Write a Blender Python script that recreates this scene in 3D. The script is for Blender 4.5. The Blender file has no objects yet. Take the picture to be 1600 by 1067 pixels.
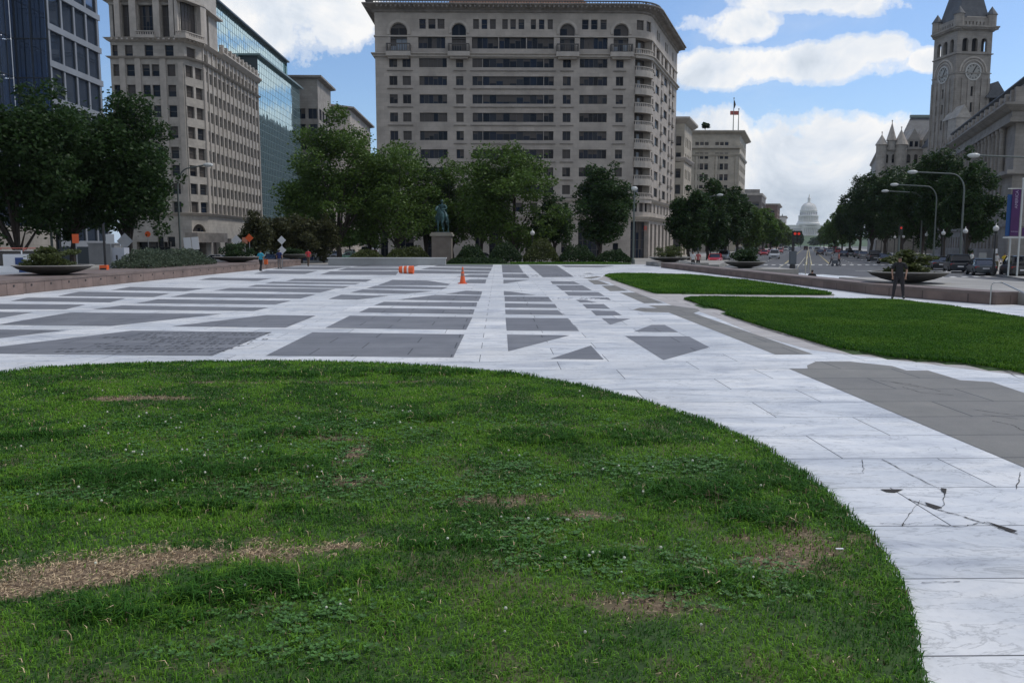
import bpy, bmesh, math, random
import numpy as np
from mathutils import Vector, Matrix
random.seed(7); RNG = np.random.default_rng(11)
S = bpy.context.scene; COL = S.collection
PI = math.pi; R = math.radians
# ------------------------------------------------------------------ camera
F = 1290.0; HZ = 383.0; VPX = 779.0; EYE = 2.1
PITCH = math.atan((533.5 - HZ) / F); YAW = math.atan(21 / F)
cam_d = bpy.data.cameras.new('camera'); cam = bpy.data.objects.new('camera', cam_d); COL.objects.link(cam)
cam.location = (0, 0, EYE); cam.rotation_euler = (PI/2 - PITCH, 0, -YAW)
cam_d.sensor_width = 36; cam_d.lens = F / 1600 * 36; cam_d.clip_start = .1; cam_d.clip_end = 12000
S.camera = cam
fw = np.array([math.sin(YAW)*math.cos(PITCH), math.cos(YAW)*math.cos(PITCH), -math.sin(PITCH)])
rt = np.array([math.cos(YAW), -math.sin(YAW), 0.0]); up = np.cross(rt, fw)
def ray(px, py):
    d = fw + rt*(px-800)/F + up*(533.5-py)/F
    return d
def G(px, py, z=0.0):                      # ground point seen at a photo position
    d = ray(px, py); t = (z-EYE)/d[2]
    return (d[0]*t, d[1]*t)
def W(px, py, Y):                          # point at depth Y
    d = ray(px, py); t = Y/d[1]
    return (d[0]*t, Y, EYE + d[2]*t)
def XX(px, Y, z=2.1):                      # x of photo column px at depth Y near height z
    py = HZ
    for _ in range(3):
        x, _y, zz = W(px, py, Y); py -= (z-zz)/Y*F
    return W(px, py, Y)[0]
def ZZ(px, py, Y): return W(px, py, Y)[2]
# ------------------------------------------------------------------ render, world, sun
S.view_settings.view_transform = 'Standard'; S.view_settings.look = 'None'; S.view_settings.gamma = 1
S.view_settings.exposure = EXPO = 0.0
SUN_EL, SUN_AZ = R(56), math.atan2(.93, .36)      # azimuth from +Y (east) towards +X (south)
world = bpy.data.worlds.new("World"); S.world = world; world.use_nodes = True
class NT:
    def __init__(s, nt): s.nt = nt; s.n = nt.nodes; s.l = nt.links
    def node(s, t, **k):
        n = s.n.new(t)
        for a, v in k.items(): setattr(n, a, v)
        return n
    def val(s, inp, v):
        if hasattr(v, 'is_output') or isinstance(v, bpy.types.NodeSocket): s.l.new(v, inp)
        else: inp.default_value = v
    def m(s, op, a, b=0.0, c=None, clamp=False):
        n = s.node('ShaderNodeMath', operation=op, use_clamp=clamp); s.val(n.inputs[0], a)
        if op not in ('SQRT', 'ABSOLUTE', 'SINE'): s.val(n.inputs[1], b)
        if c is not None: s.val(n.inputs[2], c)
        return n.outputs[0]
    def noise(s, vec, scale, detail=4, rough=.5, dist=0, w=None):
        n = s.node('ShaderNodeTexNoise'); s.l.new(vec, n.inputs['Vector'])
        n.inputs['Scale'].default_value = scale; n.inputs['Detail'].default_value = detail
        n.inputs['Roughness'].default_value = rough; n.inputs['Distortion'].default_value = dist
        return n.outputs[0]
    def ramp(s, f, stops, interp='LINEAR'):
        n = s.node('ShaderNodeValToRGB'); s.l.new(f, n.inputs[0]); e = n.color_ramp.elements; n.color_ramp.interpolation = interp
        while len(e) < len(stops): e.new(.5)
        for i, (p, c) in enumerate(stops):
            e[i].position = p; e[i].color = (*c, 1) if not isinstance(c, (int, float)) else (c, c, c, 1)
        return n.outputs[0]
    def mix(s, f, a, b, bt='MIX'):
        n = s.node('ShaderNodeMix', data_type='RGBA', blend_type=bt)
        s.val(n.inputs[0], f)
        for i, v in ((6, a), (7, b)):
            if isinstance(v, tuple): v = (*v[:3], 1)
            s.val(n.inputs[i], v)
        return n.outputs[2]
w = NT(world.node_tree); w.n.clear()
sky = w.node('ShaderNodeTexSky', sky_type='NISHITA', sun_disc=False); sky.sun_elevation = SUN_EL
sky.sun_rotation = SUN_AZ; sky.air_density = 1.0; sky.dust_density = .6; sky.ozone_density = 3.0
tc = w.node('ShaderNodeTexCoord'); sep = w.node('ShaderNodeSeparateXYZ'); w.l.new(tc.outputs['Generated'], sep.inputs[0])
dx, dy, dz = sep.outputs
ys = w.m('MAXIMUM', dy, .15)
u_ = w.m('DIVIDE', dx, ys); v_ = w.m('DIVIDE', dz, ys)
warp1 = w.noise(tc.outputs['Generated'], 11, 10, .66); warp2 = w.noise(tc.outputs['Generated'], 5.5, 5, .55)
nz = w.m('ADD', w.m('MULTIPLY', w.m('SUBTRACT', warp1, .5), 2.6), w.m('MULTIPLY', w.m('SUBTRACT', warp2, .5), 1.2))
def blob(px, py, rx, ry):
    d = ray(px, py); a, b = d[0]/d[1], d[2]/d[1]
    p = w.m('DIVIDE', w.m('SUBTRACT', u_, float(a)), rx/F); q = w.m('DIVIDE', w.m('SUBTRACT', v_, float(b)), ry/F)
    return w.m('SUBTRACT', 1.0, w.m('SQRT', w.m('ADD', w.m('MULTIPLY', p, p), w.m('MULTIPLY', q, q))))
cl = None
for b in ((430,-10,150,75),(545,30,75,55),(420,60,85,55),(1170,38,78,34),(1250,2,140,28),(1265,98,165,35),(1110,112,70,34),(1350,82,80,30),
          (1130,228,130,62),(1200,235,130,72),(1330,225,130,50),(1250,300,260,70),(1450,95,35,20),(700,-90,300,60),(1500,280,200,40)):
    o = blob(*b); cl = o if cl is None else w.m('MAXIMUM', cl, o)
front = w.m('MULTIPLY', w.m('SUBTRACT', dy, .25), 8.0, clamp=True)
back = w.m('ADD', w.m('MULTIPLY', w.noise(tc.outputs['Generated'], 2.2, 6, .55), 2.6), -1.05)   # clouds over the rest of the sky
cov = w.m('ADD', w.m('MULTIPLY', cl, front), w.m('MULTIPLY', back, w.m('SUBTRACT', 1.0, front)))
dens = w.m('ADD', w.m('MULTIPLY', cov, 1.35), nz)
alpha = w.ramp(dens, [(.02, 0), (.20, .5), (.48, 1)], 'EASE')
wis = w.ramp(w.noise(tc.outputs['Generated'], 4.5, 7, .62, .6), [(.54, 0), (.78, .4)], 'EASE')
alpha = w.m('MAXIMUM', alpha, w.m('MULTIPLY', wis, .55))
shade = w.m('ADD', w.m('MULTIPLY', w.noise(tc.outputs['Generated'], 8, 9, .62, .5), 1.0), w.m('ADD', w.m('MULTIPLY', dens, .10), w.m('MULTIPLY', w.m('SUBTRACT', 1.0, w.m('MULTIPLY', v_, 6.0), clamp=True), .16)))
ccol = w.ramp(shade, [(.50, (1.0, 1.0, 1.0)), (.66, (.78, .84, .92)), (.86, (.52, .60, .70))])
low = w.m('SUBTRACT', 1.0, w.m('MULTIPLY', v_, 8.0), clamp=True)     # pale air towards the horizon
low = w.m('MULTIPLY', low, .75)
skycol = w.mix(1.0, sky.outputs[0], (.118, .128, .142), 'MULTIPLY')
skycol = w.mix(low, skycol, (.44, .58, .80))
lit_ = w.m('ADD', .66, w.m('MULTIPLY', front, .32)); lc = w.node('ShaderNodeCombineXYZ'); [w.l.new(lit_, q) for q in lc.inputs]
lp = w.mix(alpha, skycol, w.mix(1.0, ccol, lc.outputs[0], 'MULTIPLY'))   # thicker, greyer cloud overhead and behind
bg = w.node('ShaderNodeBackground'); w.l.new(lp, bg.inputs[0]); bg.inputs[1].default_value = 1.0
wo = w.node('ShaderNodeOutputWorld'); w.l.new(bg.outputs[0], wo.inputs[0])
sd = bpy.data.lights.new('sun', 'SUN'); sun = bpy.data.objects.new('sun', sd); COL.objects.link(sun)
sd.energy = 2.1; sd.angle = R(10); sd.color = (1, .95, .87)
sv = Vector((math.sin(SUN_AZ)*math.cos(SUN_EL), math.cos(SUN_AZ)*math.cos(SUN_EL), math.sin(SUN_EL)))
sun.rotation_euler = sv.to_track_quat('Z', 'Y').to_euler(); sun.location = (0, 0, 60)
# ------------------------------------------------------------------ materials
MATS = {}
def mat(name, col, rough=.7, var=0.0, vs=3.0, bump=0.0, bs=30.0, metal=0.0, spec=.5, emit=None, cs=None, island=0.0, trans=0.0, brick=None):
    m = bpy.data.materials.new(name); m.use_nodes = True; t = NT(m.node_tree); b = t.n['Principled BSDF']; MATS[name] = m
    b.inputs['Roughness'].default_value = rough; b.inputs['Metallic'].default_value = metal; b.inputs['Specular IOR Level'].default_value = spec
    c = (*col, 1); out = None
    tcn = t.node('ShaderNodeTexCoord'); geo = t.node('ShaderNodeNewGeometry'); P = geo.outputs['Position']
    if island:
        f = t.ramp(geo.outputs['Random Per Island'], [(0, tuple(x*(1-island) for x in col)), (1, tuple(min(1, x*(1+island)) for x in col))]); out = f
    if var:
        P = tcn.outputs['Object']
        f = t.noise(P, vs, 5, .6)
        c2 = cs or tuple(x*(1-var) for x in col); f2 = t.ramp(f, [(.35, c2), (.65, tuple(min(1, x*(1+var*.6)) for x in col))])
        out = f2 if out is None else t.mix(.5, out, f2)
    if brick:      # (row height, block length, mortar factor)
        rh, bl, dark = brick
        sp = t.node('ShaderNodeSeparateXYZ'); t.l.new(geo.outputs['Position'], sp.inputs[0]); cb = t.node('ShaderNodeCombineXYZ')
        t.l.new(t.m('ADD', sp.outputs[0], sp.outputs[1]), cb.inputs[0]); t.l.new(sp.outputs[2], cb.inputs[1])
        bn = t.node('ShaderNodeTexBrick'); t.l.new(cb.outputs[0], bn.inputs['Vector']); bn.inputs['Scale'].default_value = 1
        bn.inputs['Row Height'].default_value = rh; bn.inputs['Brick Width'].default_value = bl; bn.inputs['Mortar Size'].default_value = .025
        bn.inputs['Color1'].default_value = (1, 1, 1, 1); bn.inputs['Color2'].default_value = (.88, .88, .88, 1); bn.inputs['Mortar'].default_value = (dark, dark, dark, 1)
        out = t.mix(1.0, out if out is not None else tuple(col), bn.outputs[0], 'MULTIPLY')
    if out is not None: t.l.new(out, b.inputs['Base Color'])
    else: b.inputs['Base Color'].default_value = c
    if bump:
        bn = t.node('ShaderNodeBump'); bn.inputs['Strength'].default_value = bump; bn.inputs['Distance'].default_value = .02
        t.l.new(t.noise(tcn.outputs['Object'], bs, 5, .6), bn.inputs['Height']); t.l.new(bn.outputs[0], b.inputs['Normal'])
    if emit: b.inputs['Emission Color'].default_value = (*emit[0], 1); b.inputs['Emission Strength'].default_value = emit[1]
    if trans:
        tr = t.node('ShaderNodeBsdfTranslucent'); mx = t.node('ShaderNodeMixShader'); mx.inputs[0].default_value = trans
        if out is not None: t.l.new(out, tr.inputs[0])
        else: tr.inputs[0].default_value = c
        t.l.new(b.outputs[0], mx.inputs[1]); t.l.new(tr.outputs[0], mx.inputs[2]); t.l.new(mx.outputs[0], t.n['Material Output'].inputs[0])
    return m
# ------------------------------------------------------------------ object helpers
def wloc(o):
    v = Vector((0, 0, 0))
    while o is not None: v += o.location; o = o.parent
    return v
def tag(o, label=None, cat=None, group=None, kind=None):
    if label: o['label'] = label
    if cat: o['category'] = cat
    if group: o['group'] = group
    if kind: o['kind'] = kind
    return o
def thing(name, label, cat, loc=(0, 0, 0), rz=0, group=None):
    o = bpy.data.objects.new(name, None); COL.objects.link(o); o.location = loc; o.rotation_euler = (0, 0, rz); o.empty_display_size = .2
    return tag(o, label, cat, group)
class MB:
    """collects geometry for one mesh"""
    def __init__(s): s.v = []; s.f = []; s.mi = []; s.M = None
    def add(s, vs, fs, mi=0):
        b = len(s.v)
        for p in vs:
            if s.M is not None: p = s.M @ Vector(p)
            s.v.append((p[0], p[1], p[2]))
        for f in fs: s.f.append(tuple(b+i for i in f)); s.mi.append(mi)
        return s
    def box(s, x0, y0, z0, x1, y1, z1, mi=0):
        return s.add([(x0,y0,z0),(x1,y0,z0),(x1,y1,z0),(x0,y1,z0),(x0,y0,z1),(x1,y0,z1),(x1,y1,z1),(x0,y1,z1)],
                     [(0,3,2,1),(4,5,6,7),(0,1,5,4),(1,2,6,5),(2,3,7,6),(3,0,4,7)], mi)
    def hexa(s, q, mi=0):        # 8 corner points, bottom 4 then top 4
        return s.add(q, [(0,3,2,1),(4,5,6,7),(0,1,5,4),(1,2,6,5),(2,3,7,6),(3,0,4,7)], mi)
    def tube(s, pts, rad, n=8, mi=0, cap=True):
        P = [Vector(p) for p in pts]; rad = rad if isinstance(rad, (list, tuple)) else [rad]*len(P); vs = []; fs = []
        for i, p in enumerate(P):
            d = (P[min(i+1, len(P)-1)] - P[max(i-1, 0)]).normalized(); a = Vector((0, 0, 1)) if abs(d.z) < .95 else Vector((1, 0, 0))
            x = d.cross(a).normalized(); y = d.cross(x)
            for k in range(n): th = 2*PI*k/n; vs.append(p + (x*math.cos(th) + y*math.sin(th))*rad[i])
        for i in range(len(P)-1):
            for k in range(n): a = i*n+k; b = i*n+(k+1) % n; fs.append((a, b, b+n, a+n))
        if cap: fs.append(tuple(range(n-1, -1, -1))); fs.append(tuple(range((len(P)-1)*n, len(P)*n)))
        return s.add(vs, fs, mi)
    def lathe(s, c, prof, n=16, mi=0, sq=False, a0=0):   # prof: (r, z)
        vs = []; fs = []
        for r, z in prof:
            for k in range(n): th = 2*PI*k/n + a0; vs.append((c[0]+r*math.cos(th), c[1]+r*math.sin(th), c[2]+z))
        for i in range(len(prof)-1):
            for k in range(n): a = i*n+k; b = i*n+(k+1) % n; fs.append((a, b, b+n, a+n))
        if prof[0][0] > 1e-4: fs.append(tuple(range(n-1, -1, -1)))
        if prof[-1][0] > 1e-4: fs.append(tuple(range((len(prof)-1)*n, len(prof)*n)))
        return s.add(vs, fs, mi)
    def poly(s, pts, z, mi=0): return s.add([(p[0], p[1], z) for p in pts], [tuple(range(len(pts)))], mi)
    def prism(s, pts, z0, z1, mi=0):
        n = len(pts); A = sum(pts[i][0]*pts[(i+1) % n][1]-pts[(i+1) % n][0]*pts[i][1] for i in range(n))
        if A < 0: pts = pts[::-1]
        vs = [(p[0], p[1], z0) for p in pts]+[(p[0], p[1], z1) for p in pts]
        return s.add(vs, [tuple(range(n-1, -1, -1)), tuple(range(n, 2*n))]+[(i, (i+1) % n, n+(i+1) % n, n+i) for i in range(n)], mi)
    def ball(s, c, r, n=8, mi=0, sc=(1, 1, 1)):
        vs = []; fs = []; m = n//2+1
        for i in range(m+1):
            a = PI*i/m
            for k in range(n): th = 2*PI*k/n; vs.append((c[0]+r*sc[0]*math.sin(a)*math.cos(th), c[1]+r*sc[1]*math.sin(a)*math.sin(th), c[2]-r*sc[2]*math.cos(a)))
        for i in range(m):
            for k in range(n): a = i*n+k; b = i*n+(k+1) % n; fs.append((a, b, b+n, a+n))
        return s.add(vs, fs, mi)
    def build(s, name, mats, parent=None, world=False, smooth=False, merge=False):
        me = bpy.data.meshes.new(name); off = wloc(parent) if (parent and world) else Vector((0, 0, 0))
        me.from_pydata([(a-off.x, b-off.y, c-off.z) for a, b, c in s.v], [], s.f)
        for m in (mats if isinstance(mats, (list, tuple)) else [mats]): me.materials.append(m)
        me.polygons.foreach_set('material_index', s.mi)
        if smooth: me.polygons.foreach_set('use_smooth', [True]*len(s.f))
        if merge or smooth:
            bm = bmesh.new(); bm.from_mesh(me); bmesh.ops.remove_doubles(bm, verts=bm.verts, dist=1e-4); bmesh.ops.recalc_face_normals(bm, faces=bm.faces); bm.to_mesh(me); bm.free()
        me.update(); o = bpy.data.objects.new(name, me); COL.objects.link(o); o.parent = parent
        return o
def np_mesh(name, V, faces_n, n_per, mats, mi=None, parent=None, smooth=False):
    """V (N,3); faces_n (M,n_per) indices"""
    me = bpy.data.meshes.new(name); me.vertices.add(len(V)); me.vertices.foreach_set('co', V.astype(np.float32).ravel())
    nf = len(faces_n); me.loops.add(nf*n_per); me.loops.foreach_set('vertex_index', faces_n.astype(np.int32).ravel())
    me.polygons.add(nf); me.polygons.foreach_set('loop_start', (np.arange(nf)*n_per).astype(np.int32))
    if mi is not None: me.polygons.foreach_set('material_index', mi.astype(np.int32))
    for m in mats: me.materials.append(m)
    if smooth: me.polygons.foreach_set('use_smooth', np.ones(nf, dtype=bool))
    me.update(calc_edges=True)
    o = bpy.data.objects.new(name, me); COL.objects.link(o); o.parent = parent
    return o
def copy_tree(o, parent=None):
    c = o.copy(); COL.objects.link(c); c.parent = parent
    for ch in list(o.children): copy_tree(ch, c)
    return c
# ------------------------------------------------------------------ ground and plaza
ROAD = -.55
def marble_mat():
    m = bpy.data.materials.new('white_marble'); m.use_nodes = True; t = NT(m.node_tree); b = t.n['Principled BSDF']
    geo = t.node('ShaderNodeNewGeometry'); P = geo.outputs['Position']
    bn = t.node('ShaderNodeTexBrick'); mp = t.node('ShaderNodeMapping'); t.l.new(P, mp.inputs[0]); mp.inputs['Location'].default_value = (.35, -.06, 0); t.l.new(mp.outputs[0], bn.inputs['Vector'])
    bn.inputs['Scale'].default_value = 1; bn.inputs['Row Height'].default_value = .985; bn.inputs['Brick Width'].default_value = 2.35
    bn.offset = .4; bn.inputs['Mortar Size'].default_value = .007; bn.inputs['Mortar Smooth'].default_value = .2; bn.inputs['Bias'].default_value = 0
    bn.inputs['Color1'].default_value = (1.0, 1.0, 1.0, 1); bn.inputs['Color2'].default_value = (.80, .82, .85, 1); bn.inputs['Mortar'].default_value = (.09, .09, .09, 1)
    mp2 = t.node('ShaderNodeMapping'); t.l.new(P, mp2.inputs[0]); mp2.inputs['Scale'].default_value = (.55, 1.5, 1); mp2.inputs['Rotation'].default_value = (0, 0, .5)
    v1 = t.ramp(t.noise(mp2.outputs[0], 1.1, 6, .56, 1.4), [(.30, (.50, .52, .56)), (.44, (.66, .68, .70)), (.62, (.79, .79, .78))])
    v2 = t.ramp(t.noise(mp2.outputs[0], 1.3, 7, .62, 2.2), [(.475, 1.0), (.495, .45), (.510, 1.0)])
    v3 = t.ramp(t.noise(P, 14, 8, .75), [(.25, .8), (.5, 1.0)])
    st = t.ramp(t.noise(P, .35, 6, .65), [(.3, .78), (.6, 1.0)])
    c = t.mix(.6, v1, v2, 'MULTIPLY'); c = t.mix(1, c, v3, 'MULTIPLY'); c = t.mix(1, c, st, 'MULTIPLY'); c = t.mix(1, c, bn.outputs[0], 'MULTIPLY')
    t.l.new(c, b.inputs['Base Color']); b.inputs['Roughness'].default_value = .55
    return m
def granite_mat(name, c1, c2, rough=.6):
    m = bpy.data.materials.new(name); m.use_nodes = True; t = NT(m.node_tree); b = t.n['Principled BSDF']
    geo = t.node('ShaderNodeNewGeometry'); P = geo.outputs['Position']
    bn = t.node('ShaderNodeTexBrick'); mp = t.node('ShaderNodeMapping'); t.l.new(P, mp.inputs[0]); mp.inputs['Location'].default_value = (.9, -.06, 0); t.l.new(mp.outputs[0], bn.inputs['Vector'])
    bn.inputs['Scale'].default_value = 1; bn.inputs['Row Height'].default_value = .985; bn.inputs['Brick Width'].default_value = 1.9; bn.offset = .45
    bn.inputs['Mortar Size'].default_value = .014; bn.inputs['Color1'].default_value = (1, 1, 1, 1); bn.inputs['Color2'].default_value = (.86, .86, .88, 1); bn.inputs['Mortar'].default_value = (.28, .28, .28, 1)
    v = t.ramp(t.noise(P, .9, 8, .7), [(.3, c1), (.7, c2)]); g = t.ramp(t.noise(P, 90, 2, .8), [(.3, .75), (.7, 1.1)])
    c = t.mix(1, v, bn.outputs[0], 'MULTIPLY'); c = t.mix(1, c, g, 'MULTIPLY'); t.l.new(c, b.inputs['Base Color']); b.inputs['Roughness'].default_value = rough
    return m
M_marble = marble_mat()
M_gran = granite_mat('grey_granite', (.15, .155, .165), (.235, .24, .255)); M_gran2 = granite_mat('warm_grey_granite', (.165, .158, .135), (.25, .235, .20))
M_beige = granite_mat('pale_pinkish_stone', (.40, .37, .35), (.52, .50, .48), .7)
M_asph = mat('asphalt', (.085, .088, .095), .85, .25, .6, .3, 60); M_ground = mat('city_ground', (.13, .13, .125), .9, .3, .05)
M_walk = mat('concrete_walk', (.30, .29, .27), .85, .2, .4, .2, 40); M_line = mat('road_paint', (.62, .62, .60), .7, .2, 3); M_yline = mat('yellow_road_paint', (.55, .45, .18), .7, .2, 3)
g = MB(); g.add([(-5000, -1500, ROAD-.012), (5000, -1500, ROAD-.012), (5000, 8000, ROAD-.012), (-5000, 8000, ROAD-.012)], [(0, 1, 2, 3)]); tag(g.build('ground', M_ground), kind='structure')
SL = .3744                                              # avenue runs along X = SL*Y + c
def AV(c, Y): return (SL*Y + c, Y)
AVL = math.hypot(SL, 1); AD = (SL/AVL, 1/AVL); AN = (AD[1], -AD[0])   # along, and normal pointing south
r_ = MB(); r_.add([(*AV(-16, 55), ROAD), (*AV(16.5, 20), ROAD), (*AV(16.5, 1500), ROAD), (*AV(-16, 1500), ROAD)], [(0, 1, 2, 3)]); tag(r_.build('avenue', M_asph), kind='structure')
r_ = MB(); r_.box(-45, -30, ROAD-.2, -26.0, 500, ROAD); tag(r_.build('side_street', M_asph), kind='structure')
r_ = MB(); r_.add([(-45, 121, ROAD+.008), (28, 121, ROAD+.008), (34.5, 138, ROAD+.008), (-45, 138, ROAD+.008)], [(0, 1, 2, 3)]); tag(r_.build('cross_street', M_asph), kind='structure')
wk = MB()
wk.prism([AV(16.5, 20), AV(36, 20), AV(36, 1500), AV(16.5, 1500)], ROAD-.1, ROAD+.14)
wk.prism([AV(-16, 140), AV(-16, 1500), AV(-30, 1500), AV(-30, 140)], ROAD-.1, ROAD+.14)
wk.prism([(-25, 139), (XX(1000, 150), 139), (34, 142), (30, 158), (-26, 158)], ROAD-.1, ROAD+.15); wk.box(-54, -30, ROAD-.1, -45, 520, ROAD+.15)
tag(wk.build('sidewalk', M_walk), kind='structure')
PX0, PX1, PYE = -20.6, 17.2, G(800, 413.5)[1]
pl = MB(); pl.prism([(-21.0, -20), (18.5, -20), (18.5, 20), (17.6, PYE), (-21.0, PYE)], -.56, 0); tag(pl.build('plaza_floor', M_marble), kind='structure')
pe = MB(); pe.prism([(-27, PYE+.005), (24, PYE+.005), (33, 118), (-27, 118)], -.56, -.02); tag(pe.build('plaza_terrace', M_walk), kind='structure')
def A(l): return [(x/3, 400+y/3) for x, y in l]
def B(l): return [(400+x/3, 400+y/3) for x, y in l]
def C(l): return [(800+x/3, 400+y/3) for x, y in l]
grey = [A(q) for q in (
 [(-300,222),(0,225),(400,228),(310,250),(-400,250)], [(50,211),(130,195),(590,199),(515,218)], [(270,188),(370,168),(800,175),(720,193)],
 [(520,160),(610,145),(965,152),(870,166)], [(930,112),(990,102),(1275,106),(1205,118)], [(-400,258),(0,262),(155,264),(0,291),(-500,300)],
 [(-100,322),(0,320),(330,265),(1040,272),(520,328)], [(435,250),(570,232),(1260,242),(1190,258)], [(640,222),(740,203),(1365,210),(1290,228)],
 [(800,192),(890,175),(1480,180),(1410,200)], [(1000,163),(1080,150),(1572,154),(1500,172)], [(805,330),(1250,277),(1480,280),(1340,336)],
 [(-500,345),(0,345),(310,348),(0,385),(-500,400)], [(-500,455),(-200,430),(0,425),(620,350),(1275,357),(995,468),(0,458)])]
grey += [B(q) for q in (
 [(45,468),(265,358),(977,368),(925,475)], [(325,337),(440,280),(1015,287),(985,346)], [(482,265),(530,243),(1025,250),(1018,273)],
 [(552,232),(600,215),(1037,218),(1033,238)], [(665,205),(840,183),(1055,187),(1043,212)], [(890,178),(985,163),(1060,166),(1056,183)],
 [(340,202),(400,182),(625,187),(475,205)], [(440,172),(500,157),(830,165),(700,178)], [(515,153),(560,140),(900,147),(875,156)],
 [(570,138),(640,112),(800,115),(910,132),(900,138)], [(-40,145),(0,135),(440,142),(410,151)], [(40,130),(80,121),(490,127),(465,134)],
 [(140,118),(180,107),(545,110),(515,122)], [(-10,84),(50,68),(290,70),(230,85)], [(75,62),(130,50),(450,52),(330,65)], [(180,47),(230,39),(585,40),(480,49)],
 [(300,88),(350,72),(670,72),(655,90)], [(380,68),(430,55),(720,56),(700,68)], [(450,52),(560,39),(770,41),(740,52)],
 [(830,49),(870,40),(1112,41),(1108,53)], [(770,63),(815,53),(1106,57),(1100,70)], [(700,82),(745,67),(1098,74),(1090,84)],
 [(940,98),(1000,88),(1090,88),(1085,102)], [(940,127),(1005,111),(1080,111),(1075,129)],
 [(1152,41),(1230,42),(1255,80),(1155,78)], [(1156,84),(1262,84),(1282,104),(1158,102)], [(1160,112),(1285,112),(1160,130)],
 [(1162,165),(1200,168),(1310,183),(1162,184)], [(1165,190),(1370,192),(1388,215),(1166,213)], [(1167,222),(1400,226),(1413,244),(1168,242)],
 [(1168,252),(1415,254),(1443,277),(1170,273)], [(1170,290),(1460,292),(1515,352),(1175,350)], [(1177,368),(1470,372),(1182,447)])]
grey += [C(q) for q in (
 [(180,482),(370,420),(430,485)], [(75,42),(210,45),(290,98),(145,100)], [(180,118),(290,120),(320,133),(190,132)], [(205,138),(330,138),(375,162),(235,162)],
 [(245,168),(405,170),(435,188),(265,186)], [(355,195),(450,196),(465,207)], [(300,206),(340,206),(400,218),(320,218)], [(330,226),(430,226),(460,248),(350,246)],
 [(370,256),(480,258),(515,278),(395,280)], [(420,292),(555,294),(460,322)], [(570,355),(655,323),(715,323),(780,357)], [(530,375),(830,378),(925,428),(710,488)],
 [(230,45),(480,46),(420,54),(250,53)], [(330,84),(365,80),(385,85)])]
warm = [C(q) for q in (
 [(330,103),(395,95),(420,98),(372,107)], [(355,113),(400,113),(460,135),(385,133)], [(420,140),(480,138),(545,163),(460,165)], [(505,172),(580,172),(710,220),(620,222)],
 [(565,252),(600,243),(680,245),(640,232),(750,232),(870,248),(882,258),(850,268),(1410,460),(1235,462),(735,265),(620,262)])]
warm.append([(1233,576),(1262,576),(1261,571),(1275,565),(1328,565),(1394,572),(1416,579),(1450,579),(1500,594),(1550,597),(1600,614),(1900,760),(1900,870),(1600,730)])
gm = MB(); wm_ = MB()
for q in grey: gm.poly([G(*p) for p in q], .004)
for q in warm: wm_.poly([G(*p) for p in q], .004)
tag(gm.build('granite_paving', M_gran), kind='structure'); tag(wm_.build('warm_granite_paving', M_gran2), kind='structure')
# carved lettering in the granite panels: rows of small letters
ink = mat('carved_letters', (.05, .052, .058), .8)
im = MB()
def carve(x0, y0, rows, n, cw, rh, seed):
    rr = random.Random(seed)
    for r in range(rows):
        x = x0 + rr.uniform(0, .8)
        for k in range(rr.randint(n-4, n)):
            if rr.random() < .16: x += cw*1.3; continue
            y = y0 - r*rh; s = cw*.62; h = rh*.42; z = .0075
            im.add([(x, y, z), (x+s*.22, y, z), (x+s*.22, y+h, z), (x, y+h, z)], [(0, 1, 2, 3)])
            if rr.random() < .7: im.add([(x+s*.27, y+h*.8, z), (x+s*.9, y+h*.8, z), (x+s*.9, y+h, z), (x+s*.27, y+h, z)], [(0, 1, 2, 3)])
            if rr.random() < .5: im.add([(x+s*.27, y, z), (x+s*.9, y, z), (x+s*.9, y+h*.2, z), (x+s*.27, y+h*.2, z)], [(0, 1, 2, 3)])
            if rr.random() < .4: im.add([(x+s*.7, y+h*.24, z), (x+s*.9, y+h*.24, z), (x+s*.9, y+h*.76, z), (x+s*.7, y+h*.76, z)], [(0, 1, 2, 3)])
            x += cw
p = G(185, 522); carve(p[0], p[1], 9, 17, .2, .42, 3)
p = G(798, 466.5); carve(p[0], p[1], 2, 18, .2, .6, 5); p = G(802, 430); carve(p[0], p[1], 3, 16, .3, 1.4, 6)
tag(im.build('carved_inscription', ink), kind='structure')
# cracks and chipped slabs, low right
ck = MB()
def crack(pts, w0=.012):
    P = [G(*p) for p in pts]; Q = []
    for i in range(len(P)-1):
        for k in range(9):
            f = k/9; j = 0 if (i == 0 and k == 0) else .010
            Q.append((P[i][0]*(1-f)+P[i+1][0]*f+random.uniform(-j, j), P[i][1]*(1-f)+P[i+1][1]*f+random.uniform(-j, j)))
    Q.append(P[-1])
    for i in range(len(Q)-1):
        a, b = Vector(Q[i]), Vector(Q[i+1]); d = (b-a).normalized(); n = Vector((-d.y, d.x)); wa = w0*.5*(.2+1.1*random.random()); wb = w0*.5*(.25+1.1*random.random())
        ck.add([(*(a-n*wa), .006), (*(b-n*wb), .006), (*(b+n*wb), .0062), (*(a+n*wa), .0062)], [(0, 1, 2, 3)])
crack([(1378,718),(1475,768)], .011); crack([(1477,768),(1472,795),(1437,783),(1410,822)], .007); crack([(1420,780),(1460,795),(1530,815),(1590,835)], .013)
crack([(1375,818),(1412,820),(1440,817)], .006); crack([(1460,820),(1500,824),(1545,816),(1580,832)], .009); crack([(1347,718),(1349,740),(1320,742)], .006)
crack([(1594,738),(1588,765)], .008); crack([(1440,911),(1500,909)], .006); crack([(1540,550+15),(1600,560+35)], .01)
for q in ([(1375,765),(1412,765),(1398,770),(1385,769)], [(1470,763),(1479,764),(1478,772),(1471,768)], [(1445,785),(1472,793),(1463,796),(1450,791)], [(1540,815),(1590,830),(1580,832)]):
    ck.poly([G(*p) for p in q], .0066)
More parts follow.
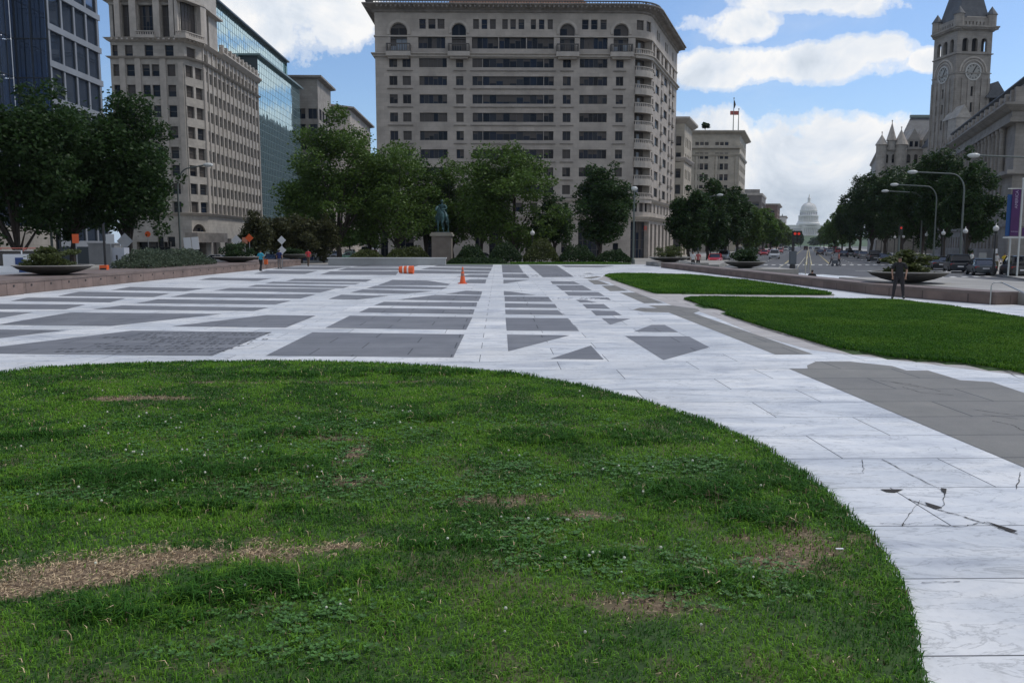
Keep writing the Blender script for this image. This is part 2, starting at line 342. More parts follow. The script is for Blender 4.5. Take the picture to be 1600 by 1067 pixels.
for l in ([(1375,595),(1420,600),(1470,612)], [(1410,605),(1440,614),(1490,618)], [(1520,640),(1560,646),(1600,650)], [(1550,658),(1580,664),(1605,676)], [(1395,598),(1440,606)], [(1535,648),(1590,655)]): crack(l, .012)
tag(ck.build('paving_cracks', mat('dirt_in_cracks', (.035, .032, .03), .95)), kind='structure')
# pale kerb strip round the right lawns
be = MB()
be.poly([G(*p) for p in C([(425,97),(440,86),(620,80),(850,86),(1100,112),(1510,176),(1510,192),(800,192),(1000,212),(1500,216),(2400,300),(2400,560),(2050,520),(1900,498),(1650,470),(1400,440),(1160,375),(960,290),(880,262),(870,250),(750,232),(710,216),(580,172),(540,158),(480,138),(455,122),(400,112)])], .0022)
tag(be.build('stone_border', M_beige), kind='structure')
# ------------------------------------------------------------------ lawns
M_soil = bpy.data.materials.new('lawn_soil'); M_soil.use_nodes = True
t = NT(M_soil.node_tree); b = t.n['Principled BSDF']; geo = t.node('ShaderNodeNewGeometry'); P = geo.outputs['Position']
att = t.node('ShaderNodeAttribute', attribute_name='bare')
soil = t.ramp(t.noise(P, 30, 6, .7), [(.3, (.085, .058, .036)), (.7, (.24, .17, .11))]); gr = t.ramp(t.noise(P, 9, 6, .7), [(.3, (.02, .045, .01)), (.7, (.05, .10, .02))])
t.l.new(t.mix(att.outputs['Fac'], gr, soil), b.inputs['Base Color']); b.inputs['Roughness'].default_value = .95
M_g = [mat('grass_mid', (.098, .235, .022), .6, island=.4, trans=.3, spec=.12), mat('grass_dark', (.042, .125, .018), .6, island=.35, trans=.25, spec=.1),
       mat('grass_light', (.155, .32, .032), .6, island=.3, trans=.35, spec=.12), mat('grass_straw', (.50, .38, .235), .7, island=.4), mat('grass_brown', (.10, .065, .035), .8, island=.4)]
def inpoly(x, y, poly):
    ins = np.zeros(len(x), bool); n = len(poly)
    for i in range(n):
        x1, y1 = poly[i]; x2, y2 = poly[(i+1) % n]
        c = ((y1 > y) != (y2 > y)) & (x < (x2-x1)*(y-y1)/((y2-y1) or 1e-9)+x1); ins ^= c
    return ins
_tab = RNG.random((64, 64))
def vn(x, y, s, o=0):
    x = x*s+o*7.3; y = y*s+o*3.1; xi = np.floor(x).astype(int); yi = np.floor(y).astype(int); fx = x-xi; fy = y-yi; fx = fx*fx*(3-2*fx); fy = fy*fy*(3-2*fy)
    a = _tab[xi % 64, yi % 64]; b_ = _tab[(xi+1) % 64, yi % 64]; c = _tab[xi % 64, (yi+1) % 64]; d = _tab[(xi+1) % 64, (yi+1) % 64]
    return (a*(1-fx)+b_*fx)*(1-fy)+(c*(1-fx)+d*fx)*fy
def fbm(x, y, s, o=0): return .5*vn(x, y, s, o)+.28*vn(x, y, s*2.1, o+1)+.15*vn(x, y, s*4.3, o+2)+.07*vn(x, y, s*9, o+3)
edge_px = [(-60,594),(0,584),(60,577),(130,573),(200,570),(300,567),(400,566),(500,566),(600,569),(700,575),(800,586),(900,602),(1000,626),(1100,657),(1200,703),(1260,745),(1320,795),(1370,845),(1405,900),(1425,950),(1437,1000),(1447,1067)]
edge = [G(*p) for p in edge_px]
el = edge[-1]
MAIN = edge + [(el[0]-.05, el[1]-.8), (el[0]-.4, el[1]-2.2), (0, -3), (-9, -2), (-13.5, 4), (-13.0, 9), (-11, 11.5)]
# patches seen in the lawn: (px,py, rx, ry metres, rot)
def pc(px, py, rx, ry, rot=0): x, y = G(px, py); return (x, y, rx, ry, rot)
BARE = [pc(150,905,.62,.22,.25), pc(250,890,.6,.2,.2), pc(60,930,.35,.12,.2), pc(480,872,.4,.07,.05), pc(400,880,.35,.13)]
DIRT = [pc(552,725,.10,.42), pc(520,695,.42,.10), pc(545,765,.22,.14), pc(1290,855,.30,.22), pc(1250,880,.35,.3), pc(980,960,.35,.16), pc(1115,802,.1,.1),
        pc(800,795,.3,.12), pc(460,605,1.6,.10), pc(200,632,.6,.15), pc(900,820,.3,.1)]
TALL = [pc(440,690,.55,.22), pc(850,695,.85,.28), pc(420,925,.42,.16), pc(300,955,.35,.12), pc(215,985,.3,.13), pc(1180,820,.35,.35), pc(40,695,.45,.2), pc(360,745,.9,.35), pc(290,810,.9,.12), pc(1130,790,.5,.35),
        pc(380,935,.55,.1), pc(640,590,2.2,.25), pc(1060,930,.3,.14), pc(700,870,.35,.07), pc(180,760,.9,.25), pc(1240,770,.35,.5), pc(700,665,.5,.14), pc(950,890,.3,.08)]
def field(x, y, L, k=1.0):
    o = np.zeros(len(x))
    for cx, cy, rx, ry, rot in L:
        a = (x-cx)*math.cos(rot)+(y-cy)*math.sin(rot); b_ = -(x-cx)*math.sin(rot)+(y-cy)*math.cos(rot)
        o = np.maximum(o, 1.22*(1-np.sqrt((a/rx)**2+(b_/ry)**2)*.58))
    return np.clip(o + (fbm(x, y, 3.4, 9)-.5)*2.2 + (fbm(x, y, 11, 13)-.5)*1.6 - .1, 0, 1)*(o > 0)
EP = np.array(MAIN)
def edist(x, y, poly):
    P_ = np.array(poly); Q_ = np.roll(P_, -1, axis=0); d = np.full(len(x), 1e9)
    for (ax, ay), (bx, by) in zip(P_, Q_):
        vx, vy = bx-ax, by-ay; tt = np.clip(((x-ax)*vx+(y-ay)*vy)/(vx*vx+vy*vy+1e-12), 0, 1); d = np.minimum(d, np.hypot(x-ax-tt*vx, y-ay-tt*vy))
    return d
def gz(x, y): return .02 + .05*np.clip(edist(x, y, MAIN)/.8, 0, 1) + .05*(fbm(x, y, .9, 4)-.5)*np.clip(edist(x, y, MAIN)/.5, 0, 1)
# soil sheet as a fine grid
def soil_sheet(name, poly, step, zf, bare):
    xs = np.arange(min(p[0] for p in poly)-step, max(p[0] for p in poly)+step, step); ys_ = np.arange(min(p[1] for p in poly)-step, max(p[1] for p in poly)+step, step)
    X, Y = np.meshgrid(xs, ys_); x = X.ravel(); y = Y.ravel(); ins = inpoly(x, y, poly); nx = len(xs)
    z = np.where(ins, zf(x, y), -.03); ok = ins | (edist(x, y, poly) < step*.6)
    i = np.arange(len(x)).reshape(X.shape)[:-1, :-1].ravel(); q = np.stack([i, i+1, i+nx+1, i+nx], 1); q = q[ins[q].any(1)]
    # outside vertices are pulled to just under the paving
    o = np_mesh(name, np.stack([x, y, z], 1), q, 4, [M_soil], smooth=True); a = o.data.attributes.new('bare', 'FLOAT', 'POINT'); a.data.foreach_set('value', bare(x, y).astype(np.float32))
    return tag(o, kind='structure')
soil_sheet('lawn_ground', MAIN, .06, gz, lambda x, y: np.clip(np.maximum(field(x, y, BARE), field(x, y, DIRT)) + .35*(fbm(x, y, 2.2, 20) > .6), 0, 1))
def blades(n, poly, gzf, dens_fn, h_fn, w_fn, mat_fn, lean=.5, bend=.5):
    x0, x1 = min(p[0] for p in poly), max(p[0] for p in poly); y0, y1 = min(p[1] for p in poly), max(p[1] for p in poly)
    x = RNG.uniform(x0, x1, n); y = RNG.uniform(y0, y1, n); k = inpoly(x, y, poly); x, y = x[k], y[k]
    k = (np.abs(x + .35*0) < .66*y+1.2) & (y > 2.2); x, y = x[k], y[k]          # roughly what can be seen, with a margin
    k = RNG.random(len(x)) < dens_fn(x, y); x, y = x[k], y[k]; n = len(x)
    h = h_fn(x, y)*RNG.uniform(.55, 1.25, n); wd = w_fn(x, y)*RNG.uniform(.7, 1.3, n); th = RNG.uniform(0, 2*PI, n); ln = RNG.uniform(.1, 1, n)*lean
    ca, sa = np.cos(th), np.sin(th); ph = th + PI/2 + RNG.uniform(-.5, .5, n); cw, sw = np.cos(ph)*wd/2, np.sin(ph)*wd/2; z = gzf(x, y)-.004
    m1x, m1y = x+ca*ln*h*.4, y+sa*ln*h*.4; m1z = z+h*.6*np.sqrt(1-np.minimum(.9, (ln*.5)**2)); be_ = ln+RNG.uniform(.2, 1, n)*bend
    tx, ty = x+ca*be_*h, y+sa*be_*h; tz = z+h*np.clip(1-be_*.45, .3, 1)
    V = np.stack([np.stack([x-cw, y-sw, z], 1), np.stack([x+cw, y+sw, z], 1), np.stack([m1x+cw*.75, m1y+sw*.75, m1z], 1), np.stack([m1x-cw*.75, m1y-sw*.75, m1z], 1), np.stack([tx, ty, tz], 1)], 1)
    b0 = np.arange(n)*5
    q = np.stack([np.stack([b0, b0+1, b0+2, b0+3], 1), np.stack([b0+3, b0+2, b0+4, b0+4], 1)], 1).reshape(-1, 4)
    # tip as triangle: build with tri list instead
    tri = np.stack([np.stack([b0, b0+1, b0+2], 1), np.stack([b0, b0+2, b0+3], 1), np.stack([b0+3, b0+2, b0+4], 1)], 1).reshape(-1, 3)
    return V.reshape(-1, 3), tri, np.repeat(mat_fn(x, y, n), 3)
def main_dens(x, y):
    d = np.hypot(x, y); base = np.clip(1.25-d*.062, .36, 1)
    ba = np.maximum(field(x, y, BARE)*.86, field(x, y, DIRT)*.9); cl_ = .68+.5*np.clip((fbm(x, y, 2.5, 30)-.35)*2.5, 0, 1); far = np.clip((d-4)/6, 0, 1)
    return base*(1-ba)*np.maximum(cl_, far*.85)
def main_h(x, y):
    tl = field(x, y, TALL); e = np.clip(1-edist(x, y, MAIN)/.35, 0, 1)
    return .030+.016*fbm(x, y, 2.5, 12)+.075*tl+.045*e*fbm(x, y, 3, 15)+.012*(fbm(x, y, 5, 31) > .55)
def main_m(x, y, n):
    r = RNG.random(n); f = fbm(x, y, 1.5, 40)+.6*(fbm(x, y, 5, 41)-.5)*.6; tl = field(x, y, TALL); ba = field(x, y, BARE); di = field(x, y, DIRT); e = np.clip(1-edist(x, y, MAIN)/.3, 0, 1)
    m = np.zeros(n, int); m[r < np.clip((f-.42)*3.5, .05, .75)] = 2; m[r > 1-np.clip((.56-f)*4.0+.05, .05, .9)] = 1
    m[(RNG.random(n) < tl*.95) | (RNG.random(n) < e*.75)] = 1; m[RNG.random(n) < .025] = 4
    k = RNG.random(n) < ba*.85; m[k] = 3; k = RNG.random(n) < di*.5; m[k] = 4; m[RNG.random(n) < .012] = 3
    return m
NB = 1650000
V, T, MI = blades(NB, MAIN, gz, main_dens, main_h, lambda x, y: .0036+.00055*np.hypot(x, y)+.003*field(x, y, TALL)*(np.hypot(x, y) < 7), main_m, .75, .7)
tag(np_mesh('grass', V, T, 3, M_g, MI), 'rough green grass with clover and worn bare patches filling the near rounded lawn', 'grass', kind='stuff')
print('blades main', len(T)//3)
# dry clippings lying on the bare patches
n = 420000; x = RNG.uniform(-6, 3.5, n); y = RNG.uniform(3.3, 12, n); k = inpoly(x, y, MAIN) & (RNG.random(n) < np.maximum(field(x, y, BARE), .35*field(x, y, DIRT))); x, y = x[k], y[k]; n = len(x)
th = RNG.uniform(0, PI, n); L_ = RNG.uniform(.006, .024, n); cw, sw = np.cos(th)*L_, np.sin(th)*L_; z = gz(x, y)+RNG.uniform(.004, .014, n); pw = .0013
V = np.stack([np.stack([x-cw, y-sw, z], 1), np.stack([x+cw, y+sw, z+RNG.uniform(-.004, .008, n)], 1), np.stack([x+cw-pw*np.sin(th)*2, y+sw+pw*np.cos(th)*2, z+.004], 1)], 1).reshape(-1, 3)
tag(np_mesh('dry_thatch', V, np.arange(n*3).reshape(-1, 3), 3, [M_g[3], M_g[4]], (RNG.random(n) < .3).astype(int)), 'dry straw coloured clippings lying on the worn patches of the near lawn', 'dry grass', kind='stuff')
# clover leaves + flowers
CLO = [pc(420,740,1.2,.5), pc(480,975,.5,.2), pc(380,725,1,.4), pc(100,760,1.1,.6), pc(820,740,.5,.3), pc(1000,745,.7,.4), pc(1050,920,.6,.3), pc(830,850,.5,.3), pc(960,900,.5,.3), pc(620,770,1.2,.4), pc(480,1040,.5,.1), pc(520,680,2,.6)]
n = 90000; x = RNG.uniform(-7, 4.5, n); y = RNG.uniform(3.2, 11, n); k = inpoly(x, y, MAIN) & (RNG.random(n) < field(x, y, CLO)*np.clip(1.4-y*.12, .2, 1)); x, y = x[k], y[k]; n = len(x)
z = gz(x, y)+RNG.uniform(.015, .035, n); a0 = RNG.uniform(0, 2*PI, n); Vs = []; r = .0095*(1+.04*y)
for j in range(3):
    a = a0+j*2.094; cx, cy = x+np.cos(a)*r, y+np.sin(a)*r
    for q in range(4): b_ = a+PI/2*q; Vs.append(np.stack([cx+np.cos(b_)*r, cy+np.sin(b_)*r*.9, z+(.006 if q == 0 else 0)+RNG.uniform(-.002, .002, n)], 1))
V = np.stack(Vs, 1).reshape(-1, 3)
tag(np_mesh('clover', V, np.arange(len(V)).reshape(-1, 4), 4, [mat('clover_leaf', (.07, .175, .03), .55, island=.4, trans=.2)]), 'low three leaved clover spreading through the near lawn', 'clover', kind='stuff')
n = 5200; x = RNG.uniform(-8, 4.5, n); y = RNG.uniform(3.2, 12, n); k = inpoly(x, y, MAIN) & (RNG.random(n) < field(x, y, CLO)*.15+.015); x, y = x[k], y[k]
fl = MB(); zz = gz(x, y)
for i in range(len(x)):
    h_ = random.uniform(.045, .075); fl.ball((x[i], y[i], zz[i]+h_), random.uniform(.0052, .0078)*(1+.07*y[i]), 6, 0); fl.tube([(x[i], y[i], zz[i]), (x[i]+.003, y[i], zz[i]+h_)], .001, 3, 1)
tag(fl.build('clover_flowers', [mat('clover_white', (.55, .56, .46), .8, island=.25), M_g[0]]), 'tiny white clover blossoms dotted over the near lawn', 'flowers', kind='stuff')
# leaf litter scraps
x, y = G(1311, 876); fl = MB(); fl.box(x-.025, y-.008, gz(np.array([x]), np.array([y]))[0]+.04, x+.025, y+.008, gz(np.array([x]), np.array([y]))[0]+.045)
tag(fl.build('paper_scrap', mat('scrap', (.75, .75, .75), .6)), 'small white paper scrap on brown patch at right of the near lawn', 'litter')
# right lawns
L1 = [G(*p) for p in C([(435,95),(455,89),(520,86),(620,86.5),(850,93),(1100,119),(1330,152),(1500,180),(1490,186),(1100,183),(660,178),(580,152),(520,130),(470,110)])]
L2 = [G(*p) for p in [(1068,469),(1078,467),(1110,466),(1250,468),(1400,471),(1500,483),(1600,500),(1800,530),(1800,640),(1600,586),(1550,577),(1500,570),(1400,562),(1300,545),(1250,530),(1200,516),(1160,502),(1133,493),(1135,488),(1125,484),(1100,481),(1085,474)]]
L3 = [(x, y+.3) for x, y in [G(780,411.5), G(840,411.5), G(1000,412), G(985,407), G(900,405), G(800,405)]]
M_short = [mat('lawn_short', (.062, .165, .012), .6, island=.4, trans=.25, spec=.1), mat('lawn_short_dark', (.036, .11, .012), .6, island=.35, trans=.25, spec=.1), mat('lawn_short_light', (.10, .21, .018), .6, island=.35, trans=.25, spec=.1)]
def flat(x, y): return np.full(len(x), .045)+.02*(fbm(x, y, .6, 5)-.5)
for nm, poly, n, hh, ww, lab in (('lawn_far', L1, 170000, .10, .016, 'short green lawn in a pointed shape beyond the right path'), ('lawn_near', L2, 560000, .075, .011, 'short green lawn curving along the right side of the plaza')):
    soil_sheet('lawn_ground', poly, .35, flat, lambda x, y: 0*x)
    V, T, MI = blades(n, poly, flat, lambda x, y: 1+0*x, lambda x, y: hh*(.7+.7*fbm(x, y, 1.2, 50)), lambda x, y: ww+0*x+.0003*y,
                      lambda x, y, n: np.where(RNG.random(n) < np.clip((fbm(x, y, .8, 60)-.4)*3, .1, .7), 2, np.where(RNG.random(n) < .45+.5*(edist(x, y, poly) < .4), 1, 0)), .5, .5)
    tag(np_mesh('lawn_grass', V, T, 3, M_short, MI), lab, 'grass', kind='stuff'); print(nm, len(T)//3)
# ------------------------------------------------------------------ building kit
M_st = mat('limestone', (.46, .415, .37), .85, .18, .35, .1, 20, brick=(.75, 1.6, .80)); M_st2 = mat('pale_limestone', (.44, .41, .37), .85, .2, .5, .1, 20, brick=(.6, 1.2, .80))
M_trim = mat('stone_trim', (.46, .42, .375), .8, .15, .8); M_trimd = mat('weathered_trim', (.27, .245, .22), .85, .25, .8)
M_warm = mat('warm_stone', (.50, .45, .37), .85, .15, .4, brick=(.6, 1.3, .82)); M_gst = mat('grey_granite_stone', (.33, .305, .275), .85, .22, .3, .1, 20, brick=(.7, 1.5, .74))
M_roof = mat('flat_roof', (.12, .12, .12), .9); M_slate = mat('slate_roof', (.11, .12, .135), .75, .2, .5, brick=(.35, .6, .8)); M_tile = mat('red_tile_roof', (.26, .13, .09), .85, .2, 1.0)
M_frame = mat('window_frame', (.10, .095, .09), .5); M_framel = mat('light_window_frame', (.38, .37, .35), .6)
def glassm(name, col, rough=.06, wav=0.0, spec=.16):
    m = mat(name, col, rough, spec=spec); t = NT(m.node_tree)
    if wav:
        geo = t.node('ShaderNodeNewGeometry'); bn = t.node('ShaderNodeBump'); bn.inputs['Strength'].default_value = wav; bn.inputs['Distance'].default_value = .05
        t.l.new(t.noise(geo.outputs['Position'], .8, 3, .5), bn.inputs['Height']); t.l.new(bn.outputs[0], t.n['Principled BSDF'].inputs['Normal'])
    return m
M_gl = [glassm('dark_glass', (.012, .015, .022)), glassm('blue_glass', (.018, .026, .045)), glassm('window_blind', (.095, .085, .08), .3), glassm('curtained_glass', (.035, .04, .05), .2), glassm('bright_pane', (.25, .29, .34), .15)]
M_iron = mat('dark_iron', (.03, .03, .032), .6); M_rail = mat('balcony_railing', (.11, .105, .10), .7)
class Path:
    def __init__(s, pts):
        s.p = [Vector((a[0], a[1])) for a in pts]; s.u = [0.0]
        for a, b in zip(s.p, s.p[1:]): s.u.append(s.u[-1]+(b-a).length)
        s.n = []
        for a, b in zip(s.p, s.p[1:]): d = (b-a).normalized(); s.n.append(Vector((d.y, -d.x)))
        s.L = s.u[-1]
    def seg(s, u):
        for i in range(len(s.n)-1, -1, -1):
            if u >= s.u[i]-1e-6: return i
        return 0
    def at(s, u, off=0.0, i=None):
        if i is None: i = s.seg(u)
        k = s.u[i+1]-s.u[i]; t_ = (u-s.u[i])/k; q = s.p[i].lerp(s.p[i+1], t_) if 0 <= t_ <= 1 else s.p[i]+(s.p[i+1]-s.p[i])*t_; n = s.n[i]
        if off:
            if abs(t_) < 1e-5 and i > 0: m = (s.n[i-1]+n); n = m/max(.3, m.dot(n)) if m.length > .1 else n
            elif abs(t_-1) < 1e-5 and i < len(s.n)-1: m = (s.n[i+1]+n); n = m/max(.3, m.dot(n)) if m.length > .1 else n
        return q+n*off
    def cuts(s, u0, u1):
        return [u0]+[u for u in s.u if u0+1e-4 < u < u1-1e-4]+[u1]
    def px(s, px, i):       # u on segment i seen at photo column px (ground plan)
        a, b = s.p[i], s.p[i+1]; d = ray(px, HZ); k = d[0]/d[1]; e = b-a; t_ = (k*a.y-a.x)/(e.x-k*e.y); return s.u[i]+t_*(s.u[i+1]-s.u[i])
    def band(s, m, u0, u1, z0, z1, o0, o1, mi=0):   # solid strip following the path between offsets
        c = s.cuts(u0, u1)
        for a, b in zip(c, c[1:]):
            i = s.seg((a+b)/2); A0, A1, B0, B1 = s.at(a, o0, i), s.at(a, o1, i), s.at(b, o0, i), s.at(b, o1, i)
            m.hexa([(A1.x, A1.y, z0), (B1.x, B1.y, z0), (B0.x, B0.y, z0), (A0.x, A0.y, z0), (A1.x, A1.y, z1), (B1.x, B1.y, z1), (B0.x, B0.y, z1), (A0.x, A0.y, z1)], mi)
    def prof(s, m, u0, u1, prof, mi=0):             # moulding: list of (offset, z) from bottom to top
        c = s.cuts(u0, u1)
        for a, b in zip(c, c[1:]):
            i = s.seg((a+b)/2); vs = []
            for o, z in prof:
                A_, B_ = s.at(a, o, i), s.at(b, o, i); vs += [(A_.x, A_.y, z), (B_.x, B_.y, z)]
            n = len(prof); m.add(vs, [(2*k, 2*k+1, 2*k+3, 2*k+2) for k in range(n-1)]+[tuple(range(0, 2*n, 2)), tuple(range(2*n-1, 0, -2))], mi)
def wall(path, z0, z1, ops, mats, parent, name='wall', arches=()):
    """one wall sheet along path with rectangular openings (u0,u1,z0,z1,depth)"""
    m = MB(); us = set(path.u); zs = {z0, z1}
    for o in ops: us |= {o[0], o[1]}; zs |= {o[2], o[3]}
    us = sorted(us); zs = sorted(z for z in zs if z0 <= z <= z1)
    us = [u for i, u in enumerate(us) if i == 0 or u-us[i-1] > 1e-5]
    for i in range(len(us)-1):
        uc = (us[i]+us[i+1])/2; sg = path.seg(uc); a, b = path.at(us[i], 0, sg), path.at(us[i+1], 0, sg)
        col = [o for o in ops if o[0]-1e-5 < uc < o[1]+1e-5]; j = 0; run = None
        for j in range(len(zs)-1):
            zc = (zs[j]+zs[j+1])/2; hole = any(o[2] < zc < o[3] for o in col)
            if not hole and run is None: run = zs[j]
            if hole and run is not None: m.add([(a.x, a.y, run), (b.x, b.y, run), (b.x, b.y, zs[j]), (a.x, a.y, zs[j])], [(0, 1, 2, 3)]); run = None
        if run is not None: m.add([(a.x, a.y, run), (b.x, b.y, run), (b.x, b.y, z1), (a.x, a.y, z1)], [(0, 1, 2, 3)])
    for o in ops:
        d = o[4]; c = path.cuts(o[0], o[1])
        for a_, b_ in zip(c, c[1:]):
            sg = path.seg((a_+b_)/2)
            a, b, ai, bi = path.at(a_, 0, sg), path.at(b_, 0, sg), path.at(a_, -d, sg), path.at(b_, -d, sg)
            m.add([(a.x, a.y, o[2]), (b.x, b.y, o[2]), (bi.x, bi.y, o[2]), (ai.x, ai.y, o[2])], [(0, 1, 2, 3)])
            m.add([(a.x, a.y, o[3]), (b.x, b.y, o[3]), (bi.x, bi.y, o[3]), (ai.x, ai.y, o[3])], [(3, 2, 1, 0)])
        for u in (o[0], o[1]):
            sg = path.seg(u+(1e-3 if u == o[0] else -1e-3)); a, ai = path.at(u, 0, sg), path.at(u, -d, sg)
            m.add([(a.x, a.y, o[2]), (ai.x, ai.y, o[2]), (ai.x, ai.y, o[3]), (a.x, a.y, o[3])], [(0, 1, 2, 3)])
    for (u0, u1, zt) in arches:     # stone spandrels turning a square head into a round one
        r = (u1-u0)/2; uc = (u0+u1)/2; sg = path.seg(uc); N_ = 10
        for sgn in (-1, 1):
            pts = [(uc+sgn*r*math.cos(PI/2*k/N_), zt-r+r*math.sin(PI/2*k/N_)) for k in range(N_+1)]
            fr = [(path.at(p[0], -.01, sg), p[1]) for p in pts]; bk = [(path.at(p[0], -.4, sg), p[1]) for p in pts]; cn = path.at(uc+sgn*r, -.01, sg)
            vs = [(q.x, q.y, z) for q, z in fr]+[(q.x, q.y, z) for q, z in bk]+[(cn.x, cn.y, zt)]; n = N_+1
            m.add(vs, [(k, k+1, 2*n) for k in range(N_)]+[(k, k+1, n+k+1, n+k) for k in range(N_)])
    return m.build(name, mats, parent, world=True)
WR = random.Random(99)
def win_mesh(m, path, o, nx=1, nz=1, gi=None, fr=.07, glow=None):
    u0, u1, a0, a1, d = o[:5]; sg = path.seg((u0+u1)/2); c = path.cuts(u0, u1)
    for a_, b_ in zip(c, c[1:]):
        s2 = path.seg((a_+b_)/2); nn = nx if len(c) == 2 else 1
        for k in range(nn):
            e0, e1 = a_+(b_-a_)*k/nn, a_+(b_-a_)*(k+1)/nn; A_, B_ = path.at(e0, -d+.03, s2), path.at(e1, -d+.03, s2); g2 = 1 if gi is None else gi
            if nn > 2: g2 = (g2, 1, 2, 4, 3)[int(WR.choice((0, 0, 0, 0, 1, 2, 3, 4)))]
            zm = a1-(a1-a0)*WR.choice((0, 0, 0, .3, .5, .75)) if nn != 1 or (e1-e0) > .8 else a1      # blinds drawn part of the way down
            m.add([(A_.x, A_.y, a0), (B_.x, B_.y, a0), (B_.x, B_.y, zm), (A_.x, A_.y, zm)], [(0, 1, 2, 3)], g2)
            if zm < a1: m.add([(A_.x, A_.y, zm), (B_.x, B_.y, zm), (B_.x, B_.y, a1), (A_.x, A_.y, a1)], [(0, 1, 2, 3)], 3)
    o0, o1 = -d+.035, -d+.12
    path.band(m, u0, u1, a0, a0+fr, o0, o1); path.band(m, u0, u1, a1-fr, a1, o0, o1)
    for k in range(nx+1):
        u = u0+(u1-u0)*k/nx; e0 = max(u0, u-fr/2 if k else u); e1 = min(u1, u+fr/2 if k < nx else u)
        if k == 0: e1 = u+fr
        if k == nx: e0 = u-fr
        path.band(m, e0, e1, a0+fr, a1-fr, o0, o1-.01)
    for k in range(1, nz): z = a0+(a1-a0)*k/nz; path.band(m, u0+fr, u1-fr, z-fr/2, z+fr/2, o0, o1-.02)
def add_windows(parent, path, wins, frame=None, limit=96, seed=1, name='window', blind=.3):
    """wins: list of (opening, nx, nz[, glass]) - each its own part; past the limit the smallest go into one part"""
    rr = random.Random(seed); wins = sorted(wins, key=lambda q: -(q[0][1]-q[0][0])*(q[0][3]-q[0][2])); rest = MB(); frame = frame or M_frame; nr = 0
    for i, wn in enumerate(wins):
        o, nx, nz = wn[:3]; gi = wn[3] if len(wn) > 3 else rr.choices([1, 2, 3, 4], [1-blind-.2, .2, blind*.6, blind*.4])[0]
        if i < limit: m = MB(); win_mesh(m, path, o, nx, nz, gi); q = m.build(name, [frame]+M_gl, parent, world=True)
        else: win_mesh(rest, path, o, nx, nz, gi); nr += 1
    if nr: q = rest.build(name, [frame]+M_gl, parent, world=True); q['kind'] = 'stuff'
def railing(m, path, u0, u1, z0, z1, off, step=.35, w_=.1, mi=0, rail=.16):
    path.band(m, u0, u1, z1-rail, z1, off-.14, off+.14, mi); path.band(m, u0, u1, z0, z0+.12, off-.12, off+.12, mi); u = u0+step/2
    while u < u1: path.band(m, u-w_/2, u+w_/2, z0+.12, z1-rail, off-.06, off+.06, mi); u += step
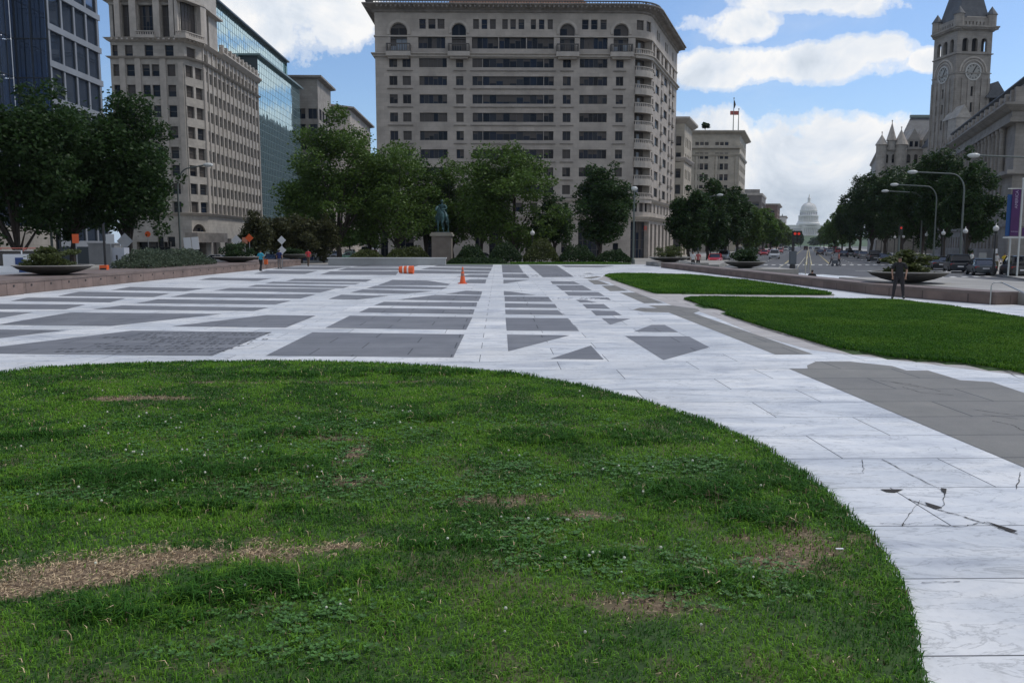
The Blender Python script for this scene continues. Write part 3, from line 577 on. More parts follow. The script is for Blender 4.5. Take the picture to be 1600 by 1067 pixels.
# ------------------------------------------------------------------ large stone block facing the plaza
def hotel():
    YF = 158.0; zy = lambda py: ZZ(900, py, YF); x0 = XX(588, YF, 25); xa = XX(986, YF, 25)
    pts = [(x0+.3, YF+34), (x0, YF), (xa, YF)]; Rr = 4.6; th = math.atan2(AD[1], AD[0])        # heading of the avenue side
    for k in range(1, 7): a = (PI/2-0)*0+th*k/6; pts.append((xa+Rr*math.sin(a), YF+Rr*(1-math.cos(a))))
    e = pts[-1]; L_ = 31.0; pts.append((e[0]+AD[0]*L_, e[1]+AD[1]*L_)); e2 = pts[-1]
    P_ = Path(pts); T_ = thing('stone_office_block', 'broad pale stone block with arched top windows and rounded balcony corner behind the plaza trees', 'building', ((x0+xa)/2, YF+12, ROAD))
    uF = P_.u[1]; f = lambda px: uF + XX(px, YF, 25)-x0; uS = P_.u[-2]; zt = zy(16)
    ops = []; wins = []
    def w_(u0, u1, ya, yb, d=.35, nx=1, nz=1, g_=None):
        o = (u0, u1, zy(yb), zy(ya), d); ops.append(o); wins.append((o, nx, nz) if g_ is None else (o, nx, nz, g_))
    rows = [92, 120, 148.6, 177, 205.5, 234, 262, 289.5]
    for i, y in enumerate(rows):
        for a, b in ((609.5, 622), (630, 643)): w_(f(a), f(b), y, y+14.3, nx=2)
        w_(f(656), f(699), y, y+14.3, nx=6, g_=[3, 2, 2, 3, 1, 2, 2, 2][i]); w_(f(713), f(724.5), y, y+14.3, nx=2)
        w_(f(738.5), f(754), y, y+14.3, nx=2, g_=4 if i else 3); w_(f(754.6), f(849), y, y+14.3, nx=9, g_=2 if i % 3 else 1); w_(f(849.6), f(865), y, y+14.3, nx=2, g_=1)
        w_(f(879), f(891.5), y, y+14.3, nx=2); w_(f(905), f(948), y, y+14.3, nx=6, g_=[2, 2, 4, 1, 2, 2, 1, 2][i]); w_(f(961.5), f(973), y, y+14.3, nx=2)
    for a, b in ((657,667),(671,682),(685,696),(740,749),(753,762),(766,775),(785,793.5),(797.5,806),(810,819),(829,837),(841.5,850),(855,863),(908,918),(922,932),(936.5,946)): w_(f(a), f(b), 31, 46.5, nx=1, nz=2)
    arches = []
    for a, b in ((612, 638), (707, 729), (874, 897), (957, 980)):
        o = (f(a), f(b), zy(84), zy(38), .5); ops.append(o); arches.append((o[0], o[1], o[3]))
        m = MB(); win_mesh(m, P_, (o[0], o[1], zy(61), zy(38), .5), 2, 1, 1); win_mesh(m, P_, (o[0], o[1], zy(84), zy(61), .5), 3, 1, 5 if a in (612, 957) else 4)
        P_.band(m, o[0], o[1], zy(61.7), zy(60), -.45, -.2); m.build('arched_window', [M_frame]+M_gl, T_, world=True)
        fm = MB(); uc = (o[0]+o[1])/2; r0 = (o[1]-o[0])/2; N_ = 16              # raised arch moulding
        for k in range(N_):
            a1, a2 = -.25+(PI+.5)*k/N_, -.25+(PI+.5)*(k+1)/N_; q = []
            for (oo) in (0, .22):
                for rr_, aa in ((r0*1.08, a1), (r0*1.42, a1), (r0*1.42, a2), (r0*1.08, a2)): c_ = P_.at(uc+rr_*math.cos(aa), oo); q.append((c_.x, c_.y, zy(38)-r0+rr_*math.sin(aa)))
            fm.hexa(q)
        fm.build('arch_moulding', M_trim, T_, world=True)
        bm_ = MB(); e0, e1 = f(a-6), f(b+6); P_.band(bm_, e0, e1, zy(91), zy(84), 0, 1.5); P_.band(bm_, e0+.4, e1-.4, zy(94), zy(91), 0, 1.0); railing(bm_, P_, e0+.1, e1-.1, zy(84), zy(71.5), 1.35, .45, .09, 1)
        for u in (e0+.15, e1-.15): P_.band(bm_, u-.08, u+.08, zy(84), zy(71.5), 0, 1.5, 1)
        bm_.build('balcony', [M_trim, M_rail], T_, world=True)
    for a, b, n in ((655, 697, 6), (738, 779, 5), (780, 822, 5), (823, 865, 5), (905, 948, 6)):
        w_(f(a), f(b)-.02, 58.5, 77, .5, nx=n, g_=1 if n == 5 else 2)
    # rounded corner: recessed balconies on every floor
    c0, c1 = P_.u[2]+.6, P_.u[-2]-.2
    crow = [64]+[y-1 for y in rows]
    for i, y in enumerate(crow):
        o = (c0, c1, zy(y+20 if i == 0 else y+22.5), zy(y-5 if i == 0 else y-1), 1.6); ops.append(o)
        m = MB(); win_mesh(m, P_, (c0, c1, o[2], o[3], 1.6), 4, 1, 3); um = c0+(c1-c0)*.32
        P_.band(m, um, um+.9, o[2], o[3]-.5, -1.55, -1.45, 5); m.build('balcony_door', [M_frame]+M_gl, T_, world=True)
        m = MB(); P_.band(m, c0, c1, zy(y+28.5) if i else zy(91), zy(y+19.5) if i else zy(84), -.05, .45); railing(m, P_, c0, c1, zy(y+19.5) if i else zy(84), zy(y+12.5) if i else zy(76), .25, .42, .2)
        m.build('balcony', M_trim, T_, world=True)
    for a in (c0+.2, (c0+c1)/2): w_(a, a+1.5, 31, 46.5, nx=1, nz=2)
    # avenue side
    for i, y in enumerate(rows):
        s = uS
        for b0, b1, g_ in ((.8, 2.0, None), (4.2, 8.2, 5), (10.6, 11.8, None), (14.2, 18.2, 5), (20.6, 22.0, None), (25.0, 26.4, None)):
            w_(s+b0, s+b1, y, y+14.3, .3, nx=1 if b1-b0 < 2 else 3, nz=1, g_=g_ if (i*7+int(b0)) % 4 else 2)
    for b0, b1 in ((4.5, 5.8), (6.4, 7.7), (14.4, 15.7), (16.3, 17.6), (24, 25.3)): w_(uS+b0, uS+b1, 31, 46.5)
    for b0, b1 in ((.8, 3), (4.4, 8), (10.2, 12.4), (14.4, 18), (20.4, 22.6), (25, 27.2)): w_(uS+b0, uS+b1, 60, 80, .5)
    # lower floors
    for a, b in ((609.5,622),(630,643),(662,673),(684,695),(713,724),(740,752),(762,774),(784,796),(806,818),(828,840),(850,862),(880,889),(908,918),(930,941),(962,973)): w_(f(a), f(b), 317, 331, nx=1)
    for k in range(4): w_(P_.u[2]+.5+k*1.45, P_.u[2]+1.5+k*1.45, 317, 331)
    for k in range(7): w_(uS+.6+k*4, uS+2.2+k*4, 317, 331)
    for a, b in ((591, 603), (616, 644), (662, 706), (741.5, 753.5), (763.5, 785), (795.5, 811), (821.5, 841), (850.5, 862)): w_(f(a), f(b), 354, 405, .8, nx=2, nz=3, g_=1)
    w_(f(905), f(943), 346, 405, .9, nx=5, nz=4, g_=1); w_(f(878), f(888), 378, 395, g_=1); w_(f(960), f(969), 380, 398, g_=1)
    w_(P_.u[2]+.25, P_.u[-2]-.25, 346, 404, 1.0, nx=6, nz=4, g_=2)
    for k in range(6): w_(uS+1.2+k*4.6, uS+3.6+k*4.6, 349, 404, .9, nx=1, nz=3, g_=1)
    wall(P_, ROAD, zt, ops, M_st, T_, arches=arches)
    add_windows(T_, P_, wins, M_frame, 96, 3, blind=.55)
    # round window and projecting sill lines, string courses, cornice
    m = MB(); c_ = P_.at(f(964.5), .06); cz = zy(355)
    for k in range(20):
        a1, a2 = 2*PI*k/20, 2*PI*(k+1)/20
        m.add([(c_.x, c_.y, cz), (c_.x+.72*math.cos(a1), c_.y, cz+.72*math.sin(a1)), (c_.x+.72*math.cos(a2), c_.y, cz+.72*math.sin(a2))], [(0, 1, 2)], 1)
        q = []
        for yy in (0, -.15):
            for rr_, aa in ((.7, a1), (.95, a1), (.95, a2), (.7, a2)): q.append((c_.x+rr_*math.cos(aa), c_.y+yy, cz+rr_*math.sin(aa)))
        m.hexa(q)
    m.build('round_window', [M_trim]+M_gl, T_, world=True)
    for y in rows:
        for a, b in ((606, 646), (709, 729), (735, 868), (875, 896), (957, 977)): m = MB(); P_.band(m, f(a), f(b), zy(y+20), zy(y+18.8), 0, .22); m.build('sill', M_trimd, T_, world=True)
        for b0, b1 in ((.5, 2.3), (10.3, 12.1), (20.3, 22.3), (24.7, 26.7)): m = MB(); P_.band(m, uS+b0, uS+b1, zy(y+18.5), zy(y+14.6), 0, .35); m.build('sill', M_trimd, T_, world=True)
    e_ = P_.L-.02
    for pf in ([(0, zy(91)), (.35, zy(90)), (.35, zy(87.4)), (.7, zy(86)), (.7, zy(84.6)), (0, zy(84.2))], [(0, zy(315.5)), (.35, zy(314)), (.6, zy(310.5)), (0, zy(310))], [(0, zy(343.5)), (.3, zy(342.5)), (.7, zy(338.5)), (0, zy(338))], [(0, zy(59.4)), (.18, zy(58.8)), (.18, zy(56.8)), (0, zy(56.5))]):
        m = MB(); P_.prof(m, .02, e_, pf); m.build('string_course', M_trim, T_, world=True)
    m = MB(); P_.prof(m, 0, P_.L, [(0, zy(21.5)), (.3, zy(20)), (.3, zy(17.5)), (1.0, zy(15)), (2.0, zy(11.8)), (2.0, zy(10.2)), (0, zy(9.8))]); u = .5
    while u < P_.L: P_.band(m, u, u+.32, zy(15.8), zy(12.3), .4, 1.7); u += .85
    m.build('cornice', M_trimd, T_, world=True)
    m = MB(); railing(m, P_, .2, P_.L-.2, zy(9.8), zy(4.8), 1.3, .5, .12, 0, .2); m.build('roof_balustrade', M_rail, T_, world=True)
    back = [(e2[0]-18, e2[1]+4), (x0+.3, YF+34)]
    m = MB(); top = [(p.x, p.y) for p in P_.p]+[back[0]]; m.poly(top, zy(9.9)); m.build('roof', M_roof, T_, world=True)
    m = MB(); xr0, xr1 = XX(692, YF+4, 50), XX(925, YF+4, 50); zr = zy(10)
    m.add([(xr0, YF+2.5, zr), (xr1, YF+2.5, zr), (xr1, YF+24, zr), (xr0, YF+24, zr), (xr0+5, YF+8, zr+7.5), (xr1-5, YF+8, zr+7.5), (xr1-5, YF+19, zr+7.5), (xr0+5, YF+19, zr+7.5)], [(0,1,5,4),(1,2,6,5),(2,3,7,6),(3,0,4,7),(4,5,6,7)])
    m.build('hipped_roof', M_tile, T_, world=True)
    m = MB(); a, b = e2, back[0]; m.add([(a[0], a[1], ROAD), (b[0], b[1], ROAD), (b[0], b[1], zt), (a[0], a[1], zt), (x0+.3, YF+34, ROAD), (x0+.3, YF+34, zt)], [(0, 1, 2, 3), (1, 4, 5, 2)]); m.build('rear_wall', M_st, T_, world=True)
    # lit red letter over the corner door
    m = MB(); c_ = P_.at((c0+c1)/2+.6, .05); o_ = [(0, 0, .18, 1.5), (.18, 1.32, .8, 1.5), (.62, .8, .8, 1.32), (.18, .66, .8, .82), (.6, 0, .8, .66)]
    for x_0, z_0, x_1, z_1 in o_: m.box(c_.x-.2+x_0*.55, c_.y-.1, zy(360)+z_0*.55, c_.x-.2+x_1*.55, c_.y, zy(360)+z_1*.55)
    m.build('lit_sign', mat('red_sign', (.5, .05, .03), .5, emit=((1, .12, .06), .08)), T_, world=True)
    return T_
hotel()
# ------------------------------------------------------------------ ornate block on the left
def beaux():
    YF = 150.0; zy = lambda py: ZZ(240, py, YF); x0 = XX(178, YF, 25); x1 = XX(292, YF, 25); XS = -53.2
    P_ = Path([(x0, YF+32), (x0, YF), (x1, YF), (XS, 154), (XS, 189)]); f = lambda px: P_.px(px, 1); c = lambda px: P_.px(px, 2); sd_ = lambda px: P_.px(px, 3)
    T_ = thing('ornate_office_building', 'ornate pale stone office block with tall bay windows above rows of sash windows at left', 'building', (x0+8, YF+10, ROAD)); ops = []; wins = []
    def w_(u0, u1, ya, yb, d=.4, nx=1, nz=2, g_=None):
        o = (u0, u1, zy(yb), zy(ya), d); ops.append(o); wins.append((o, nx, nz) if g_ is None else (o, nx, nz, g_))
    rows = [101, 133, 165, 197.5, 229.5, 258, 286.5, 315]
    for i, y in enumerate(rows):
        h = 18.5 if i < 5 else 17
        for a, b in ((188.5, 201), (212, 224.5), (236, 247.5), (250.5, 262), (274, 286.5)): w_(f(a), f(b), y, y+h)
        for a, b in ((301, 313), (316.5, 328)): w_(c(a), c(b), y, y+h, g_=3 if i < 3 else None)
        for k in range(14): s = P_.u[3]+1.2+k*2.42; w_(s, s+1.25, y+.4, y+h-.4, .4)
    for a, b in ((188.5, 200), (211, 223), (241, 254), (272, 285)): w_(f(a), f(b), 71, 88)
    w_(c(305), c(318), 72, 89, g_=3)
    for a, b, n in ((187, 200, 2), (209, 222, 2), (234, 258, 5), (269, 282, 2)): w_(f(a), f(b), 8, 58, .7, nx=n, nz=3, g_=1 if n == 5 else 3)
    w_(c(298), c(322), 0, 58, .5, nx=5, nz=4, g_=3)
    s3 = P_.u[3]; w_(s3+2.4, s3+4.4, 3, 58, .8, nx=2, nz=4, g_=1)
    for k in range(14):
        s = s3+1.2+k*2.42
        if k > 2 or k == 0: w_(s, s+1.2, 74, 90, .4)
    ops2 = [(f(240)-3, f(240)+3, ROAD+.2, zy(378), 1.2)]; wins.append((ops2[0], 4, 2, 1))
    for a, b in ((190, 200), (247, 256), (262, 274)): o = (f(a), f(b), zy(386), zy(370), .5); ops2.append(o); wins.append((o, 1, 1, 1))
    o = (c(302), c(323), zy(362), zy(350), .6); ops2.append(o); ar = [(o[0], o[1], o[3])]; wins.append((o, 4, 1, 1)); o = (c(304), c(322), ROAD+.1, zy(372), 1.4); ops2.append(o); wins.append((o, 3, 1, 1))
    for k in range(5): o = (s3+2+k*6.6, s3+6+k*6.6, ROAD+.2, zy(372), .9); ops2.append(o); wins.append((o, 3, 2, 1))
    zside = zy(58.6)
    wall(P_, ROAD, zside, [o for o in ops if o[3] < zside]+ops2, M_st2, T_, arches=ar)
    Pt = Path([(x0, YF+32), (x0, YF), (x1, YF), (XS, 154), (XS, 163), (XS-14, 163)])
    wall(Pt, zside, zy(-42), [o for o in ops if o[2] >= zside-.01 and o[1] < Pt.u[4]], M_st2, T_, 'tower_wall')
    ops3 = [o for o in ops if o[2] < zside < o[3]]
    add_windows(T_, P_, [w for w in wins if not (w[0][3] > zside and w[0][0] > Pt.u[4])], M_frame, 96, 5, blind=.4)
    m = MB()
    for a, b in ((202, 210.5), (225.5, 234), (263.5, 272.5)): P_.band(m, f(a), f(b), ROAD if False else zy(333), zy(92), 0, .25)
    for a, b in ((294, 299.5), (329.5, 334.5)): P_.band(m, c(a), c(b), zy(333), zy(98), 0, .25)
    P_.band(m, f(179), f(187), zy(333), zy(92), 0, .25)
    for a, b in ((200.5, 208.5), (223, 233), (259, 268.5), (283, 291)): P_.band(m, f(a), f(b), zy(60), zy(2), 0, .8)
    P_.band(m, c(293), c(297), zy(60), zy(2), 0, .8); P_.band(m, c(323), c(333), zy(60), zy(2), 0, .8)
    for k in range(15): s = s3+.1+k*2.42; P_.band(m, s, s+.45, zy(333), zside-.3, 0, .22)
    m.build('pilasters', M_trim, T_, world=True)
    e_ = P_.L-.02
    for Q_, a, b, pf in ((P_, .02, e_, [(0, zy(92.5)), (.45, zy(91.5)), (.7, zy(89.2)), (0, zy(88.6))]), (P_, .02, e_, [(0, zy(337)), (.3, zy(336)), (.7, zy(332.6)), (0, zy(332))]), (Pt, .02, Pt.u[4], [(0, zy(66)), (.4, zy(65)), (.9, zy(60.5)), (0, zy(60))]),
                         (Pt, .02, Pt.u[4], [(0, zy(3)), (.9, zy(1.5)), (.9, zy(-1.5)), (0, zy(-2))]), (P_, Pt.u[4]+.05, e_, [(0, zside-.6), (.3, zside-.5), (1.0, zside+.2), (1.0, zside+.45), (0, zside+.5)])):
        m = MB(); Q_.prof(m, a, b, pf); m.build('string_course', M_trim, T_, world=True)
    m = MB()
    for a, b in ((234, 258),): P_.band(m, f(a-3), f(b+3), zy(62), zy(58.2), 0, 1.3); railing(m, P_, f(a-2), f(b+2), zy(58.2), zy(51), 1.15, .4, .16)
    m.build('balcony', M_trim, T_, world=True); m = MB(); P_.band(m, c(294), c(326), zy(62), zy(58.2), 0, 1.3); railing(m, P_, c(295), c(325), zy(58.2), zy(51), 1.15, .4, .16); m.build('balcony', M_trim, T_, world=True)
    m = MB(); railing(m, P_, Pt.u[4]+.2, e_, zside+.5, zside+1.6, .3, .7, .3, 0, .25); k = 0
    while Pt.u[4]+1+k*2.5 < e_: s = Pt.u[4]+.6+k*2.5; P_.band(m, s, s+.6, zside+.5, zside+1.9, 0, .75); k += 1
    m.build('roof_balustrade', M_trim, T_, world=True)
    m = MB()
    for k in range(26): s = .5+k*.9; P_.band(m, P_.u[1]+s, P_.u[1]+s+.35, zy(64.2), zy(61.6), .3, .95) if P_.u[1]+s < P_.u[3] else None
    m.build('dentil', M_trim, T_, world=True)
    m = MB(); m.add([(XS, 189, ROAD), (x0, 189, ROAD), (x0, 189, zside+.6), (XS, 189, zside+.6)], [(0, 1, 2, 3)]); m.build('rear_wall', M_st2, T_, world=True)
    m = MB(); m.poly([(x0, YF), (x1, YF), (XS, 154), (XS, 163), (x0, 163)], zy(-42)); m.poly([(x0, 163), (XS, 163), (XS, 189), (x0, 189)], zside+.6); m.build('roof', M_roof, T_, world=True)
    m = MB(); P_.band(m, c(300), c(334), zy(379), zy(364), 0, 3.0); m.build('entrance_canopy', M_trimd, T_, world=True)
beaux()
# ------------------------------------------------------------------ curtain wall helper and the glass buildings
def curtain(parent, path, u0, u1, z0, z1, du, dz, mg, mfr, fw_=.09, proud=.12, name='curtain_wall', tilt=.012, seed=1):
    rr = random.Random(seed); m = MB(); nu = max(1, round((u1-u0)/du)); nz_ = max(1, round((z1-z0)/dz)); du = (u1-u0)/nu; dz = (z1-z0)/nz_
    for i in range(nu):
        for j in range(nz_):
            a, b = u0+i*du, u0+(i+1)*du; za, zb = z0+j*dz, z0+(j+1)*dz; t1, t2 = rr.uniform(-tilt, tilt), rr.uniform(-tilt, tilt); sg = path.seg((a+b)/2)
            q = [(path.at(a, t1+t2, sg), za), (path.at(b, -t1+t2, sg), za), (path.at(b, -t1-t2, sg), zb), (path.at(a, t1-t2, sg), zb)]
            m.add([(p.x, p.y, z) for p, z in q], [(0, 1, 2, 3)], 1)
    for i in range(nu+1): u = min(u1-fw_/2, max(u0+fw_/2, u0+i*du)); path.band(m, u-fw_/2, u+fw_/2, z0, z1, -.05, proud)
    for j in range(nz_+1): z = z0+j*dz; path.band(m, u0, u1, z-fw_/2, z+fw_/2, -.05, proud-.015)
    return m.build(name, [mfr, mg], parent, world=True)
M_cg = glassm('teal_glass', (.46, .66, .70), .05, .03, .6); M_cg.node_tree.nodes['Principled BSDF'].inputs['Metallic'].default_value = .85
M_bg = glassm('blue_grey_glass', (.11, .15, .22), .03, .008, .6); M_bg.node_tree.nodes['Principled BSDF'].inputs['Metallic'].default_value = .75
M_cf = mat('teal_mullion', (.20, .26, .26), .4, metal=.3); M_wf = mat('white_metal_mullion', (.50, .51, .52), .5); M_df = mat('dark_mullion', (.07, .08, .09), .4, metal=.4)
def simple_block(name, label, pts, z0, z1, mwall, close=True):
    """pts: footprint, front edges first; returns thing, path"""
    cx = sum(p[0] for p in pts)/len(pts); cy = sum(p[1] for p in pts)/len(pts)
    T_ = thing(name, label, 'building', (cx, cy, z0)); return T_, Path(pts+[pts[0]])
def teal():
    X0 = -53.2; y0, y1 = 189.3, XX and 53.2/((779-478)/F); T_ = thing('glass_office_block', 'teal glass curtain wall block with stepped roof behind the ornate stone building', 'building', (X0-10, 205, ROAD)); zt = ZZ(476, 140, y1)
    P_ = Path([(X0-26, y0), (X0, y0), (X0, y1), (X0-26, y1), (X0-26, y0)]); u1, u2 = P_.u[1], P_.u[2]
    curtain(T_, P_, u1, u2, ROAD, zt, 1.45, 1.55, M_cg, M_cf, .09, .03, seed=3, tilt=.004); m = MB(); P_.band(m, 0, u1, ROAD, zt, -.3, 0); P_.band(m, u2, P_.L, ROAD, zt, -.3, 0); m.build('wall', M_df, T_, world=True)
    m = MB(); m.poly([(p.x, p.y) for p in P_.p[:4]], zt); m.build('roof', M_roof, T_, world=True)
    m = MB(); P_.prof(m, u1-8, u2, [(0, zt), (.9, zt+.1), (.9, zt+.5), (0, zt+.5)]); m.build('parapet', M_cf, T_, world=True)
    y2 = 172.; XB = -57.0; y3 = 57./((779-446)/F)+8; zt2 = ZZ(446, 98, y3); P2 = Path([(XB-16, y2), (XB, y2), (XB, y3), (XB-16, y3), (XB-16, y2)])
    curtain(T_, P2, 0, P2.u[3], zt-9, zt2, 1.5, 1.6, M_cg, M_cf, .09, .03, 'upper_curtain_wall', seed=4, tilt=.004); m = MB(); m.poly([(p.x, p.y) for p in P2.p[:4]], zt2); P2.prof(m, 0, P2.L, [(0, zt2), (1.0, zt2+.1), (1.0, zt2+.45), (0, zt2+.5)]); m.build('upper_roof', M_df, T_, world=True)
    m = MB(); m.box(XB-9, 166, zt2-4, XB-3, 171.5, zt2+2.6); m.build('plant_room', M_wf, T_, world=True)
teal()
def farleft():
    # grey block with deep cornice, then a stone one further on
    Y0 = 234.; X1 = XX(512, 232, 20); x0 = XX(462, Y0, 20); x1 = XX(500, Y0, 20); zt = ZZ(490, 122, Y0)
    T_ = thing('grey_corner_block', 'grey office block with flat projecting roof beyond the teal glass block', 'building', ((x0+x1)/2-6, Y0+8, ROAD)); P_ = Path([(x0-14, Y0), (x1, Y0), (x1, Y0+18), (x0-14, Y0+18), (x0-14, Y0)])
    ops = []; wins = []
    for k in range(9):
        za = 3+k*4.2
        if za+2.6 < zt: 
            for a in range(6): o = (2+a*3.2, 4.4+a*3.2, za, za+2.8, .3); ops.append(o); wins.append((o, 2, 1, 2))
            for a in range(4): o = (P_.u[1]+1.5+a*4, P_.u[1]+4.5+a*4, za, za+3, .3); ops.append(o); wins.append((o, 2, 1, 2))
    wall(P_, ROAD, zt, ops, M_gst, T_); add_windows(T_, P_, wins, seed=9); m = MB(); P_.prof(m, 0, P_.L, [(0, zt-.4), (1.3, zt), (1.3, zt+.5), (0, zt+.5)]); m.build('cornice', M_trimd, T_, world=True)
    m = MB(); m.poly([(p.x, p.y) for p in P_.p[:4]], zt+.45); m.build('roof', M_roof, T_, world=True)
    Y0 = 264.; x1 = XX(545, Y0, 20); x0 = XX(500, Y0, 20); zt = ZZ(545, 166, Y0); Y1 = -x1/((779-584)/F)
    T_ = thing('distant_stone_block', 'distant pale stone block with dark eaves receding down the left street', 'building', (x1-6, Y0+20, ROAD)); P_ = Path([(x0-10, Y0), (x1-6, Y0), (x1, Y0+5), (x1, Y1), (x0-10, Y1), (x0-10, Y0)]); ops = []; wins = []
    for k in range(10):
        za = 3+k*3.9
        if za+2.6 < zt:
            for a in range(5): o = (2+a*3, 3.6+a*3, za, za+2.3, .3); ops.append(o); wins.append((o, 1, 2))
            for a in range(int((P_.u[3]-P_.u[2])/3.4)): o = (P_.u[2]+1+a*3.4, P_.u[2]+2.8+a*3.4, za, za+2.3, .3); ops.append(o); wins.append((o, 1, 2))
    ops = [o for o in ops if o[1] < P_.u[1] or o[0] > P_.u[2]]; wins = [w for w in wins if w[0] in ops]
    wall(P_, ROAD, zt, ops, M_st, T_); add_windows(T_, P_, wins, seed=10); m = MB(); P_.prof(m, 0, P_.L, [(0, zt-.4), (1.4, zt), (1.4, zt+.5), (0, zt+.5)]); m.poly([(p.x, p.y) for p in P_.p[:5]], zt+.4); m.build('roof', M_trimd, T_, world=True)
farleft()
def glassleft():
    XS = -50.; Y1 = 108.; Yc = 95.8; T_ = thing('modern_glass_building', 'modern glass building with pale horizontal bands at the far left edge', 'building', (-56, 100, ROAD)); zt = 46.
    P_ = Path([(XS-3.6, 66), (XS-3.6, Yc), (XS, Yc), (XS, Y1), (XS-22, Y1)]); u = P_.u
    curtain(T_, P_, u[0], u[1], ROAD, zt, 1.75, 4.15, M_bg, M_df, .07, .06, 'point_fixed_glazing', .006, 5); curtain(T_, P_, u[1], u[2], ROAD, zt, 1.8, 4.15, M_bg, M_df, .12, .08, 'return_glazing', .006, 6)
    m = MB(); fh = 4.0
    for k in range(12):
        z = ROAD+2.2+k*fh
        P_.band(m, u[2], u[3], z+.25, z+.95, -.2, .16); n = 4
        for a in range(n+1): s = u[2]+.05+(u[3]-u[2]-.65)*a/n; P_.band(m, s, s+.34, z+.95, z+fh+.25, -.2, .08)
    m.build('stone_grid', mat('pale_panel', (.24, .26, .29), .6, .1, .5), T_, world=True)
    for k in range(11):
        z = ROAD+2.2+k*fh
        for a in range(4):
            s = u[2]+.05+(u[3]-u[2]-.65)*a/4; m = MB(); e = s+(u[3]-u[2]-.65)/4; A_, B_ = P_.at(s+.3, -.15), P_.at(e, -.15); m.add([(A_.x, A_.y, z+.95), (B_.x, B_.y, z+.95), (B_.x, B_.y, z+fh+.25), (A_.x, A_.y, z+fh+.25)], [(0, 1, 2, 3)]); mid = e-.04
            P_.band(m, mid-.04, mid+.04, z+.95, z+fh+.25, -.15, -.02, 1); m.build('window', [M_bg, M_df], T_, world=True)
    m = MB()
    for k in range(10):           # steel rods that hold the glass
        for a in range(4, 17): p = P_.at(u[0]+a*1.75, .5); m.ball((p.x, p.y, ROAD+k*4.15), .10, 6); m.tube([(p.x, p.y, ROAD+k*4.15), (p.x-.5, p.y, ROAD+k*4.15)], .04, 4)
    for a in range(4, 17, 2): p = P_.at(u[0]+a*1.75, .55); m.tube([(p.x, p.y, ROAD), (p.x, p.y, zt)], .05, 4)
    m.build('glazing_rods', mat('steel', (.5, .52, .55), .3, metal=.8), T_, world=True)
    m = MB(); P_.band(m, u[3], P_.L, ROAD, zt, -.3, 0); m.poly([(XS-3.6, 66), (XS-3.6, Yc), (XS, Yc), (XS, Y1), (XS-22, Y1), (XS-22, 66)], zt); m.build('roof', M_df, T_, world=True)
    m = MB(); m.box(XS-3.5, 74, ROAD, XS-.3, Yc-.1, ROAD+4.6); m.build('street_canopy', M_gst, T_, world=True)
glassleft()
# ------------------------------------------------------------------ avenue buildings, north side
def avblock(name, label, c, Y0, Y1, pxl, ytop, mw, fh=3.7, front=True, bay=3.4, ww=1.6, wh=2.1, corn=1.2, seed=1, side='N', groups=1, trim=None, belts=(), roof=None):
    """block on the avenue line; west front parallel to X from photo column pxl to the corner, then along the avenue"""
    cx, cy = AV(c, Y0); ex, ey = AV(c, Y1); xl = XX(pxl, Y0, 15); zt = ZZ(pxl, ytop, Y0) if ytop else None
    P_ = Path([(xl, Y0), (cx, cy), (ex, ey), (xl+(ex-cx), ey), (xl, Y0)]); T_ = thing(name, label, 'building', ((xl+cx)/2, Y0+8, ROAD)); ops = []; wins = []
    z = 6.5
    while z+wh+1.2 < zt:
        for s0, s1 in (((0, P_.u[1]),) if front else ()) + ((P_.u[1], P_.u[2]),):
            n = max(1, int((s1-s0-1)/bay)); off = (s1-s0-n*bay)/2
            for a in range(n):
                s = s0+off+a*bay
                if groups == 1: o = (s+(bay-ww)/2, s+(bay+ww)/2, z, z+wh, .35); ops.append(o); wins.append((o, 1, 2))
                else:
                    for g_ in range(groups): w0 = bay*.72/groups; q = s+bay*.14+g_*w0; o = (q, q+w0*.78, z, z+wh, .35); ops.append(o); wins.append((o, 1, 2))
        z += fh
    for s0, s1 in (((0, P_.u[1]),) if front else ()) + ((P_.u[1], P_.u[2]),):
        n = max(1, int((s1-s0-1)/5)); off = (s1-s0-n*5)/2
        for a in range(n): o = (s0+off+a*5+.8, s0+off+a*5+4.2, ROAD+.3, 4.6, .6); ops.append(o); wins.append((o, 3, 2, 1))
    wall(P_, ROAD, zt, ops, mw, T_); add_windows(T_, P_, wins, seed=seed); m = MB(); e_ = P_.L-.01
    P_.prof(m, .01, e_, [(0, zt-1.0), (.3, zt-.9), (corn, zt-.1), (corn, zt+.35), (0, zt+.4)]); m.build('cornice', trim or M_trim, T_, world=True)
    for b_ in (5.0,)+tuple(belts): m = MB(); P_.prof(m, .01, e_, [(0, b_), (.3, b_+.1), (.6, b_+.7), (.6, b_+.9), (0, b_+1.0)]); m.build('string_course', trim or M_trim, T_, world=True); m = MB(); m.poly([(p.x, p.y) for p in P_.p[:4]], zt+.3); m.build('roof', M_roof, T_, world=True)
    return T_, P_, zt
avblock('sandstone_building', 'narrow warm sandstone building squeezed behind the rounded corner of the big block', -29.2, 191, 203, 1050, 186, M_warm, 3.6, bay=2.6, ww=1.2, seed=21, belts=(21,))
T_, P_, zt = avblock('corner_hotel', 'pale stone hotel block with flagpoles and a rooftop tree down the avenue', -27.5, 318, 348, 1068, 206, M_warm, 4.0, bay=7.6, ww=2, wh=2.3, groups=3, corn=1.8, seed=22, belts=(35.5, 24.0 if False else 22.5), trim=M_warm)
m = MB()
for k in range(3): s = 4+k*7.6; P_.band(m, s, s+.9, 23.6, 35.4, 0, .5)
P_.band(m, .01, P_.u[1], zt-6.2, zt-5.2, 0, 1.3); m.build('pilaster', M_warm, T_, world=True)
M_cloth_r = mat('flag_red', (.45, .12, .10), .8); M_cloth_w = mat('flag_white', (.6, .6, .6), .8); M_pole = mat('pole_metal', (.22, .23, .22), .45, metal=.5)
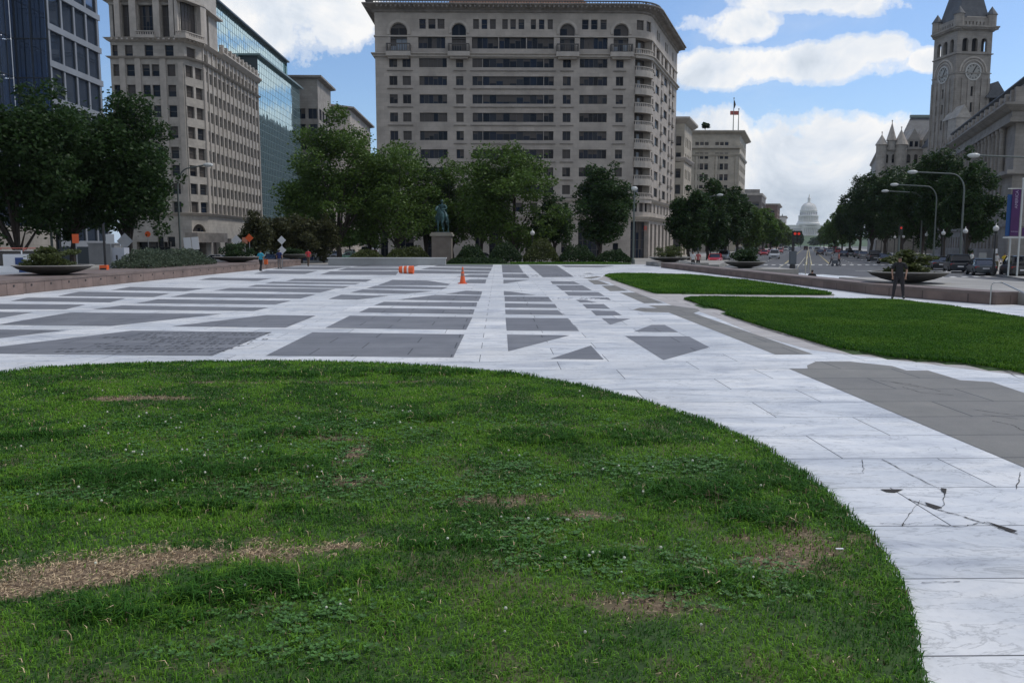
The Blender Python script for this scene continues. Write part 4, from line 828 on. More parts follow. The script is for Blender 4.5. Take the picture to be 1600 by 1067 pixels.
for (px, ty, fl_) in ((1146, 155, 0), (1154, 172, 1)):
    x = XX(px, 322, 50); z1 = ZZ(px, ty, 322); t_ = thing('flagpole', 'tall thin flagpole carrying a furled dark flag on the hotel roof' if not fl_ else 'shorter flagpole flying a pale red flag on the hotel roof edge', 'flagpole', (x, 322, zt+.3))
    m = MB(); m.tube([(0, 0, 0), (0, 0, z1-zt)], [.2, .1], 6); m.ball((0, 0, z1-zt), .28, 6); m.build('pole', M_pole, t_)
    m = MB()
    if fl_: 
        for k in range(6): a = k*.55; m.add([(-a, .1*math.sin(k), 6.5), (-a-.55, .1*math.sin(k+1), 6.5), (-a-.55, .1*math.sin(k+1), 8.0), (-a, .1*math.sin(k), 8.0)], [(0, 1, 2, 3)])
    else: m.tube([(.15, 0, z1-zt-3.8), (.35, .1, z1-zt-2.4), (.1, 0, z1-zt-.9)], [.15, .45, .2], 6)
    m.build('flag', M_cloth_r if fl_ else M_iron, t_)
avblock('dark_office_block', 'distant dark grey office block with penthouse storey left of the dome', -29, 500, 545, 1158, 303, mat('dark_concrete', (.15, .135, .125), .85, .1, .3), 3.8, bay=5, ww=3.8, wh=2.4, corn=.5, seed=23)
m = MB(); x0 = XX(1160, 505, 30); x1 = XX(1187, 505, 30); zt = ZZ(1170, 296, 505); t_ = bpy.data.objects['dark_office_block']; m.box(x0, 505, zt-5, x1, 525, zt); m.build('penthouse', M_gst, t_, world=True)
avblock('brown_distant_block', 'small brown distant block stepping down beside the dark office', -27, 700, 760, 1188, 319, mat('brown_brick', (.17, .11, .09), .9, .1, .3), 3.8, bay=6, ww=3, wh=2.2, corn=2, seed=24)
avblock('white_distant_block', 'tiny white distant block above the left row of trees', -26, 900, 960, 1200, 338, mat('white_stone', (.55, .53, .5), .8), 5, bay=7, ww=3.4, wh=3, corn=1.5, seed=25)
# small spire
x, y = XX(1222, 1000, 30), 1000; t_ = thing('spired_tower', 'tiny dark pointed spire rising over distant trees left of the dome', 'tower', (x, y, ROAD)); m = MB(); m.lathe((0, 0, 0), [(5, 0), (5, 26)], 8); m.build('shaft', M_gst, t_); m = MB(); m.lathe((0, 0, 26), [(5.6, 0), (3, 5), (1.6, 9), (0.01, ZZ(1222, 333, 1000)-26)], 8); m.build('spire', M_slate, t_)
# ------------------------------------------------------------------ domed building on the axis
def dome():
    YD = 1850.; s = YD/F; xc = XX(1263, YD, 60); z_ = lambda py: ZZ(1263, py, YD); T_ = thing('domed_capitol', 'white domed legislature building standing at the far end of the avenue', 'building', (xc, YD, z_(384)))
    M_w = mat('capitol_white', (.80, .79, .77), .7, .06, .05); M_ws = mat('capitol_window_grey', (.48, .48, .5), .8); c = (0, 0, -z_(384)); zz = lambda py: z_(py)-z_(384)  # white for the walls, a greyer tone for the windows
    def ring(name, prof, n=40, mt=None): m = MB(); m.lathe((0, 0, 0), [(r*s, zz(p)) for r, p in prof], n); return m.build(name, mt or M_w, T_, smooth=False)
    ring('dome_base', [(17.5, 352), (17.5, 349), (16, 348), (16, 345.8)])
    ring('drum', [(13, 346), (13, 337.5)]); m = MB()
    for k in range(36): a = 2*PI*k/36; m.tube([(14.2*s*math.cos(a), 14.2*s*math.sin(a), zz(345.6)), (14.2*s*math.cos(a), 14.2*s*math.sin(a), zz(338.8))], .9, 6)
    m.build('colonnade', M_w, T_)
    ring('drum_cornice', [(13, 339), (15.2, 338.6), (15.2, 336.8), (13, 336.5)]); ring('upper_drum', [(12.4, 337), (12.2, 329.8)]); ring('upper_cornice', [(12, 331), (13, 330.6), (13, 329), (11.8, 328.8)])
    m = MB()
    for k in range(28): a = 2*PI*k/28; x_, y_ = 12.35*s*math.cos(a), 12.35*s*math.sin(a); m.tube([(x_, y_, zz(336.2)), (x_, y_, zz(332))], 1.0, 5)
    m.build('drum_windows', M_ws, T_)
    ring('dome_shell', [(11.8, 328.8), (11.6, 327), (10.6, 323.5), (8.9, 320.8), (6.6, 318.8), (3.6, 317.6), (3, 317.5)]); m = MB()
    for k in range(24):
        a = 2*PI*k/24; pts = [((r*s)*math.cos(a), (r*s)*math.sin(a), zz(p)) for r, p in [(11.9, 328.8), (11.7, 327), (10.7, 323.4), (9, 320.7), (6.7, 318.7), (3.6, 317.4)]]; m.tube(pts, .45, 4)
    m.build('dome_ribs', M_w, T_)
    ring('lantern', [(3, 317.6), (3, 316.6), (2, 316.4), (2, 311), (2.5, 310.8), (2.2, 309.6), (1.0, 308), (.8, 306.5), (.45, 305.5), (.6, 304.3), (.01, 303)], 12)
    m = MB(); w0, w1 = (1231.5-1263)*s, (1291-1263)*s; m.box(w0, -8, zz(384), w1, 25, zz(352)); m.box(-13*s, -16, zz(384), 13*s, -8, zz(353)); m.box(w0-1, -9, zz(353.2), w1+1, 26, zz(351.8)); m.box(-13*s-1, -17, zz(353.6), 13*s+1, -8.1, zz(352.4)); m.box(w0-8*s, 4, zz(384), w0, 30, zz(357)); m.box(w1, 4, zz(384), w1+14*s, 30, zz(357)); m.build('wall', M_w, T_)
    m = MB()
    for k in range(27):
        x_ = w0+3+k*(w1-w0-6)/26
        if abs(x_) > 13*s: m.box(x_-1.1, -8.5, zz(362), x_+1.1, -7.9, zz(357)); m.box(x_-1.1, -8.5, zz(369), x_+1.1, -7.9, zz(365))
    m.build('windows', M_ws, T_)
    m = MB()
    for k in range(9): x_ = -12*s+k*3*s; m.tube([(x_, -19, zz(368)), (x_, -19, zz(356))], 1.1, 6)
    m.box(-13*s, -20.4, zz(356), 13*s, -16.1, zz(353.9)); m.box(-13*s, -21, zz(370), 13*s, -16.1, zz(368)); m.build('portico', M_w, T_)
    m = MB()
    for k in range(8): x_ = -10.5*s+k*3*s; m.box(x_-1.3, -16.4, zz(366), x_+1.3, -15.9, zz(358))
    m.build('portico_windows', M_ws, T_)
    m = MB(); m.box(-16*s, -40, zz(388), 16*s, -20, zz(372)); m.box(-3*s, -60, zz(390), 3*s, -40.1, zz(376)); m.build('terrace', M_w, T_)
dome()
h = MB(); pts = [(-600, 1700), (2400, 1700)]
vs = []; fs = []; nx = 60
for i in range(nx+1):
    x_ = -400+i*50; hh = 24*math.exp(-((x_-XX(1263, 1800, 20))/420.)**2)
    vs += [(x_, 1560, ROAD-.4), (x_, 1760, ROAD+hh*.8), (x_, 1840, ROAD+hh), (x_, 2600, ROAD+hh)]
for i in range(nx):
    for k in range(3): a = i*4+k; fs.append((a, a+4, a+5, a+1))
h.add(vs, fs); tag(h.build('hill', mat('hill_grass', (.05, .09, .03), .9, .3, .02), smooth=True), kind='structure')
# ------------------------------------------------------------------ federal building on the right
def federal():
    c = 36.; Yn = 147.4; Yf = 236.; a, b = AV(c, Yf), AV(c, Yn); zc = ZZ(1577, 164, Yn); P_ = Path([(a[0]+20, a[1]+2), a, b, (b[0]+46, b[1]), (b[0]+46, b[1]+60)]); T_ = thing('columned_government_building', 'long grey government building with colonnade and heavy cornice at the right edge', 'building', (b[0]+15, b[1]+20, ROAD))
    u1, u2, u3 = P_.u[1], P_.u[2], P_.u[3]; zb = ZZ(1577, 268, Yn); ops = []; wins = []; bay = 3.55; n = int((u2-u1-16)/bay)
    for k in range(n):
        s = u2-7.5-bay*(k+1)
        for za, zb_ in ((zb+1.2, zb+5.2), (zb+6.6, zb+10.2)): o = (s+.85, s+bay-.75, za, zb_, .8); ops.append(o); wins.append((o, 2, 2, 1))
        for za, zb_ in ((zb-5.6, zb-1.8), (1.4, 4.0)): o = (s+1.0, s+bay-.9, za, zb_, .6); ops.append(o); wins.append((o, 2, 2, 1))
    for k in range(6):
        s = u2+9+k*5.4
        for za, zb_ in ((zb+1.2, zb+5.2), (zb+6.6, zb+10.2), (zb-5.6, zb-1.8), (1.4, 4.0)): o = (s, s+1.9, za, zb_, .6); ops.append(o); wins.append((o, 2, 2, 1))
    ops2 = []
    wall(P_, ROAD, zc-1.2, ops, M_gst, T_); add_windows(T_, P_, wins, M_frame, 96, 31)
    m = MB()
    for k in range(n+1):
        s = u2-7.5-bay*k+.05; zt = ZZ(1577, 192, Yn)
        for zz in range(1): 
            q = P_.at(s, .55); m.lathe((q.x, q.y, zb+.3), [(.62, 0), (.5, .4), (.46, zt-zb-1.2), (.62, zt-zb-.9), (.62, zt-zb-.3)], 10)
    m.build('colonnade', M_gst, T_, world=True)
    m = MB(); e_ = P_.L-.02; zt = ZZ(1577, 192, Yn)-.0
    P_.prof(m, .02, e_, [(0, zt), (1.25, zt+.02), (1.25, zt+.7), (1.0, zt+.75), (1.0, zc-1.3), (1.5, zc-1.1), (2.6, zc-.3), (2.6, zc+.1), (0, zc+.5)]); m.build('cornice', M_gst, T_, world=True)
    for pf in ([(0, zb-.7), (1.2, zb-.5), (1.2, zb+.2), (0, zb+.3)], [(0, 5.3), (.3, 5.4), (.3, 5.9), (0, 6)]): m = MB(); P_.prof(m, .02, e_, pf); m.build('string_course', M_gst, T_, world=True)
    m = MB(); zr = zc+.4; railing(m, P_, u1, u2-.6, zr, zr+1.9, .4, .8, .4, 0, .35); k = 0
    while u2-1-k*4.6 > u1: s = u2-1-k*4.6; P_.band(m, s-.5, s+.5, zr, zr+2.3, -.3, .95); k += 1
    P_.band(m, u2-.5, u3, zr, zr+2.6, -.4, .5); m.build('parapet', M_gst, T_, world=True)
    # attic storey set back, sloping lead roof
    Pa = Path([AV(c+6, Yf), AV(c+6, Yn-14), (AV(c+6, Yn-14)[0]+40, Yn-14)]); za = zc+.4; zt2 = ZZ(1599, 113, Pa.p[0].y*0+136)
    Pa = Path([AV(c+4, Yf), AV(c+4, Yn+1.5), (AV(c+4, Yn+1.5)[0]+38, Yn+1.5)]); zt2 = zc+6.4; ops = []; wins = []
    for k in range(18): s = Pa.u[1]-3-k*4; o = (s, s+1.3, za+1.9, za+3.7, .4); ops.append(o); wins.append((o, 1, 1, 1))
    for k in range(7): s = Pa.u[1]+3+k*4.5; o = (s, s+1.3, za+1.9, za+3.7, .4); ops.append(o); wins.append((o, 1, 1, 1))
    ops = [o for o in ops if o[0] > 0]; wins = [w for w in wins if w[0][0] > 0]
    wall(Pa, za-.5, zt2, ops, M_gst, T_, 'attic_wall'); add_windows(T_, Pa, wins, seed=33, name='attic_window', limit=25); m = MB(); Pa.prof(m, 0, Pa.L, [(0, zt2-.5), (.8, zt2), (.8, zt2+.3), (-6, zt2+2.6)]); m.build('attic_roof', M_slate, T_, world=True)
    m = MB(); m.poly([a, b, (b[0]+46, b[1]), (b[0]+46, a[1])], zc); m.build('roof', M_roof, T_, world=True)
federal()
# ------------------------------------------------------------------ clock tower and its turreted body
def postoffice():
    Yc = 265.; xc = XX(1488, Yc, 40); z_ = lambda py: ZZ(1500, py, Yc); T_ = thing('clock_tower', 'tall grey stone clock tower with open belfry and steep slate spire', 'tower', (xc, Yc, ROAD))
    # nearest edge at (xc, Yc); faces: left towards the avenue, right facing west
    wl = 11.4; dl = Vector((.30, -1.0)).normalized(); 
    pr = Vector((XX(1541, Yc+1.5, 40), Yc+1.2)); p0 = Vector((xc, Yc)); dR = (pr-p0); W_ = dR.length; nR = Vector((-dR.y, dR.x)).normalized(); pl_ = p0+nR*W_
    cc = p0+dR/2+nR*W_/2
    def sq(k): return [cc+(q-cc)*k for q in (pl_, p0, pr, pr+nR*W_)]
    def P4(k): q = sq(k); return Path([(v.x, v.y) for v in q+[q[0]]])
    P_ = P4(1.0); w_ = W_; ops = []; wins = []; arches = []
    zb0, zb1 = z_(80), z_(59); zc1 = z_(44.5)
    for i in range(4):
        for k in range(3):
            s = P_.u[i]+w_*(.15+k*.27); o = (s, s+w_*.17, zb0, zb1, 1.0); ops.append(o); arches.append((o[0], o[1], o[3]))
            for zz, hh in ((z_(150), 3.0), (z_(175), 3.0), (z_(200), 3.0)):
                if k == 1 or i < 2: o = (s+w_*.05, s+w_*.12, zz, zz+hh, .5); ops.append(o); wins.append((o, 1, 1, 1))
    wall(P_, ROAD, zc1, ops, M_gst, T_, 'shaft', arches); add_windows(T_, P_, wins, seed=41, limit=40)
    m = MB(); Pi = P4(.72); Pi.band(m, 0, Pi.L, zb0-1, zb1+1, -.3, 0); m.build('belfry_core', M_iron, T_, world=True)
    m = MB(); P_.prof(m, 0, P_.L, [(0, z_(47.5)), (.5, z_(46.5)), (1.4, z_(43)), (1.4, z_(41)), (0, z_(40.5))]); P_.prof(m, 0, P_.L, [(0, z_(85)), (.45, z_(84.4)), (.45, z_(83)), (0, z_(82.6))]); P_.prof(m, 0, P_.L, [(0, z_(115)), (.3, z_(114.6)), (.3, z_(113.4)), (0, z_(113))])
    for i in range(4):
        for k in (0.0, .22, .39, .61, .78, 1.0): s = P_.u[i]+w_*k; s = min(max(s, P_.u[i]+.45), P_.u[i+1]-.45); P_.band(m, s-.35, s+.35, z_(240), z_(122), 0, .28)
        for k in range(22): s = P_.u[i]+.3+k*w_/22; P_.band(m, s, s+.25, z_(46.2), z_(44), .4, 1.15)
    m.build('string_course', M_gst, T_, world=True)
    # clock arch mouldings and faces
    M_face = mat('clock_face', (.34, .34, .32), .6); M_ring = mat('clock_ring', (.5, .5, .48), .6)
    for i in (0, 1):
        s = P_.u[i]+w_/2; zc = z_(112); m = MB()
        for r0, r1, oo in ((w_*.36, w_*.40, .25), (w_*.29, w_*.31, .2)):
            for k in range(18):
                a1, a2 = PI*k/18, PI*(k+1)/18; q = []
                for o_ in (0, oo):
                    for rr_, aa in ((r0, a1), (r1, a1), (r1, a2), (r0, a2)): p = P_.at(s+rr_*math.cos(aa), o_, i); q.append((p.x, p.y, zc+rr_*math.sin(aa)))
                m.hexa(q)
        m.build('arch_moulding', M_trim, T_, world=True)
        m = MB(); r = w_*.20; N_ = 28; pc_ = P_.at(s, .12, i)
        for k in range(N_):
            a1, a2 = 2*PI*k/N_, 2*PI*(k+1)/N_; pa, pb = P_.at(s+r*math.cos(a1), .12, i), P_.at(s+r*math.cos(a2), .12, i); m.add([(pc_.x, pc_.y, zc), (pa.x, pa.y, zc+r*math.sin(a1)), (pb.x, pb.y, zc+r*math.sin(a2))], [(0, 1, 2)], 0); q = []
            for o_ in (.05, .3):
                for rr_, aa in ((r, a1), (r*1.14, a1), (r*1.14, a2), (r, a2)): p = P_.at(s+rr_*math.cos(aa), o_, i); q.append((p.x, p.y, zc+rr_*math.sin(aa)))
            m.hexa(q, 1)
        cl_ = m.build('clock', [M_face, M_ring], T_, world=True)
        m = MB()
        def bar(ang, r0, r1, wd):
            d = (math.sin(ang), math.cos(ang)); e = (d[1], -d[0]); q = []
            for o_ in (.16, .24):
                for rr_, ww_ in ((r0, -wd), (r0, wd), (r1, wd), (r1, -wd)): p = P_.at(s+d[0]*rr_+e[0]*ww_, o_, i); q.append((p.x, p.y, zc+d[1]*rr_+e[1]*ww_))
            m.hexa(q)
        for k in range(12): bar(2*PI*k/12, r*.74, r*.92, .09)
        bar(R(30), -.3, r*.86, .13); bar(R(32+3), 0, r*.3, .1); bar(R(212), 0, r*.45, .16); m.build('hands', M_iron, T_, world=True)
    # parapet storey with small openings, corner turrets, spire
    P2 = P4(.97); ops = []; z0, z1 = z_(41), z_(27)
    for i in range(4):
        for k in range(6): s = P2.u[i]+w_*.97*(.2+k*.105); ops.append((s, s+.45, z_(38), z_(33), .5))
    wall(P2, z0, z1, ops, M_gst, T_, 'parapet'); m = MB(); Pq = P4(.9); Pq.band(m, 0, Pq.L, z0-.2, z1-.2, -.3, 0); m.poly([(v.x, v.y) for v in sq(.97)], z1-.01); m.build('parapet_core', M_gst, T_, world=True)
    q4 = sq(.93)
    for v in q4: m = MB(); m.lathe((v.x, v.y, z_(48)), [(1.1, 0), (1.45, 1.5), (1.45, z_(22)-z_(48))], 10); m.build('corner_turret', M_gst, T_, world=True); m = MB(); m.lathe((v.x, v.y, z_(22)), [(1.75, 0), (.01, z_(8)-z_(22))], 10); m.build('turret_roof', M_slate, T_, world=True)
    base = sq(.86); topq = sq(.30); zt = z_(-52); m = MB(); m.add([(v.x, v.y, z1) for v in base]+[(v.x, v.y, zt) for v in topq], [(0, 1, 5, 4), (1, 2, 6, 5), (2, 3, 7, 6), (3, 0, 4, 7), (4, 5, 6, 7)]); m.build('spire', M_slate, T_, world=True)
    m = MB(); Pz = P4(.90); Pz.band(m, Pz.u[1]+2.5, Pz.u[2]-1.6, z_(26.2), z_(24.6), 0, .25); m.build('white_ledge', M_trim, T_, world=True)
    # body of the building
    Yb = 290.; z_ = lambda py: ZZ(1400, py, Yb); xl = XX(1373, Yb, 25); T_ = thing('turreted_stone_building', 'romanesque grey stone building with slate roof, dormers and conical turrets below the clock tower', 'building', (xl+20, Yb+10, ROAD))
    x1 = XX(1475, Yb, 25); zt = z_(232); P_ = Path([(xl+24, Yb+60), (xl, Yb), (x1+26, Yb), (x1+26, Yb+60)]); u1 = P_.u[1]; ops = []; wins = []; ar = []
    for k in range(9):
        for r in range(6):
            zt_ = zt-2-r*5.2
            if zt_ > 5: o = (u1+1.6+k*2.6+(.0), u1+3.0+k*2.6, zt_-3, zt_, .5); ops.append(o); wins.append((o, 1, 2, 1)); (ar.append((o[0], o[1], o[3])) if r in (0, 2) else None)
    wall(P_, ROAD, zt, ops, M_st2, T_, arches=ar); add_windows(T_, P_, wins, seed=44); m = MB(); P_.prof(m, 0, P_.L, [(0, zt-.8), (.7, zt-.3), (.7, zt+.2), (0, zt+.3)]); m.build('cornice', M_st2, T_, world=True)
    xr = XX(1425, Yb+10, 40); zr = z_(176); m = MB(); xa = XX(1403, Yb, 30)
    m.add([(xa, Yb+1, zt), (x1+26, Yb+1, zt), (x1+26, Yb+40, zt), (xa+16, Yb+40, zt), (xr, Yb+12, zr), (x1+26, Yb+12, zr), (x1+26, Yb+28, zr), (xr+7, Yb+28, zr)], [(0,1,5,4),(1,2,6,5),(2,3,7,6),(3,0,4,7),(4,5,6,7)]); m.build('roof', M_slate, T_, world=True)
    m = MB(); m.box(xr, Yb+11.6, zr, x1+26, Yb+12.6, zr+1.0); m.build('roof_ridge', mat('copper_ridge', (.22, .28, .27), .6), T_, world=True)
    for px, rr_, zb, zt_ in ((1378, 1.7, 232, 211), (1393, 1.35, 225, 193), (1408, 2.0, 232, 203)):
        xq = XX(px, Yb-1, 30); m = MB(); m.lathe((xq, Yb, 12 if px != 1393 else z_(235)), [(rr_*1.0, 0), (rr_, z_(zb-4)-(12 if px != 1393 else z_(235))), (rr_*1.2, z_(zb-5)-(12 if px != 1393 else z_(235)))], 14); m.build('turret', M_st2, T_, world=True)
        m = MB(); m.lathe((xq, Yb, z_(zb-5)), [(rr_*1.25, 0), (.12, z_(zt_)-z_(zb-5)), (.12, z_(zt_-3)-z_(zb-5)), (.3, z_(zt_-4)-z_(zb-5)), (.01, z_(zt_-5.5)-z_(zb-5))], 14); m.build('turret_roof', M_trim, T_, world=True)
    for px in (1427, 1450):
        xq = XX(px, Yb, 30); m = MB(); z0, z1 = zt, z_(219); m.box(xq-2, Yb+.5, z0, xq+2, Yb+6, z1); m.add([(xq-2.3, Yb+.3, z1), (xq+2.3, Yb+.3, z1), (xq, Yb+.3, z1+4), (xq-2.3, Yb+8, z1), (xq+2.3, Yb+8, z1), (xq, Yb+8, z1+4)], [(0, 1, 2), (0, 2, 5, 3), (1, 4, 5, 2)])
        d = m.build('dormer', M_st2, T_, world=True)
        for s_ in (-.9, .9):
            m = MB(); m.box(xq+s_-.55, Yb+.42, z0+.6, xq+s_+.55, Yb+.49, z1-.4); m.build('dormer_window', M_gl[0], d, world=True)
    # right wing behind the federal building
    Yw = 262.; z_ = lambda py: ZZ(1540, py, Yw); xa, xb = XX(1505, Yw, 40), XX(1640, Yw, 40); T2 = thing('slate_roofed_wing', 'grey slate roofed stone wing with pointed gable to the right of the clock tower', 'building', ((xa+xb)/2, Yw+10, ROAD))
    zt = z_(218); m = MB(); m.box(xa, Yw, ROAD, xb, Yw+24, zt); m.build('wall', M_st2, T2, world=True); m = MB(); xr = XX(1531, Yw, 40); zr = z_(146)
    m.add([(xa-.5, Yw-.5, zt), (xb, Yw-.5, zt), (xb, Yw+24.5, zt), (xa-.5, Yw+24.5, zt), (xr, Yw+8, zr), (xb, Yw+8, zr), (xb, Yw+16, zr), (xr, Yw+16, zr)], [(0,1,5,4),(1,2,6,5),(2,3,7,6),(3,0,4,7),(4,5,6,7)]); m.build('roof', M_slate, T2, world=True)
    m = MB(); m.box(xr-.3, Yw+7.7, zr, xb, Yw+16.3, zr+1.3); m.build('roof_ridge', mat('lead_ridge', (.36, .38, .38), .6), T2, world=True)
    xg = XX(1566, Yw, 45); m = MB(); m.add([(xg-3.4, Yw+3, z_(150)), (xg+3.4, Yw+3, z_(150)), (xg, Yw+3, z_(124)), (xg-3.4, Yw+14, z_(150)), (xg+3.4, Yw+14, z_(150)), (xg, Yw+14, z_(124))], [(0, 1, 2), (0, 2, 5, 3), (1, 4, 5, 2), (3, 5, 4)]); m.build('gable', M_slate, T2, world=True)
    xg = XX(1501, Yw-2, 30); z1 = z_(186); m = MB(); m.box(xg-2, Yw-2, ROAD, xg+2.5, Yw+3, z1); m.add([(xg-2.2, Yw-2.2, z1), (xg+2.7, Yw-2.2, z1), (xg+.2, Yw-2.2, z1+4), (xg-2.2, Yw+6, z1), (xg+2.7, Yw+6, z1), (xg+.2, Yw+6, z1+4)], [(0, 1, 2), (0, 2, 5, 3), (1, 4, 5, 2)]); m.build('stair_gable', M_st2, T2, world=True)
postoffice()

T_ = thing('added_reflection_block', 'unseen dark stone block added behind the big central building to darken the teal glass reflection', 'building', (-5, 360, ROAD)); P_ = Path([(-21, 430), (-21, 300), (14, 300)][::1]); ops = []; wins = []  # added block, hidden from view; gives the teal glass its dark reflection
for k in range(28):
    for r in range(11): o = (1+k*4.6, 3.6+k*4.6, 4+r*4, 6.6+r*4, .3); ops.append(o); wins.append((o, 1, 1, 1))
P_ = Path([(-21, 430), (-21, 300), (14, 300), (14, 430)]); wall(P_, ROAD, 49, ops, mat('dark_stone', (.12, .115, .105), .85, .2, .3), T_); add_windows(T_, P_, wins, limit=0, seed=62); m = MB(); m.poly([(-21, 430), (-21, 300), (14, 300), (14, 430)], 49); m.build('roof', M_roof, T_, world=True)
# ------------------------------------------------------------------ trees
M_bark = mat('bark', (.055, .045, .038), .9, .3, 6, .4, 30)
def leafm(name, c, isl=.35): return mat(name, c, .55, island=isl, trans=.34, spec=.25)
M_leaf = [leafm('oak_leaves', (.078, .138, .026)), leafm('dark_leaves', (.031, .066, .017)), leafm('light_leaves', (.085, .16, .03)), leafm('far_leaves', (.10, .155, .04)), leafm('reddish_leaves', (.062, .068, .028))]
def crown_np(seed, rx, rz, zc, n, leaf, lumps=60, ry=None, droop=0.0, lob=.30):
    g_ = np.random.default_rng(seed); ry = ry or rx
    # many leaf clumps spread through the crown's volume; outline uneven, gaps between the outer ones
    d = g_.normal(size=(lumps, 3)); d /= np.linalg.norm(d, axis=1)[:, None]; rad = (g_.uniform(.12, 1, lumps)**.55)[:, None]*.86; C_ = d*rad
    C_[:, 2] = np.where(C_[:, 2] < 0, C_[:, 2]*.92, C_[:, 2]); squ = 1-.22*np.clip(C_[:, 2], 0, 1); C_[:, 0] *= squ; C_[:, 1] *= squ
    rad2 = np.where(g_.random(lumps) < .16, 1.18, 1.0)[:, None]; C_ = C_*rad2; R_ = lob*g_.uniform(.4, 1.25, lumps)*(1.15-.40*rad[:, 0])*np.where(rad2[:, 0] > 1, .62, 1); w = R_**2.2; k = g_.choice(lumps, n, p=w/w.sum()); q = g_.normal(size=(n, 3)); q /= np.linalg.norm(q, axis=1)[:, None]
    rr_ = R_[k]*np.where(g_.random(n) < .72, g_.uniform(.25, 1, n)**.5, np.abs(g_.normal(1.0, .22, n)))
    p = C_[k]+q*rr_[:, None]*np.array([1, 1, .62]); s_ = g_.random(n) < .03; p[s_] *= g_.uniform(1.0, 1.12, s_.sum())[:, None]
    p[:, 2] = np.maximum(p[:, 2], -1.02+.12*g_.random(n)); p = p*np.array([rx, ry, rz]); p[:, 2] += zc-droop*np.hypot(p[:, 0], p[:, 1])
    a = g_.uniform(0, 2*PI, n); t_ = g_.normal(-.15, .5, n); L = leaf*g_.uniform(.5, 1.35, n)
    u = np.stack([np.cos(a)*np.cos(t_), np.sin(a)*np.cos(t_), np.sin(t_)], 1); v = np.cross(u, g_.normal(size=(n, 3))*np.array([.5, .5, 1])); v /= np.linalg.norm(v, axis=1)[:, None]
    hl, hw = (L*.5)[:, None], (L*.28)[:, None]
    V = np.stack([p-u*hl, p+v*hw, p+u*hl, p-v*hw], 1).reshape(-1, 3); return V, C_*np.array([rx, ry, rz])+np.array([0, 0, zc])
def tree(name, label, x, y, z, h, cw, seed, lm, n=9000, leaf=.5, trunk=None, cb=.30, group=None, lean=0, proto=None, cat='tree', ry=None, lumps=62, lob=.31):
    """h total height, cw crown radius, cb fraction of height where the crown begins"""
    T_ = thing(name, label, cat, (x, y, z), 0, group); rr = random.Random(seed)
    rz = h*(1-cb)/2; zc = h-rz; V, C_ = crown_np(seed, cw*1.2, rz*1.14, zc, int(n*1.5), leaf, lumps, ry, lob=lob)
    np_mesh('crown', V, np.arange(len(V)).reshape(-1, 4), 4, [lm], parent=T_)
    m = MB(); tr = trunk or h*.014+.07; th_ = h*cb*1.15; m.tube([(0, 0, -.1), (rr.uniform(-.1, .1), 0, th_*.5), (rr.uniform(-.2, .2), 0, th_), (rr.uniform(-.3, .3), rr.uniform(-.2, .2), zc)], [tr*1.35, tr, tr*.85, tr*.35], 8)
    for c_ in C_[:10]: z0 = th_*rr.uniform(.8, 1.15); m.tube([(0, 0, z0), (c_[0]*.45, c_[1]*.45, z0+(c_[2]-z0)*.55), tuple(c_)], [tr*.5, tr*.3, tr*.1], 5)
    m.build('trunk', M_bark, T_); return T_
G_P = 'trees along the east edge of the plaza'; G_S = 'trees lining the south side of the avenue'; G_N = 'trees lining the north side of the avenue'
def ptree(label, px, top, Y, hw_px, seed, lm, zb=-.1, n=9000, leaf=.5, cb=.3, group=None, name='shade_tree', **k):
    z1 = ZZ(px, top, Y); return tree(name, label, XX(px, Y, 8), Y, zb, z1-zb, hw_px/F*Y, seed, lm, n, leaf, cb=cb, group=group, **k)
ptree('tallest tree of the plaza end, left of the orange barrel, with open feathery top', 528, 178, 108, 80, 101, M_leaf[0], n=15000, cb=.10, group=G_P, leaf=.42)
ptree('broad green tree standing directly behind the orange barrel', 620, 208, 112, 78, 102, M_leaf[0], n=14000, cb=.10, group=G_P, leaf=.42)
ptree('slim tree right behind the bronze rider statue', 705, 248, 118, 50, 103, M_leaf[0], n=8000, cb=.10, group=G_P, leaf=.42)
ptree('low dark tree between the barrel tree and the statue', 664, 250, 120, 46, 104, M_leaf[1], n=7000, cb=.10, group=G_P, leaf=.42)
ptree('wide rounded tree in the middle, behind the standing traffic cone', 803, 228, 112, 78, 105, M_leaf[0], n=15000, cb=.11, group=G_P, leaf=.42)
ptree('small drooping tree filling the gap right of the wide middle tree', 866, 305, 116, 38, 106, M_leaf[1], n=5000, cb=.12, group=G_P, leaf=.4)
ptree('small leaning tree between the statue and the wide middle tree', 752, 270, 122, 44, 107, M_leaf[1], n=5000, cb=.14, group=G_P, leaf=.4)
ptree('dark dense tree standing alone before the round window of the stone block', 938, 258, 106, 48, 108, M_leaf[1], n=11000, cb=.12, group=G_P, leaf=.42)
ptree('middling tree filling the gap between the tallest tree and the barrel tree', 575, 222, 118, 50, 191, M_leaf[2], n=8000, cb=.12, group=G_P, leaf=.42)
ptree('lower left tree of the plaza end, above the person in red', 482, 262, 120, 42, 192, M_leaf[0], n=7000, cb=.12, group=G_P, leaf=.42)
